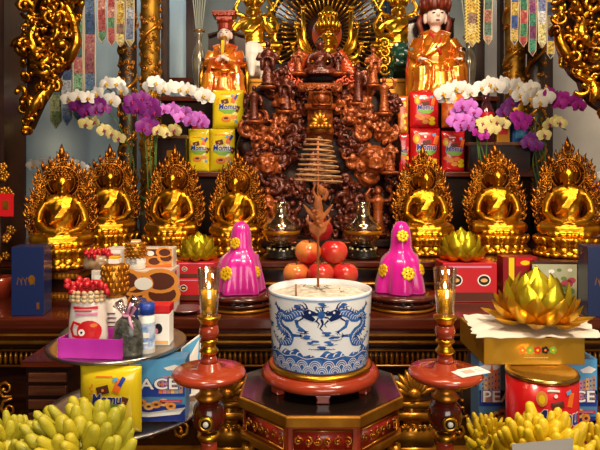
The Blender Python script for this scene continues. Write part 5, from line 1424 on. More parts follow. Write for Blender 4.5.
obj('bag', g, mat('bag_white', '#efe9e4', .25, coat=.5, col2='#d8c8bc', nscale=14), t)
def bagS(x, y, o): 
    i = min(max(y/Hs, 0), 1); r = wmug*(.5-.06*max(0, (i-.3)/.6)); xx = max(-.98*r, min(.98*r, x))
    return c+Vector((xx, -.62*math.sqrt(max(0, r*r-xx*xx))-o-.0008, y))
g = MB(); z0 = Hs*.36
g.m(RE).patch([(.01+.024*math.cos(a), z0+.027*math.sin(a)*(1 if math.sin(a) < 0 else .82)) for a in [2*PI*k/24 for k in range(24)]], layer(bagS, 0))
g.m(RE).ribbon([(-.008, z0+.014), (-.022, z0+.018), (-.028, z0+.004), (-.022, z0-.010), (-.008, z0-.012)], .006, layer(bagS, 1))
g.m(WH).patch(circ(-.004, z0-.002, .007), layer(bagS, 1)); g.m(DK).patch(circ(-.004, z0-.002, .0025), layer(bagS, 2)); g.m(OG).patch(circ(.02, z0+.012, .007, .004), layer(bagS, 1))
g.m(RE).patch(rect(.002, Hs*.70, .05, .006), layer(bagS, 0)); g.m(PK).patch(rect(.004, Hs*.61, .045, .006), layer(bagS, 0)); g.m(RE).patch(rect(-.002, Hs*.655, .035, .003), layer(bagS, 0))
obj('printed_picture', g, PRINT, t, smooth=False)
g = MB(); rn = random.Random(4)
for row in range(3):
    for k in range(9): a = PI+PI*k/8; g.ell(c+Vector((wmug*.4*math.cos(a), .62*wmug*.4*math.sin(a)-.003, Hs*(.80+.06*row))), (.006, .004, .005), seg=6, rings=5)
obj('woven_band', g, mat('band_beige', '#b98d5e', .5, col2='#e0c89c', nscale=60), t)
g = MB(); ruffle(g, c+Vector((0, 0, Hs*.99)), wmug*.52, 34, .011, 0, 2); obj('ruffled_top', g, mat('ruffle_red', '#b8121e', .35, coat=.3), t)
# jar with gold-wrapped lid
def jar(px, pyb, pyt, wpx, Y, label, body, zb, gold=.46, name='jar', capm=True):
    c = Vector((XX(px, Y), Y, zb)); h = ZZ(pyt, Y)-zb; r = L(wpx/2, Y)
    t = thing(name, label, 'jar', c)
    obj('glass_body', MB().lathe([(0, 0), (r*.95, 0), (r, h*.03), (r, h*(1-gold)-h*.05), (r*.8, h*(1-gold)), (0, h*(1-gold))], c, 28), body, t)
    g = MB().lathe([(0, h*(1-gold)+.0003), (r*.86, h*(1-gold)+.0003), (r*1.04, h*(1.06-gold)), (r*1.02, h*.86), (r*.8, h*.92), (0, h*.925)], c, 24)
    for row in range(5):
        for k in range(14):
            a = 2*PI*(k+.5*(row % 2))/14; g.ell(c+Vector((r*1.03*math.cos(a), r*1.03*math.sin(a), h*(1.08-gold)+h*(gold-.2)*row/4)), (r*.16, r*.16, h*.035), seg=6, rings=5)
    obj('gold_wrap', g, M_ochre, t)
    obj('label_band', MB().lathe([(r*1.012, h*.2), (r*1.012, h*.4)], c, 28, caps=False), M_white, t)
    g = MB()
    for k in range(4): g.box(c+Vector((0, -r*1.02, h*(.22+.05*k))), (r*(.9-.2*(k % 2)), .001, h*.014))
    obj('print', g, M_choc, t, smooth=False)
    if capm:
        g = MB(); g.m(0).box(c+Vector((0, 0, h*.955)), (r*.85, r*.85, h*.055)); g.m(1).box(c+Vector((0, 0, h*.995)), (r*.8, r*.8, h*.03)); obj('cap', g, [M_white, mat('cap_yellow', '#e8a81c', .4)], t, smooth=False, bevel=.001)
    return t
M_jarw = mat('jar_cream', '#e6ddcf', .2, coat=.6)
jar(115, 352, 257, 24, 1.255, 'white jar with gold wrapped top and yellow cap, behind the pink tray', M_jarw, zt)
# the second gift packet and jar behind, standing on the front carton on the table
# black tea bag with pink ribbon
c = Vector((XX(128, 1.165), 1.162, zt))
t = thing('tea_packet', 'clear packet of dark tea leaves tied with a pink ribbon', 'packet', c)
r = L(15, 1.165); h = L(40, 1.165)
g = MB().lathe([(0, 0), (r*.95, 0), (r*1.02, h*.12), (r, h*.5), (r*.8, h*.82), (r*.35, h*.98), (0, h)], c, 26, lambda th, rr, z, k: (rr*(1+.03*math.sin(5*th)), z))
for v in g.v: v.y = c.y+(v.y-c.y)*.62
obj('tea', g, mat('tea_dark', '#2a2c26', .35, coat=.6, col2='#55564e', nscale=90, bump=.8, bscale=160), t)
g = MB(); g.tube([c+Vector((0, 0, h*.97)), c+Vector((.004, -.004, h*1.15)), c+Vector((.02, 0, h*1.42))], [.006, .009, .013], 10); g.tube([c+Vector((-.002, 0, h*1.0)), c+Vector((-.012, -.004, h*1.2)), c+Vector((-.02, 0, h*1.3))], [.006, .008, .012], 10)
obj('gathered_top', g, thin_glass('film', '#e8dfe6', .45), t)
g = MB(); g.tube([c+Vector((.009*math.cos(a), .009*math.sin(a), h*1.0)) for a in [2*PI*k/12 for k in range(12)]], .003, 6, closed=True)
g.tube([c+Vector((.006, -.009, h)), c+Vector((.012, -.02, h*.86)), c+Vector((.018, -.022, h*.7))], [.003, .003, .002], 6); g.tube([c+Vector((.008, -.009, h)), c+Vector((.02, -.014, h*1.2)), c+Vector((.012, -.016, h*1.34)), c+Vector((.004, -.012, h*1.1))], .003, 6)
obj('ribbon', g, mat('ribbon_pink', '#e8a4c8', .4), t)
# blue capped bottle
Y = 1.185; c = Vector((XX(147, Y), Y, zt)); r = L(8, Y); h = ZZ(303, Y)-zt
t = thing('blue_bottle', 'small white and blue printed bottle with a blue cap', 'bottle', c)
obj('bottle_body', MB().lathe([(0, 0), (r, 0), (r, h*.72), (r*.8, h*.78), (0, h*.78)], c, 26), M_white, t)
obj('cap', MB().lathe([(0, h*.781), (r*.95, h*.781), (r*.95, h), (0, h)], c, 26, lambda th, rr, z, k: (rr*(1+.03*math.cos(20*th)), z)), M_blue, t)
obj('label_band', MB().lathe([(r*1.02, h*.1), (r*1.02, h*.62)], c, 26, caps=False), mat('label_blue', '#4a7fc0', .4, col2='#dfe8f2', nscale=50), t)
g = MB(); g.box(c+Vector((0, -r*1.03, h*.38)), (r*1.2, .001, h*.1)); g.box(c+Vector((0, -r*1.03, h*.22)), (r*.8, .001, h*.03)); obj('print', g, M_white, t, smooth=False)
# white canister with red lid
Y = 1.25; c = Vector((XX(162, Y), Y, zt)); w_ = L(19, Y); h = ZZ(303, Y)-zt
t = thing('white_canister', 'square white canister with a red lid and dark printed picture', 'canister', c)
obj('body', MB().box(c+Vector((0, 0, h*.39)), (w_, w_, h*.78)), M_white, t, smooth=False, bevel=.002)
obj('lid', MB().box(c+Vector((0, 0, h*.895)), (w_*1.04, w_*1.04, h*.2)), M_red, t, smooth=False, bevel=.002)
g = MB(); Sf = lambda x, y, o: c+Vector((x, -w_/2-o, y))
g.m(DK).patch(circ(-.003, h*.42, w_*.22, h*.13), layer(Sf, 0)); g.m(PK).patch(circ(-.008, h*.36, w_*.12, h*.07), layer(Sf, 1)); g.m(BL).patch(rect(0, h*.08, w_*.9, h*.08), layer(Sf, 0)); g.m(DK).patch(rect(-w_*.3, h*.5, w_*.2, h*.04), layer(Sf, 0)); obj('printed_picture', g, PRINT, t, smooth=False)
# dark blue packet with gathered top behind the bottle
Y = 1.255; c = Vector((XX(139, Y), Y, zt)); r = L(8.5, Y); h = ZZ(297, Y)-zt
t = thing('round_packet', 'round dark blue packet with white stars behind the blue-capped bottle', 'packet', c)
obj('bag', MB().lathe([(0, 0), (r, 0), (r*1.05, h*.5), (r*1.15, h*.8), (r*.8, h*.96), (0, h)], c, 24), mat('packet_navy', '#23326a', .3, coat=.5, col2='#3a4c8c', nscale=14), t)
g = MB()
for k in range(12): a = PI+PI*(k % 6+.5)/6; g.ell(c+Vector((r*1.13*math.cos(a), r*1.13*math.sin(a), h*(.62+.16*(k//6)))), .0022, seg=6, rings=4)
obj('white_stars', g, M_white, t)

# ---------------------------------------------------------------- boxes on the altar table, left
M_ck = mat('carton_cookie', '#d9cfc6', .35, coat=.3)
def cookie_art(t, fc, Fm, w, h):
    Sf = lambda x, y, o: fc+Fm @ Vector((x, y, o)); g = MB()
    g.m(BL).patch(rect(.12*w, 0, .74*w, h*.94), layer(Sf, 0)); g.m(CH).patch(rect(.2*w, .25*h, .55*w, .36*h), layer(Sf, 1))
    for k, (x, y) in enumerate(((-.04, -.05), (.2, -.18), (.38, .0), (.36, .28), (.04, .22), (-.1, .3))):
        x *= w; y *= h; R = .34*h
        g.m(BI).patch(circ(x, y, R*1.25, R*.8, 18), layer(Sf, 2+k)); g.m(CH).patch(circ(x+.003, y-.001, R*.9, R*.56, 16), layer(Sf, 2.5+k))
    g.m(WH).patch(circ(.16*w, .22*h, .2*h, .14*h), layer(Sf, 9)); g.m(OG).patch([(-.25*w, -.48*h), (.48*w, -.48*h), (.48*w, -.3*h), (.2*w, -.42*h)], layer(Sf, 9)); g.m(WH).patch(rect(-.38*w, .3*h, .16*w, .2*h), layer(Sf, 1)); g.m(RE).patch(rect(-.38*w, .1*h, .16*w, .1*h), layer(Sf, 1))
    obj('printed_picture', g, PRINT, t, smooth=False)
Y = 1.70
zb = T0+.0006; w1 = L(80, 1.66); h1 = ZZ(271, 1.66)-zb
Yf = 1.665
t, fc, Fm = carton('cookie_carton', 'larger cookie carton with ring biscuits printed on it, under another carton', 'carton', (XX(131, Yf), Yf+.061, zb), (w1, .12, h1), 0, M_ck); cookie_art(t, fc, Fm, w1, h1)
g = MB(); p = Vector((fc.x+w1/2+.0008, fc.y+.06, fc.z)); FS = frame((0, 1, 0), (0, 0, 1)); Sf = lambda x, y, o: p+FS @ Vector((x, y, o))
g.m(DK).patch(circ(0, .0, .012, .016), layer(Sf, 0)); g.m(WH).patch(circ(0, .0, .007, .009), layer(Sf, 1)); g.m(RE).patch(rect(0, .05, .02, .02), layer(Sf, 0)); obj('side_print', g, PRINT, t, smooth=False)
zb2 = zb+h1+.0008; w2 = L(66, 1.73); h2 = ZZ(248, 1.73)-zb2
t, fc, Fm = carton('cookie_carton', 'smaller cookie carton stacked on top of the larger one', 'carton', (XX(140, 1.73), 1.757, zb2), (w2, .05, h2), 0, M_ck); cookie_art(t, fc, Fm, w2, h2)
# carton stack pieces: red ruffled packet and gold jar on the larger carton
# (they stand in front, on the lower carton's lid)
def ruffle_packet(px, pyb, pyt, wpx, Y, label, zb):
    c = Vector((XX(px, Y), Y, zb)); w = L(wpx, Y); h = ZZ(pyt, Y)-zb
    t = thing('gift_packet', label, 'packet', c)
    g = MB().lathe([(0, 0), (w*.46, 0), (w*.5, h*.2), (w*.44, h*.7), (0, h*.74)], c, 24)
    for v in g.v: v.y = c.y+(v.y-c.y)*.5
    obj('bag', g, mat('bag_beige', '#b89a78', .3, coat=.5, col2='#7d5a3a', nscale=30), t)
    g = MB(); ruffle(g, c+Vector((0, 0, h*.82)), w*.5, 34, h*.16, 0, 5); obj('ruffled_top', g, mat('ruffle_red', '#b8121e'), t)
# red cracker cartons and plates behind the candle glass
M_rc = mat('carton_red', '#c4202a', .35, coat=.3)
def cracker(px, pyb, pyt, wpx, Y, label, zb, d=.07, rz=0.):
    w = L(wpx, Y); h = ZZ(pyt, Y)-zb
    t, fc, Fm = carton('cracker_carton', label, 'carton', (XX(px, Y), Y+d/2, zb), (w, d, h), rz, M_rc)
    Sf = lambda x, y, o: fc+Fm @ Vector((x, y, o)); g = MB()
    for x in (-.26, .26):
        g.m(WH).patch(circ(x*w, .06*h, .17*h, .15*h), layer(Sf, 0)); g.m(DK).patch(circ(x*w, .06*h, .14*h, .12*h), layer(Sf, 1)); g.m(BL).patch(circ(x*w, .06*h, .09*h, .05*h), layer(Sf, 2))
    g.m(CH).patch(rect(0, -.36*h, w*.94, .22*h), layer(Sf, 0)); g.m(PK).patch(rect(0, .4*h, w*.8, .05*h), layer(Sf, 0))
    obj('printed_picture', g, PRINT, t, smooth=False); return zb+h
jar(136, 271, 240, 19, 1.70, 'jar with gold wrapped top and yellow cap standing on the larger cookie carton', M_jarw, zb2, gold=.66)
ruffle_packet(97, 271, 250, 28, 1.70, 'packet with red ruffled top standing on the larger cookie carton', zb2)
def silver_plate(px, Y, z, rpx, label):
    r = L(rpx, Y); x = XX(px, Y)
    return single('silver_plate', MB().lathe([(0, z), (r*.6, z), (r, z+.012), (r, z+.0138), (r*.97, z+.0138), (r*.6, z+.003), (0, z+.003)], (x, Y, 0), 40), M_silver, label, 'plate')
silver_plate(160, 1.90, T0+.0006, 22, 'silver plate on the table behind the candle glass, under the red cracker carton')
zq = cracker(194, 292, 278, 40, 1.872, 'red cracker carton on the silver plate, with another on top', T0+.004, .09)
zq = cracker(196, 278, 262, 44, 1.872, 'upper red cracker carton carrying the small golden lotus on a plate', zq+.0007, .09)
ZLOT1 = zq
silver_plate(186, 1.72, T0+.0006, 17, 'empty silver plate beside the printed cookie cartons')

# golden paper lotuses
M_lot = mat('lotus_foil', '#e0cf2a', .3, .75, col2='#c4a41c', nscale=20, bump=.2, bscale=80)
M_loto = mat('lotus_foil_amber', '#e2b024', .3, .75, col2='#cc9420', nscale=20, bump=.2, bscale=80)
def petal_mb(Lg, W, cup=.5, tipc=.25):
    n, m_ = 10, 8; g = MB()
    for side in (0, 1):
        ids = g.addv([((2*j/m_-1)*W/2*math.sin(PI*min(1, (.12+.88*i/n))**.85)**.8 if i < n else 0, (cup*W*(1-((2*j/m_-1))**2)*math.sin(PI*min(1,(.1+.9*i/n)))*.5) - side*.0008 + tipc*Lg*(i/n)**2, Lg*i/n) for i in range(n+1) for j in range(m_+1)])
        for i in range(n):
            for j in range(m_):
                q = (ids+i*(m_+1)+j, ids+i*(m_+1)+j+1, ids+(i+1)*(m_+1)+j+1, ids+(i+1)*(m_+1)+j); g.addf([q if side else q[::-1]])
    return g
def lotus(name, label, c, R, rows, mats):
    c = Vector(c); t = thing(name, label, 'lotus ornament', c)
    obj('heart', MB().lathe([(0, .001), (R*.42, .001), (R*.55, R*.12), (R*.5, R*.6), (R*.3, R*1.1), (0, R*1.45)], c, 20), mats[0], t)
    for ri, (n, r0, z0, Lg, W, tilt, ph, mi, tip) in enumerate(rows):
        p0 = obj('petal', petal_mb(R*Lg, R*W, .55, tip), mats[mi], t, world=False)
        for k in range(n):
            p = p0 if k == 0 else p0.copy()
            if k: COL.objects.link(p)
            a = 2*PI*(k+ph)/n
            p.parent = t; p.location = (R*r0*math.cos(a), R*r0*math.sin(a), R*z0)
            p.rotation_euler = (Matrix.Rotation(a-PI/2, 3, 'Z') @ Matrix.Rotation(-tilt, 3, 'X')).to_euler()
    return t
BUDROWS = [(7, .50, .16, 1.05, .74, .42, .5, 0, -.12), (7, .46, .34, 1.0, .70, .16, 0, 0, -.22), (6, .36, .56, .9, .62, -.02, .5, 0, -.3), (4, .16, .8, .75, .5, -.04, .2, 0, -.2)]
def lotus_rows(): return [(8, .5, .11, .72, .62, 1.45, 0, 1, -.22), (8, .5, .13, .78, .66, .95, .5, 0, -.2)]+BUDROWS
lotus('golden_lotus', 'small golden foil lotus on the red cracker carton, between two seated buddhas', (XX(198, 1.92), 1.925, ZLOT1+.0006), L(18.5, 1.92), lotus_rows(), [M_lot, M_lot])

# blue gift boxes at both ends
def tall_box(px, wpx, pyt, Y, label, m_, d=.075):
    w = L(wpx, Y); h = ZZ(pyt, Y)-T0
    t, fc, Fm = carton('tall_gift_box', label, 'box', (XX(px, Y), Y+d/2, T0+.0005), (w, d, h), .12 if px < 300 else -.1, m_)
    g = MB(); Sf = lambda x, y, o: fc+Fm @ Vector((x, y, o))
    for k in range(4): g.ribbon([(-.03+.012*k, -.01+.004*k), (-.026+.012*k, .012), (-.02+.012*k, .004), (-.016+.012*k, -.012)], .0024, layer(Sf, 0))
    g.patch(circ(.012, .004, .010, .014), layer(Sf, 0)); obj('gilt_emblem', g, M_ochre, t, smooth=False)
    obj('gilt_seal', MB().patch(rect(.03, -.075, .008, .02), layer(Sf, 0)), M_ochre, t, smooth=False)
    return t
tall_box(26, 31, 247, 1.68, 'tall dark blue gift box with a gilt emblem beside the dark pillar', mat('box_navy', '#102254', .35, coat=.3))
tall_box(607, 34, 247, 1.66, 'tall navy box at the right edge beside the picture box', mat('box_navy2', '#1c2a52', .35, coat=.3))
# carved pedestal below the turned buddha
Y = 1.90; x = XX(60, Y)
t = thing('carved_pedestal', 'small gilded carved pedestal standing below the buddha beside the pillar', 'pedestal', (x, Y, T0))
z1 = ZZ(266, Y); s = L(1, Y)
for nm, za_, zb_, w_, m_ in (('foot', T0+.0005, T0+.016, 64, M_lac), ('lower_tier', T0+.0165, T0+.04, 54, M_ochre), ('waist', T0+.0405, z1-.03, 46, M_lacd), ('upper_tier', z1-.0295, z1-.008, 58, M_ochre), ('top_slab', z1-.0075, z1, 62, M_lac)):
    g = MB(); g.box((x, Y, (za_+zb_)/2), (w_*s, .19*w_/64, zb_-za_))
    if m_ is M_ochre:
        for k in range(14): g.ell((x-w_*s/2+w_*s*(k+.5)/14, Y-.095*w_/64, (za_+zb_)/2), (w_*s/30, .006, (zb_-za_)*.42), seg=7, rings=5)
    obj(nm, g, m_, t, smooth=False)

# ---------------------------------------------------------------- boxes on the altar table, right
zq = cracker(470, 300, 263, 54, 1.86, 'red cracker carton with oval pictures carrying the golden lotus, right of the candle glass', T0+.0006, .11)
lotus('golden_lotus', 'golden foil lotus on the red carton below the middle of the three right-hand buddhas', (XX(462, 1.92), 1.93, zq+.0006), L(21.5, 1.92), lotus_rows(), [M_lot, M_loto])
w_ = L(34, 1.9); h_ = ZZ(257, 1.9)-T0
t, fc, Fm = carton('red_gift_box', 'dark red gift box with a yellow band behind the large golden lotus', 'box', (XX(520, 1.9), 1.93, T0+.0006), (w_, .06, h_), 0, mat('gift_red', '#8a1420', .35, coat=.3))
g = MB(); Sf = lambda x, y, o: fc+Fm @ Vector((x, y, o)); g.m(YE).patch(rect(-.25*w_, 0, .16*w_, h_*.96), layer(Sf, 0)); g.m(RE).patch(rect(.12*w_, .38*h_, .5*w_, .2*h_), layer(Sf, 0)); g.m(YE).patch(circ(.15*w_, .36*h_, .016, .008), layer(Sf, 1)); obj('printed_picture', g, PRINT, t, smooth=False)
w_ = L(52, 1.86); h_ = ZZ(262, 1.86)-T0
t, fc, Fm = carton('picture_box', 'pale green picture box with pink flowers and dark frame, beside the navy box', 'box', (XX(561, 1.86), 1.885, T0+.0006), (w_, .05, h_), -.05, mat('picture_dark', '#3a1c16', .4))
g = MB(); Sf = lambda x, y, o: fc+Fm @ Vector((x, y, o)); M_pg = [mat('picture_pale', '#b9b7a0', .5, col2='#a9b08c', nscale=24), mat('picture_pink', '#b0485a', .5), mat('picture_green', '#6d8a4a', .5), PRINT[WH]]
g.m(0).patch(rect(-.02, 0, w_*.84, h_*.88), layer(Sf, 0))
for (x, y, q, r) in ((.02, -.005, 1, .02), (.035, .006, 1, .014), (.005, -.02, 2, .018), (.03, -.03, 2, .016), (-.03, .035, 3, .01), (-.005, .04, 2, .008), (.03, .04, 3, .008), (.01, .012, 2, .01)): g.m(q).patch(circ(x, y, r, r*.7), layer(Sf, 1))
obj('printed_picture', g, M_pg, t, smooth=False)

# ---------------------------------------------------------------- front right pile: PEACE carton, tin, gold box, paper, lotus
ZR = .86
w_ = L(59, 1.17); h_ = ZZ(359, 1.17)-ZR-.0006
for px, lab, sd in ((508.5, 'blue biscuit carton lettered PEACE behind the red tin, nearer the candle stand', 3), (568.5, 'blue biscuit carton lettered PEACE behind the red tin, below the navy box', 4)):
    t, fc, Fm = carton('biscuit_carton', lab, 'carton', (XX(px, 1.17), 1.20, ZR+.0006), (w_, .056, h_), 0, M_peace, 'blue cartons lettered PEACE'); peace_art(t, fc, Fm, w_, h_, sd, .88, .02, .2)
z2 = ZR+.0006+h_+.0006
# support behind so the gold box sits level
t, fc, Fm = carton('plain_carton', 'plain dark carton hidden behind the blue lettered carton', 'carton', (XX(534, 1.17)+.045, 1.285, ZR+.0006), (.12, .1, h_), 0, mat('carton_dark', '#2c2420', .6))
obj('seam_tape', MB().box((XX(534, 1.17)+.045, 1.285, ZR+.0008+h_), (.12, .02, .0004)), mat('tape', '#6a5a48', .5), t, smooth=False)
# red tin
Y = 1.098; x = XX(541.5, Y); r = L(34, Y); zt_ = ZZ(369, 1.1)
t = thing('biscuit_tin', 'round red biscuit tin with a gold lid in front of the blue lettered carton', 'tin', (x, Y, ZR))
obj('can', MB().lathe([(0, ZR+.0005), (r*.98, ZR+.0005), (r, ZR+.004), (r, zt_-.008), (0, zt_-.008)], (x, Y, 0), 48), mat('tin_red', '#c0141a', .25, .2, coat=.6), t)
obj('lid', MB().lathe([(0, zt_-.0075), (r*1.02, zt_-.0075), (r*1.03, zt_-.003), (r*1.0, zt_), (r*.9, zt_), (r*.86, zt_-.003), (0, zt_-.003)], (x, Y, 0), 48), mat('tin_gold', '#c9a860', .22, 1., bump=.3, bscale=30), t)
hm = (ZR+zt_-.008)/2+.024
def tinS(a, b, o): th = -PI/2+a/r; return Vector((x+(r+o)*math.cos(th), Y+(r+o)*math.sin(th), hm+b))
g = MB(); pouch_art(g, tinS, .12, .125, 'red'); obj('printed_picture', g, PRINT, t, smooth=False)
letters(t, tinS, 'Momu', .042, y=-.006, off=.06, bold=.03, fit=.095)
# gold box with fruit print
w_ = L(101, 1.13); h_ = L(27, 1.13); c = Vector((XX(534.5, 1.13), 1.13+.085, z2))
t, fc, Fm = carton('gold_box', 'flat gold box with a row of small printed fruits, under the white paper', 'box', c, (w_, .17, h_), 0, mat('box_gold', '#b88a22', .35, .55, coat=.3))
g = MB(); Sf = lambda x, y, o: fc+Fm @ Vector((x, y, o))
for k, q in enumerate((OG, GR, RE, DK, GR)):
    x_ = -.025+.0155*k
    for j in range(5): g.m(q).patch(circ(x_+.0045*math.cos(j*1.257), .003+.0045*math.sin(j*1.257), .0035, n=8), layer(Sf, j*.3))
    g.m(YE if q != DK else OG).patch(circ(x_, .003, .0026, n=8), layer(Sf, 2))
for k in range(10): g.m(BL).patch(rect(-.02+.005*k, -.012, .0035, .0022), layer(Sf, 0))
obj('printed_picture', g, PRINT, t, smooth=False)
zg = z2+h_+.0006
# crumpled white paper under the lotus
g = MB(); n, m_ = 22, 12
x0, x1, y0, y1 = XX(472, 1.2), XX(596, 1.2), 1.125, 1.32
def pz(i, j): return zg+.0005+.006*max(0, noise.noise(Vector((i*.45, j*.5, 3.))))*(1 if (i-n/2)**2/60+(j-m_/2)**2/14 > 1 else .0)
sh0 = lambda j: .03*(j/m_-.5)
top = g.addv([(x0+(x1-x0)*i/n+sh0(j)+.012*noise.noise(Vector((j*.7, i*.2, 0))), y0+(y1-y0)*j/m_+.01*noise.noise(Vector((i*.6, j*.1, 9.))), pz(i, j)+.0008) for j in range(m_+1) for i in range(n+1)])
bot = g.addv([(v.x, v.y, v.z-.0008) for v in g.v[top:top+(n+1)*(m_+1)]])
N = n+1
for j in range(m_):
    for i in range(n): g.addf([(top+j*N+i, top+j*N+i+1, top+(j+1)*N+i+1, top+(j+1)*N+i), (bot+j*N+i, bot+(j+1)*N+i, bot+(j+1)*N+i+1, bot+j*N+i+1)])
single('paper_sheet', g, mat('paper_white', '#dcd6cc', .6), 'crumpled white paper sheet under the large golden lotus on the gold box', 'paper')
lotus('golden_lotus', 'large golden foil lotus with amber outer petals on white paper and the gold box', (XX(537, 1.21), 1.215, zg+.009), L(37, 1.21),
      [(8, .5, .12, .95, .5, 1.5, .5, 1, -.1), (8, .5, .14, .85, .66, 1.2, 0, 1, -.25), (8, .5, .16, .8, .66, .8, .5, 1, -.2)]+BUDROWS, [M_lot, M_loto])
# clear film sheet beside the lotus
sheet('film_sheet', 'thin pale crinkled sheet leaning behind the large golden lotus', 'paper', [(XX(474, 1.42), 1.42, T0-.0), (XX(512, 1.42), 1.42, T0), (XX(508, 1.46), 1.46, ZZ(288, 1.46)), (XX(466, 1.46), 1.46, ZZ(284, 1.46))], thin_glass('crinkled_film', '#cbb49c', .5, .3)) if False else None
# grey bag standing beside the gold box
Y = 1.30; x = XX(470, Y)
g = MB().lathe([(0, 0), (.034, 0), (.037, .05), (.034, .10), (.026, .14), (.012, .16), (0, .163)], (.448-.03, 1.3, ZR+.0006), 24, lambda th, r, z, k: (r*(1+.08*math.sin(4*th+k)+.04*math.sin(9*th)), z))
single('dark_bag', g, mat('bag_dark_grey', '#4a4642', .35, coat=.4, col2='#2c2a28', nscale=12), 'dark grey wrapped bag between the candle stand and the blue lettered carton', 'bag')

# ---------------------------------------------------------------- fingered citrons
M_cit = mat('citron', '#dcbf1e', .45, col2='#c9a81a', nscale=9, bump=.3, bscale=60, coat=.15)
M_citg = mat('citron_greenish', '#c9b62a', .45, col2='#9fa02a', nscale=7, bump=.3, bscale=60, coat=.15)
def citron(label, px, R, Y, zrest, m_, seed, aim=(0, -.35, 1), nf=60, stretch=(1, 1, 1)):
    rn = random.Random(seed); ax = Vector(aim).normalized()
    c = Vector((XX(px, Y), Y, 0)); g = MB()
    q = ax.to_track_quat('Z', 'Y').to_matrix()
    g.ell((0, 0, -R*.08), (R*.70, R*.70, R*.66), q, 20, 14)
    for k in range(nf):
        u = (k+.5)/nf; ph = math.acos(1-1.32*u); th = k*2.39996+rn.uniform(-.25, .25)
        d = Vector((math.sin(ph)*math.cos(th), math.sin(ph)*math.sin(th), math.cos(ph)))
        ln = R*rn.uniform(.84, 1.06)
        cv = Vector((0, 0, 1))*R*.20*math.sin(ph)
        tw = Vector((-d.y, d.x, 0))*R*rn.uniform(-.1, .1)
        p0 = d*R*.45; p1 = d*R*.74+cv*.05; p2 = d*ln*.92+cv*.6+tw*.5; p3 = d*ln+cv*1.15+tw
        t_ = R*rn.uniform(.085, .13)
        pts = [q @ p for p in (p0, p1, p2, p3, p3+(p3-p2)*.22, p3+(p3-p2)*.34)]
        g.tube(pts, [t_*1.2, t_*1.25, t_*1.0, t_*.72, t_*.4, t_*.08], 8)
    g.v = [Vector((v.x*stretch[0], v.y*stretch[1], v.z*stretch[2])) for v in g.v]
    zmin = min(v.z for v in g.v); up = zrest-zmin+.0006
    g.v = [v+c+Vector((0, 0, up)) for v in g.v]
    return single('fingered_citron', g, m_, label, 'citron', 'fingered citrons in front')
ZC_ = .86
citron('big greenish yellow fingered citron in front of the large yellow pouch', 80, .092, .93, ZC_, M_citg, 1, (-.15, -.5, 1), 100, (1.08, .9, 1.02))
citron('smaller yellow fingered citron in front of the dark pillar foot, half out of frame', 8, .066, 1.0, ZC_, M_citg, 2, (-.2, -.5, 1), 50, (1, .8, 1))
citron('bright yellow fingered citron right in front of the red tin', 545, .078, .945, ZC_, M_cit, 4, (0, -.35, 1), 96, (1.02, .92, 1.06))
citron('small yellow fingered citron beside the candle stand with the white slip', 487, .042, 1.055, ZC_, M_cit, 5, (-.2, -.3, 1), 46, (1, .9, 1.3))
citron('small yellow fingered citron at the bottom right corner', 606, .046, 1.02, ZC_, M_cit, 6, (.2, -.3, 1), 40, (1, .95, 1.3))
sheet('grey_card', 'folded grey card leaning against the bright yellow citron', 'card', [(XX(513, .80), .80, ZC_+.001), (XX(574, .80), .80, ZC_+.001), (XX(574, .84), .845, ZZ(438, .845)), (XX(513, .84), .845, ZZ(444, .845))], mat('card_grey', '#8a8782', .5))

# dark wooden cabinet at the left below the table edge
Y = 1.42; x0, x1 = XX(24, Y), XX(70, Y); zt_ = ZZ(366, Y)
t = thing('slatted_cabinet', 'low brown wooden cabinet with slatted front behind the citrons', 'cabinet', ((x0+x1)/2, Y+.1, 0))
obj('body', MB().box(((x0+x1)/2, Y+.11, zt_/2), (x1-x0, .2, zt_-.002)), M_lacd, t, smooth=False)
for k in range(5): obj('slat', MB().box(((x0+x1)/2, Y+.006, zt_-.03-.034*k), (x1-x0-.02, .012, .024)), wood_mat('slat_wood', '#4a2414', '#6a3a20', .4), t, smooth=False, bevel=.002)
obj('top_board', MB().box(((x0+x1)/2, Y+.105, zt_+.006), (x1-x0+.01, .22, .014)), M_lac, t, smooth=False)
g = MB().lathe([(0, 0), (.04, 0), (.045, .02), (.035, .045), (.015, .062), (0, .065)], ((x0+x1)/2+.03, Y+.09, zt_+.0135), 20, lambda th, r, z, k: (r*(1+.1*math.sin(4*th+k)), z))
single('cloth_bundle', g, mat('bundle_olive', '#4c4a38', .7), 'olive grey cloth bundle on the slatted cabinet', 'bundle')
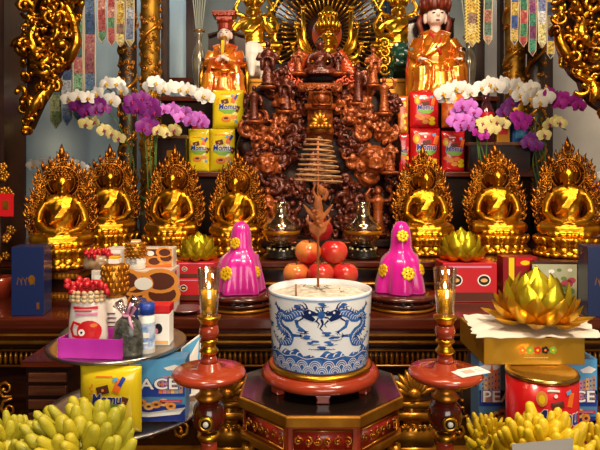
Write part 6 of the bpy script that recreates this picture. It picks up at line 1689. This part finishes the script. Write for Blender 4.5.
# ---------------------------------------------------------------- gilded openwork brackets at both sides
def inside(p, poly):
    x, y = p; c = False; n = len(poly)
    for i in range(n):
        (x1, y1), (x2, y2) = poly[i], poly[(i+1) % n]
        if (y1 > y) != (y2 > y) and x < (x2-x1)*(y-y1)/(y2-y1)+x1: c = not c
    return c
M_brk = mat('bracket_gold', '#cf9426', .28, 1., col2='#8a5212', nscale=10, bump=.2, bscale=50)
M_brkd = mat('bracket_ground', '#3a1c0c', .4, .3)
def bracket(label, poly, sweeps, cx, seed, Y=2.02):
    rn = random.Random(seed); s = L(1, Y)
    zs = [ZZ(p[1], Y) for p in poly]; xs = [XX(p[0], Y) for p in poly]
    t = thing('carved_bracket', label, 'carved bracket', (sum(xs)/len(xs), Y, min(zs)))
    px0, px1 = min(p[0] for p in poly), max(p[0] for p in poly); py1 = max(p[1] for p in poly)
    g = MB(); c0 = P(0, 0, Y)
    inner = [(cx+(x-cx)*.86, y*.96 if y > 0 else y) for x, y in poly]
    g.prism([(XX(x, Y), ZZ(y, Y)) for x, y in inner], (0, Y+.03, 0), .03, FV)
    obj('ground', g, M_brkd, t, smooth=False)
    g = MB(); n = 0
    while n < 95:
        x, y = rn.uniform(px0, px1), rn.uniform(-30, py1)
        if not inside((x, y), poly): continue
        n += 1; R = rn.uniform(4.5, 9)*s
        tl = frame((1, rn.uniform(-.6, .6), 0), (0, rn.uniform(-.6, .3), 1))
        g.scroll(P(x, y, Y-.012+rn.uniform(-.025, .015)), R, R*rn.uniform(.3, .46), tl, rn.uniform(.7, 1.15), rn.random()*6, rn.choice((-1, 1)), n=12, seg=6, lift=1.2)
    for n in range(110):
        x, y = rn.uniform(px0, px1), rn.uniform(-30, py1)
        if inside((x, y), poly): g.ell(P(x, y, Y-.01+rn.uniform(-.02, .0)), (rn.uniform(2, 6)*s, rn.uniform(2, 4)*s, rn.uniform(1.5, 3.5)*s), roty(rn.random()*3), seg=9, rings=6)
    obj('leaf_scrolls', g, M_brk, t)
    for k, (pts, r) in enumerate(sweeps):
        g = MB(); q = []
        for i in range(len(pts)-1):
            for u in range(4):
                a, b_ = pts[i], pts[i+1]; q.append((a[0]+(b_[0]-a[0])*u/4, a[1]+(b_[1]-a[1])*u/4))
        q.append(pts[-1]); 
        sm = [q[0]]+[((q[i-1][0]+q[i][0]*2+q[i+1][0])/4, (q[i-1][1]+q[i][1]*2+q[i+1][1])/4) for i in range(1, len(q)-1)]+[q[-1]]
        m_ = len(sm); g.tube([P(x, y, Y-.03+.012*math.sin(i*.5)) for i, (x, y) in enumerate(sm)], [r*s*(.35+.65*math.sin(PI*(.1+.8*i/(m_-1)))) for i in range(m_)], 10)
        for i in range(2, m_-1, 2): g.tube([P(sm[i][0]-r*.9, sm[i][1]-1, Y-.035), P(sm[i][0], sm[i][1], Y-.03-r*s*1.02), P(sm[i][0]+r*.9, sm[i][1]+1, Y-.035)], .0035, 5)
        obj('sweeping_dragon', g, M_brk, t)
    # rounded lower volute
    return t
bracket('gilded openwork bracket with a big downward sweep, hanging before the left dark pillar',
        [(22, -45), (92, -45), (86, 0), (80, 25), (78, 45), (74, 60), (62, 72), (56, 84), (48, 96), (40, 108), (32, 124), (27, 134), (20, 133), (22, 90)],
        [([(66, 4), (74, 22), (77, 42), (70, 58), (58, 68), (44, 74), (34, 72)], 5.2), ([(30, 8), (36, 22), (30, 38), (36, 52), (46, 58)], 4.4), ([(56, 76), (48, 90), (38, 100), (30, 112), (25, 126)], 5), ([(44, 10), (56, 18), (58, 34), (48, 44)], 3.8), ([(26, -20), (42, -8), (60, -12), (80, -4)], 5)], 40, 5)
bracket('gilded openwork bracket with curling leaves, hanging before the right dark pillar',
        [(640, -45), (548, -45), (552, 0), (555, 25), (554, 42), (560, 60), (570, 76), (580, 84), (584, 96), (594, 108), (604, 114), (640, 118)],
        [([(562, 6), (557, 24), (560, 44), (572, 62), (588, 70), (600, 66)], 5.2), ([(598, 6), (586, 16), (580, 32), (588, 46), (600, 50)], 4.6), ([(576, 74), (590, 80), (596, 92), (592, 102)], 5), ([(570, 8), (580, 20), (574, 34)], 3.6), ([(556, -20), (575, -8), (600, -12), (625, 0)], 5)], 596, 9)

# ---------------------------------------------------------------- gilded columns
def gilded_column(px, wpx, Y, label, gm, ground, seed, pyb, name='gilded_column'):
    rn = random.Random(seed); x = XX(px, Y); r = L(wpx/2, Y); z0 = S1+.0005 if Y < 3.13 else 0
    t = thing(name, label, 'column', (x, Y, z0))
    obj('shaft', MB().lathe([(0, z0), (r*1.25, z0), (r*1.3, z0+.03), (r, z0+.05), (r, 2.92), (r*1.3, 2.98), (r*1.3, 3.02), (0, 3.02)], (x, Y, 0), 28), ground, t)
    g = MB(); pts = []; rad = []
    for k in range(240):
        u = k/239; a = u*2*PI*6+seed; z = z0+.1+u*(2.8-z0-.1); pts.append((x+r*1.02*math.cos(a), Y+r*1.02*math.sin(a), z)); rad.append(r*.20*(1+.2*math.sin(k*.9)))
    g.tube(pts, rad, 7)
    obj('coiled_dragon', g, gm, t)
    g = MB()
    for k in range(170):
        a = PI+PI*rn.random(); z = rn.uniform(max(z0+.1, 1.3), 2.75); c = Vector((x+r*math.cos(a), Y+r*math.sin(a), z)); Fm = frame((-math.sin(a), math.cos(a), 0), (0, 0, 1))
        R = r*rn.uniform(.22, .4); g.scroll(c, R, R*.26, Fm, 1.2, rn.random()*6, rn.choice((-1, 1)), n=9, seg=5)
    obj('cloud_relief', g, gm, t)
    return t
M_reld = mat('relief_ground', '#2a1a10', .45)
gilded_column(150.5, 19, 2.94, 'thick gilded column wound with a dragon, behind the white orchids', M_ochre, mat('column_gold', '#a87c26', .5, .8, col2='#6a4614', nscale=20), 1, 0)
gilded_column(128, 17, 2.86, 'dark column with gilt relief behind the purple orchids', M_ochre, M_reld, 2, 0, 'relief_column')
gilded_column(515, 20, 2.96, 'thick gilded column behind the long arch of white orchids', M_ochre, mat('column_gold', '#b8892a'), 3, 0)
gilded_column(536, 17, 2.88, 'dark column with gilt relief between two seated buddhas at the back', M_ochre, M_reld, 4, 0, 'relief_column')

# ---------------------------------------------------------------- embroidered streamers
b = MB(); Yr = 2.72
for (pa, pb) in ((40, 142), (464, 566)):
    r = thing('curtain_rail', 'dark rail above the frame carrying the streamers on the %s side' % ('bearded statue' if pa < 300 else 'monk statue'), 'rail', (XX((pa+pb)/2, Yr), Yr, 2.30))
    g = MB(); g.tube([(XX(pa, Yr), Yr, 2.31), (XX(pb, Yr), Yr, 2.31)], .008, 8); 
    for q in (pa+8, pb-8): g.tube([(XX(q, Yr), Yr, 2.31), (XX(q, Yr), Yr, 3.3)], .004, 6)
    obj('rod', g, M_post, r)
def streamer(px, wpx, pyb, cols, label, k, zs, edge='#c9b9a0', Y=None, frill=False):
    Y = Y or Yr-.014-.012*(k % 3); w = L(wpx, Y); zb = ZZ(pyb, Y); zt_ = 2.318; x = XX(px, Y); h = zt_-zb
    t = thing('hanging_streamer', label, 'streamer', (x, Y, zb), 'embroidered streamers')
    m_ = band_mat('streamer_%d' % k, cols, zs, k*.37); tipl = w*.55; n = 30
    def strip(x0, x1, yo, th, tip):
        g = MB()
        def row(z, sc_): 
            y = Y+yo+.003*math.sin(z*23+k); return [(x+(x0 if sc_ is None else x0*sc_), y-th/2, z), (x+(x1 if sc_ is None else x1*sc_), y-th/2, z), (x+(x1 if sc_ is None else x1*sc_), y+th/2, z), (x+(x0 if sc_ is None else x0*sc_), y+th/2, z)]
        ids = g.addv([p for i in range(n+1) for p in row(zb+tip+(h-tip)*i/n, None)])
        for i in range(n):
            for q in range(4): g.addf([(ids+4*i+q, ids+4*i+(q+1) % 4, ids+4*i+4+(q+1) % 4, ids+4*i+4+q)])
        g.addf([(ids+4*n, ids+4*n+1, ids+4*n+2, ids+4*n+3)])
        return g, ids, row
    g, ids, row = strip(-w*.42, w*.42, 0, .004, tipl)
    b_ = g.addv([(x, Y-.002+.003*math.sin((zb)*23+k), zb), (x, Y+.002+.003*math.sin(zb*23+k), zb)])
    g.addf([(ids, b_, ids+1), (ids+2, b_+1, ids+3), (ids+1, b_, b_+1, ids+2), (ids+3, b_+1, b_, ids)])
    for i in range(len(g.v)): g.v[i] = g.v[i]
    o = obj('embroidered_band', g, m_, t, smooth=False)
    me_ = mat('streamer_edge_%s' % edge[1:], edge, .7)
    for sx in (-1, 1):
        e = MB(); pts = [(x+sx*w*.45, Y-.001+.003*math.sin((zb+tipl+(h-tipl)*i/n)*23+k), zb+tipl+(h-tipl)*i/n) for i in range(n, -1, -1)]+[(x, Y-.001, zb-.006)]
        e.tube(pts, w*.055, 6); obj('border_cord', e, me_, t)
    if frill:
        for sx in (-1, 1):
            e = MB()
            for i in range(34):
                z = zb+tipl*.5+(h-tipl*.5)*i/34; e.ell((x+sx*w*(.42+.08*(i % 2)), Y-.006, z), (w*.13, .008, h/60), Euler((0, sx*.5, 0)).to_matrix(), 6, 5)
            obj('frill', e, mat('frill_yellow', '#d9c46a', .7), t)
    return t
G = ['#4f8f6a', '#7fb08a', '#b9656a', '#3f6f7a']; Bc = ['#35557f', '#5a7aa0', '#8a4a5a', '#a5606a']; Rc = ['#b0484a', '#d08a80', '#5f8f6a', '#b4565a']; Yc = ['#c8a446', '#d9c27a', '#8a6a5a', '#c9a040']; Vc = ['#7a86a0', '#a8b0bc', '#b0a070', '#6a7a98']; Oc = ['#6a7a4a', '#8a9468', '#4a6a6a', '#93865a']
streamer(56, 12, 127, Oc, 'longest faded olive streamer, hanging lowest beside the gilded bracket', 0, 3.2, '#8a8468')
streamer(67, 11, 124, Bc[:2]+Vc[:2], 'long faded blue streamer next to the olive one', 1, 3.0, '#8a94a0')
streamer(78, 11, 121, G, 'long green and pink streamer with cream border, third from the gilded bracket', 2, 3.3)
streamer(90, 12, 105, Bc, 'long streamer, blue above and dusky red below', 3, 2.6)
streamer(102, 9, 42, Rc, 'short red and green streamer beside the long blue one', 4, 5)
streamer(111.5, 8, 45, Rc[::-1], 'short red streamer with green blocks, between two short ones', 5, 5)
streamer(120.5, 9, 46, Yc, 'short yellow streamer beside the dark relief column', 6, 5)
streamer(130, 9, 46, Vc, 'short pale blue-grey streamer in front of the dark relief column', 7, 5)
streamer(472, 13, 46, Yc, 'frilled yellow streamer near the vase of incense beside the monk statue', 8, 5, frill=True)
streamer(488, 9, 44, ['#4a6a5a', '#b08a70', '#5a7a6a', '#a86a5a'], 'short green and dusty pink streamer in front of the thin dark post', 9, 4)
streamer(514.5, 8, 44, ['#3a5aa0', '#c8a446', '#35558f', '#d0b060'], 'short blue and yellow streamer before the gilded column', 10, 4)
streamer(523.5, 8, 46, ['#b83a44', '#3f8a64', '#c04a50', '#2f7a5a'], 'short crimson and green streamer before the gilded column', 11, 4)
streamer(532.5, 8, 55, ['#3a8a6a', '#8a3a7a', '#4a9a7a', '#7a3a6a'], 'green and purple streamer before the dark relief column at the right', 12, 4)
streamer(542, 9, 47, ['#d9cf8a', '#d8d8dc', '#7a86b8', '#e0d6a0'], 'short pale yellow and white streamer beside the relief column at the right', 13, 4, '#d8d0b8')
streamer(550.5, 8, 58, ['#2a3a5a', '#c8a446', '#3a4a70', '#8a7a5a'], 'dark blue streamer nearest the gilded bracket with curling leaves', 14, 4)

# ---------------------------------------------------------------- vases with tall incense sticks on the upper shelf
def vase(px, pyt, pyb, wpx, Y, label):
    x = XX(px, Y); zb = SH+.0005; zt_ = ZZ(pyt, Y); h = zt_-zb; r = L(wpx/2, Y)
    t = thing('tall_vase', label, 'vase', (x, Y, zb))
    obj('vase_body', MB().lathe([(0, zb), (r*.5, zb), (r*.55, zb+h*.05), (r*.45, zb+h*.12), (r*.9, zb+h*.45), (r, zb+h*.6), (r*.75, zb+h*.74), (r*.4, zb+h*.82), (r*.45, zb+h*.92), (r*.8, zb+h), (r*.7, zb+h), (r*.35, zb+h*.9), (0, zb+h*.88)], (x, Y, 0), 26), mat('vase_grey', '#8f8672', .2, .3, coat=.5, col2='#6a6252', nscale=14), t)
    obj('gilt_rim', MB().lathe([(r*.8, zt_-.004), (r*.86, zt_+.003), (r*.78, zt_+.004)], (x, Y, 0), 24, caps=False), M_ochre, t)
    for k in range(6):
        a = -.25+.1*k; e = Vector((x+math.sin(a)*.25, Y+.02*math.cos(k), 2.62)); obj('incense_stick', MB().tube([(x+.004*(k-2.5), Y, zb+h*.9), e], .0035, 6), mat('stick_grey', '#a9b0a4', .5), t)
    return t
vase(199, 31, 75, 14, 3.0, 'grey vase of tall pale sticks beside the bearded statue')
vase(469, 37, 80, 14, 3.04, 'grey vase of tall pale sticks beside the monk statue')
# dark blue curtains hanging between the statues
for px, lab in ((284, 'dark blue drape behind the golden rider on the elephant'), (386, 'dark blue drape behind the golden rider on the lion')):
    Y = 3.36; x = XX(px, Y); w = L(22, Y); g = MB(); n = 24
    f = lambda i, o: (x-w/2+w*i/n, Y+.02*math.sin(i*1.3)+o, 0)
    for o_ in (0, .004):
        pass
    a = g.addv([Vector(f(i, 0))+Vector((0, 0, z)) for z in (SH+.35*0-.6+.0, 3.29) for i in range(n+1)]); b_ = g.addv([Vector(f(i, .006))+Vector((0, 0, z)) for z in (SH-.6, 3.29) for i in range(n+1)])
    N = n+1
    for i in range(n): g.addf([(a+i, a+i+1, a+N+i+1, a+N+i), (b_+i, b_+N+i, b_+N+i+1, b_+i+1)])
    single('curtain', g, mat('drape_blue', '#1c3350', .6, col2='#2a4a70', nscale=12), lab, 'curtain')

# ---------------------------------------------------------------- orchids
def blossom_mesh(name, cp, cl, spots=None):
    g = MB()
    def pet(a, Lg, W, mi, tilt=.25):
        n, m_ = 6, 6; d = (math.cos(a), math.sin(a)); nn = (-d[1], d[0])
        ids = g.m(mi).addv([(d[0]*Lg*i/n+nn[0]*W*(2*j/m_-1)*math.sin(PI*min(.96, .1+.86*i/n))**.7, -tilt*Lg*.35*math.sin(PI*i/n*.9)*(1-.5*(2*j/m_-1)**2)-.0004*mi, d[1]*Lg*i/n+nn[1]*W*(2*j/m_-1)*math.sin(PI*min(.96, .1+.86*i/n))**.7) for i in range(n+1) for j in range(m_+1)])
        g.addf([(ids+i*(m_+1)+j, ids+(i+1)*(m_+1)+j, ids+(i+1)*(m_+1)+j+1, ids+i*(m_+1)+j+1) for i in range(n) for j in range(m_)])
    for a in (PI/2, PI/2+2.2, PI/2-2.2): pet(a, .95, .34, 0, .1)
    for a in (.18, PI-.18): pet(a, 1.05, .58, 0, .35)
    g.m(1).ell((0, -.16, -.12), (.14, .18, .12), seg=8, rings=6); g.ell((0, -.28, -.3), (.1, .08, .2), seg=8, rings=6); g.ell((.17, -.2, -.14), (.07, .1, .1), seg=6, rings=5); g.ell((-.17, -.2, -.14), (.07, .1, .1), seg=6, rings=5); g.ell((0, -.08, .06), (.08, .14, .08), seg=7, rings=5)
    o = obj(name, g, [cp, cl]); me = o.data; bpy.data.objects.remove(o); return me
def pm(n, c, c2): return mat(n, c, .5, col2=c2, nscale=20, sheen=.2)
M_lipy = mat('lip_yellow', '#d9a82a', .5); M_lipm = mat('lip_magenta', '#9a1060', .5)
BL_ = {'white': blossom_mesh('blossom', pm('petal_white', '#f6f3ee', '#e8e6e2'), M_lipy), 'purple': blossom_mesh('blossom', pm('petal_purple', '#8a1a8e', '#6a1070'), M_lipm),
       'magenta': blossom_mesh('blossom', pm('petal_magenta', '#b81aa8', '#951088'), M_lipm), 'lilac': blossom_mesh('blossom', pm('petal_lilac', '#d27ad8', '#b455c4'), M_lipm), 'yellow': blossom_mesh('blossom', pm('petal_yellow', '#e9dfa0', '#d9c46a'), M_lipm),
       'violet': blossom_mesh('blossom', pm('petal_violet', '#5a1568', '#7a2a88'), M_lipm)}
M_stem = mat('orchid_stem', '#4a6a2a', .5); M_leaf = mat('orchid_leaf', '#2a5a2c', .35, coat=.3, col2='#1e4422', nscale=6)
def orchid(label, pot, pot_y, Y, sprays, seed, potm, leafdirs=(-2.6, -.5, .6, 2.4, 3.6, 1.4), ground=S1, ls=1.):
    rn = random.Random(seed); x = XX(pot, Y); zb = ground+.0005; r = .058*ls; zt_ = zb+.15*ls
    t = thing('potted_orchid', label, 'orchid', (x, Y, zb))
    obj('pot', MB().lathe([(0, zb), (r*.7, zb), (r*.8, zb+.01), (r, zt_-.02), (r*1.08, zt_-.015), (r*1.08, zt_), (r*.95, zt_), (r*.9, zt_-.02), (0, zt_-.02)], (x, Y, 0), 28), potm, t)
    for a in leafdirs:
        g = MB(); n = 8; ln = rn.uniform(.12, .17)*ls; w = .026*ls; d = Vector((math.cos(a), math.sin(a)*.45, 0)); s = Vector((-d.y, d.x, 0)).normalized()
        ids = g.addv([Vector((x, Y, zt_-.015))+d*ln*i/n+Vector((0, 0, .09*ls*math.sin(PI*.7*i/n)-.02*(i/n)**2))+s*w*(2*j/4-1)*math.sin(PI*min(.97, .12+.85*i/n))**.6+Vector((0, 0, .25*w*abs(2*j/4-1))) for i in range(n+1) for j in range(5)])
        g.addf([(ids+i*5+j, ids+i*5+j+1, ids+(i+1)*5+j+1, ids+(i+1)*5+j) for i in range(n) for j in range(4)]); obj('leaf', g, M_leaf, t)
    for pts, kind, fl, size in sprays:
        g = MB(); ps = [Vector((x+rn.uniform(-.02, .02), Y+rn.uniform(-.02, .02), zt_-.015))]+[P(px, py, Y-.01+.01*k) for k, (px, py) in enumerate(pts)]
        q = []
        for i in range(len(ps)-1):
            a = ps[max(i-1, 0)]; b_ = ps[i]; c = ps[i+1]; d = ps[min(i+2, len(ps)-1)]
            for u in range(6):
                u /= 6; q.append(.5*((2*b_)+(c-a)*u+(2*a-5*b_+4*c-d)*u*u+(3*b_-a-3*c+d)*u**3))
        q.append(ps[-1]); g.tube(q, .0028, 6); st = obj('flower_stem', g, M_stem, t)
        for k, (px, py) in enumerate(fl):
            o = bpy.data.objects.new('blossom', BL_[kind]); COL.objects.link(o); o.parent = st
            p = P(px, py, Y-.035-.025*rn.random()); o.location = p-Vector(t.location); sz = L(size, Y)*rn.uniform(.92, 1.1); o.scale = (sz, sz, sz)
            o.rotation_euler = (rn.uniform(-.15, .35), rn.uniform(-.35, .35), rn.uniform(-.5, .5))
    return t
def arc(*p): return list(p)
orchid('white-potted orchid arching white and purple sprays toward the gilded bracket', 118, 200, 2.62, [
    (arc((132, 150), (125, 110), (105, 88), (70, 97)), 'white', [(69, 99), (78, 97), (88, 98), (97, 94), (107, 84), (117, 84), (122, 90), (112, 100)], 8.5),
    (arc((130, 160), (118, 125), (98, 104), (76, 108)), 'purple', [(76, 107), (84, 105), (92, 106), (99, 103), (104, 108), (96, 111), (86, 112)], 7.5),
    (arc((134, 165), (120, 135), (104, 124), (88, 118)), 'yellow', [(95, 122), (86, 124), (104, 130), (112, 134), (119, 138)], 7)], 1, mat('pot_white', '#b9bcc0', .3, coat=.4))
orchid('deep purple orchid with white and lilac sprays above the mangoes', 152, 200, 2.5, [
    (arc((146, 150), (140, 110), (138, 96)), 'purple', [(133, 101), (142, 98), (138, 108), (152, 104), (155, 112), (146, 116), (150, 124), (144, 128), (132, 108)], 8.5),
    (arc((150, 150), (150, 95), (170, 84), (208, 96)), 'white', [(156, 83), (164, 89), (172, 87), (180, 89), (188, 90), (196, 93), (203, 95), (207, 98), (150, 86)], 8.0),
    (arc((155, 155), (158, 115), (180, 106), (202, 120)), 'lilac', [(164, 110), (172, 109), (179, 113), (186, 112), (192, 117), (199, 118), (190, 121), (181, 118), (203, 123)], 7.5),
    (arc((156, 160), (158, 135), (166, 130)), 'yellow', [(158, 131), (167, 133), (175, 130)], 7)], 2, mat('pot_dark', '#4a4438', .35, coat=.3), (-1.3, -.8, -.3))
orchid('large orchid with a long arch of white blossoms ending in bright purple', 549, 205, 2.62, [
    (arc((546, 165), (538, 110), (510, 82), (484, 86)), 'white', [(482, 88), (489, 84), (496, 87), (503, 84), (510, 89), (517, 86), (524, 91), (531, 88), (537, 94), (529, 98), (545, 97), (519, 95), (540, 102)], 8.8),
    (arc((535, 150), (540, 105), (556, 92), (580, 104)), 'magenta', [(549, 93), (555, 98), (562, 97), (567, 102), (574, 101), (579, 106), (559, 104)], 7.5),
    (arc((543, 170), (534, 135), (518, 118)), 'magenta', [(517, 117), (525, 121), (521, 125)], 8),
    (arc((533, 165), (540, 140), (552, 124), (566, 130)), 'yellow', [(544, 135), (556, 121), (549, 124), (560, 123)], 7),
    (arc((545, 160), (528, 125), (506, 106)), 'violet', [(506, 107), (512, 103), (503, 112), (531, 138), (536, 146), (528, 143)], 7)], 3, mat('pot_blue', '#a9b6c6', .3, coat=.4), (-1.2, -.6, .3, -1.9, .9))
orchid('lilac orchid with white and pale yellow sprays, next to the red snack pouches', 486, 200, 2.51, [
    (arc((478, 150), (470, 105), (460, 90), (444, 92)), 'white', [(443, 93), (449, 89), (456, 88), (463, 89), (470, 92), (446, 97)], 8.5),
    (arc((480, 155), (475, 125), (466, 108)), 'lilac', [(462, 106), (470, 105), (458, 113), (466, 113), (474, 112), (455, 120), (463, 120), (471, 119), (460, 126), (468, 126)], 7.8),
    (arc((486, 160), (488, 135), (494, 122)), 'yellow', [(483, 123), (490, 121), (497, 122), (503, 124), (493, 128), (486, 129)], 7.5),
    (arc((484, 160), (478, 140), (474, 134)), 'magenta', [(477, 133), (484, 136)], 6)], 4, mat('pot_dark', '#4a4438'), (-2.2, -1.2, -.7, -2.7))
# two more orchids further back, behind the outer buddhas
orchid('white orchid far back behind the buddha beside the dark pillar, with one lilac spray', 60, 215, 3.03, [
    (arc((50, 190), (50, 165), (64, 160), (84, 168)), 'white', [(33, 165), (40, 163), (48, 164), (58, 163), (65, 162), (72, 164), (79, 166), (84, 169)], 6.5),
    (arc((60, 195), (68, 185), (78, 186)), 'lilac', [(70, 182), (75, 186), (79, 190), (73, 191)], 6.5)], 5, mat('pot_white', '#b9bcc0'), ls=1.)
orchid('pale lilac orchid far back behind the buddha at the right edge', 586, 215, 2.98, [
    (arc((600, 200), (595, 185), (594, 176)), 'lilac', [(590, 184), (597, 187), (592, 190), (601, 181)], 6),
    (arc((604, 200), (600, 180), (590, 176)), 'white', [(590, 178), (597, 177), (604, 178), (586, 181)], 6.5)], 6, mat('pot_white', '#b9bcc0'), ls=1.)
# gilt flower tree with a red packet at the left edge
Y = 1.95; x = XX(-2, Y)
t = thing('gilt_branch', 'gilded flower branch with a red envelope at the left edge', 'ornament', (x, Y, T0))
obj('pot', MB().lathe([(0, T0+.0005), (.04, T0+.0005), (.05, T0+.05), (.055, T0+.07), (.045, T0+.07), (0, T0+.06)], (x, Y, 0), 24), M_lacr, t)
g = MB(); rn = random.Random(3); fl = MB()
g.tube([(x, Y, T0+.06), (x+.01, Y, T0+.2), (x-.005, Y, ZZ(170, Y))], [.008, .006, .004], 6)
for k in range(34):
    z = rn.uniform(T0+.1, ZZ(172, Y)); a = rn.random()*6.28; r = rn.uniform(.02, .05); p = Vector((x+r*math.cos(a), Y+r*math.sin(a), z+.03)); g.tube([(x, Y, z), p], .0025, 5)
    fl = MB()
    for q in range(5): fl.ell(p+Vector((.009*math.cos(q*1.257), -.003, .009*math.sin(q*1.257))), (.007, .004, .007), seg=6, rings=5)
    fl.ell(p, (.005, .005, .005), seg=6, rings=4); obj('gilt_flower', fl, M_ochre, t)
obj('branch', g, M_brkd, t)
g = MB(); c = P(6, 205, Y-.06); g.box(c, (.05, .004, L(22, Y))); obj('red_envelope', g, M_red, t, smooth=False)
g = MB(); g.box(c+Vector((.0, -.0025, .0)), (.02, .001, .03)); g.tube([c+Vector((0, 0, .04)), (x, Y, c.z+.06)], .0015, 5); obj('envelope_print', g, M_ochre, t, smooth=False)
# ---------------------------------------------------------------- light and camera
def area(name, loc, target, size, power, col, sizey=None):
    l = bpy.data.lights.new(name, 'AREA'); l.energy = power; l.color = col; l.shape = 'RECTANGLE'; l.size = size; l.size_y = sizey or size
    o = bpy.data.objects.new(name, l); COL.objects.link(o); o.location = loc
    o.rotation_euler = (Vector(target)-Vector(loc)).to_track_quat('-Z', 'Y').to_euler(); return o
WARM = (1, .80, .56)
area('ceiling_lamp', (.95, .35, 3.2), (.35, 2.3, 1.2), .45, 60, WARM)
area('ceiling_lamp', (-.45, .5, 3.2), (-.2, 2.3, 1.2), .35, 22, WARM)
area('ceiling_lamp', (.35, 1.3, 3.25), (.3, 2.7, 1.7), .3, 16, WARM)
area('entrance_daylight', (.6, -2.6, 1.9), (.1, 2, 1.2), 2.2, 52, (1, .93, .84), 1.6)  # added fill from behind the camera, for the gold and front offerings
area('window_daylight', (-1.0, 3.2, 3.1), (-1.0, 3.5, 1.6), .5, 7, (.93, .97, 1))  # added lamp inside the room, brightening the left bay's pane
area('window_daylight', (1.35, 3.2, 3.1), (1.3, 3.5, 1.6), .5, 6, (1, .95, .88))  # second added wash, brightening the warm pane of the right bay
w = bpy.data.worlds.new('room_air'); SC.world = w; w.use_nodes = True
w.node_tree.nodes['Background'].inputs['Color'].default_value = (.10, .075, .055, 1)
w.node_tree.nodes['Background'].inputs['Strength'].default_value = .6
cam = bpy.data.cameras.new('camera'); co = bpy.data.objects.new('camera', cam); COL.objects.link(co)
co.location = (0, 0, ZC); co.rotation_euler = (PI/2, 0, 0)
cam.sensor_width = 36; cam.lens = 36*F/600; cam.shift_y = -(225-HY)/600; cam.clip_start = .05
SC.camera = co
vs = SC.view_settings
vs.view_transform = 'Standard'; vs.look = 'None'; vs.gamma = 1; vs.use_curve_mapping = False; vs.exposure = .42
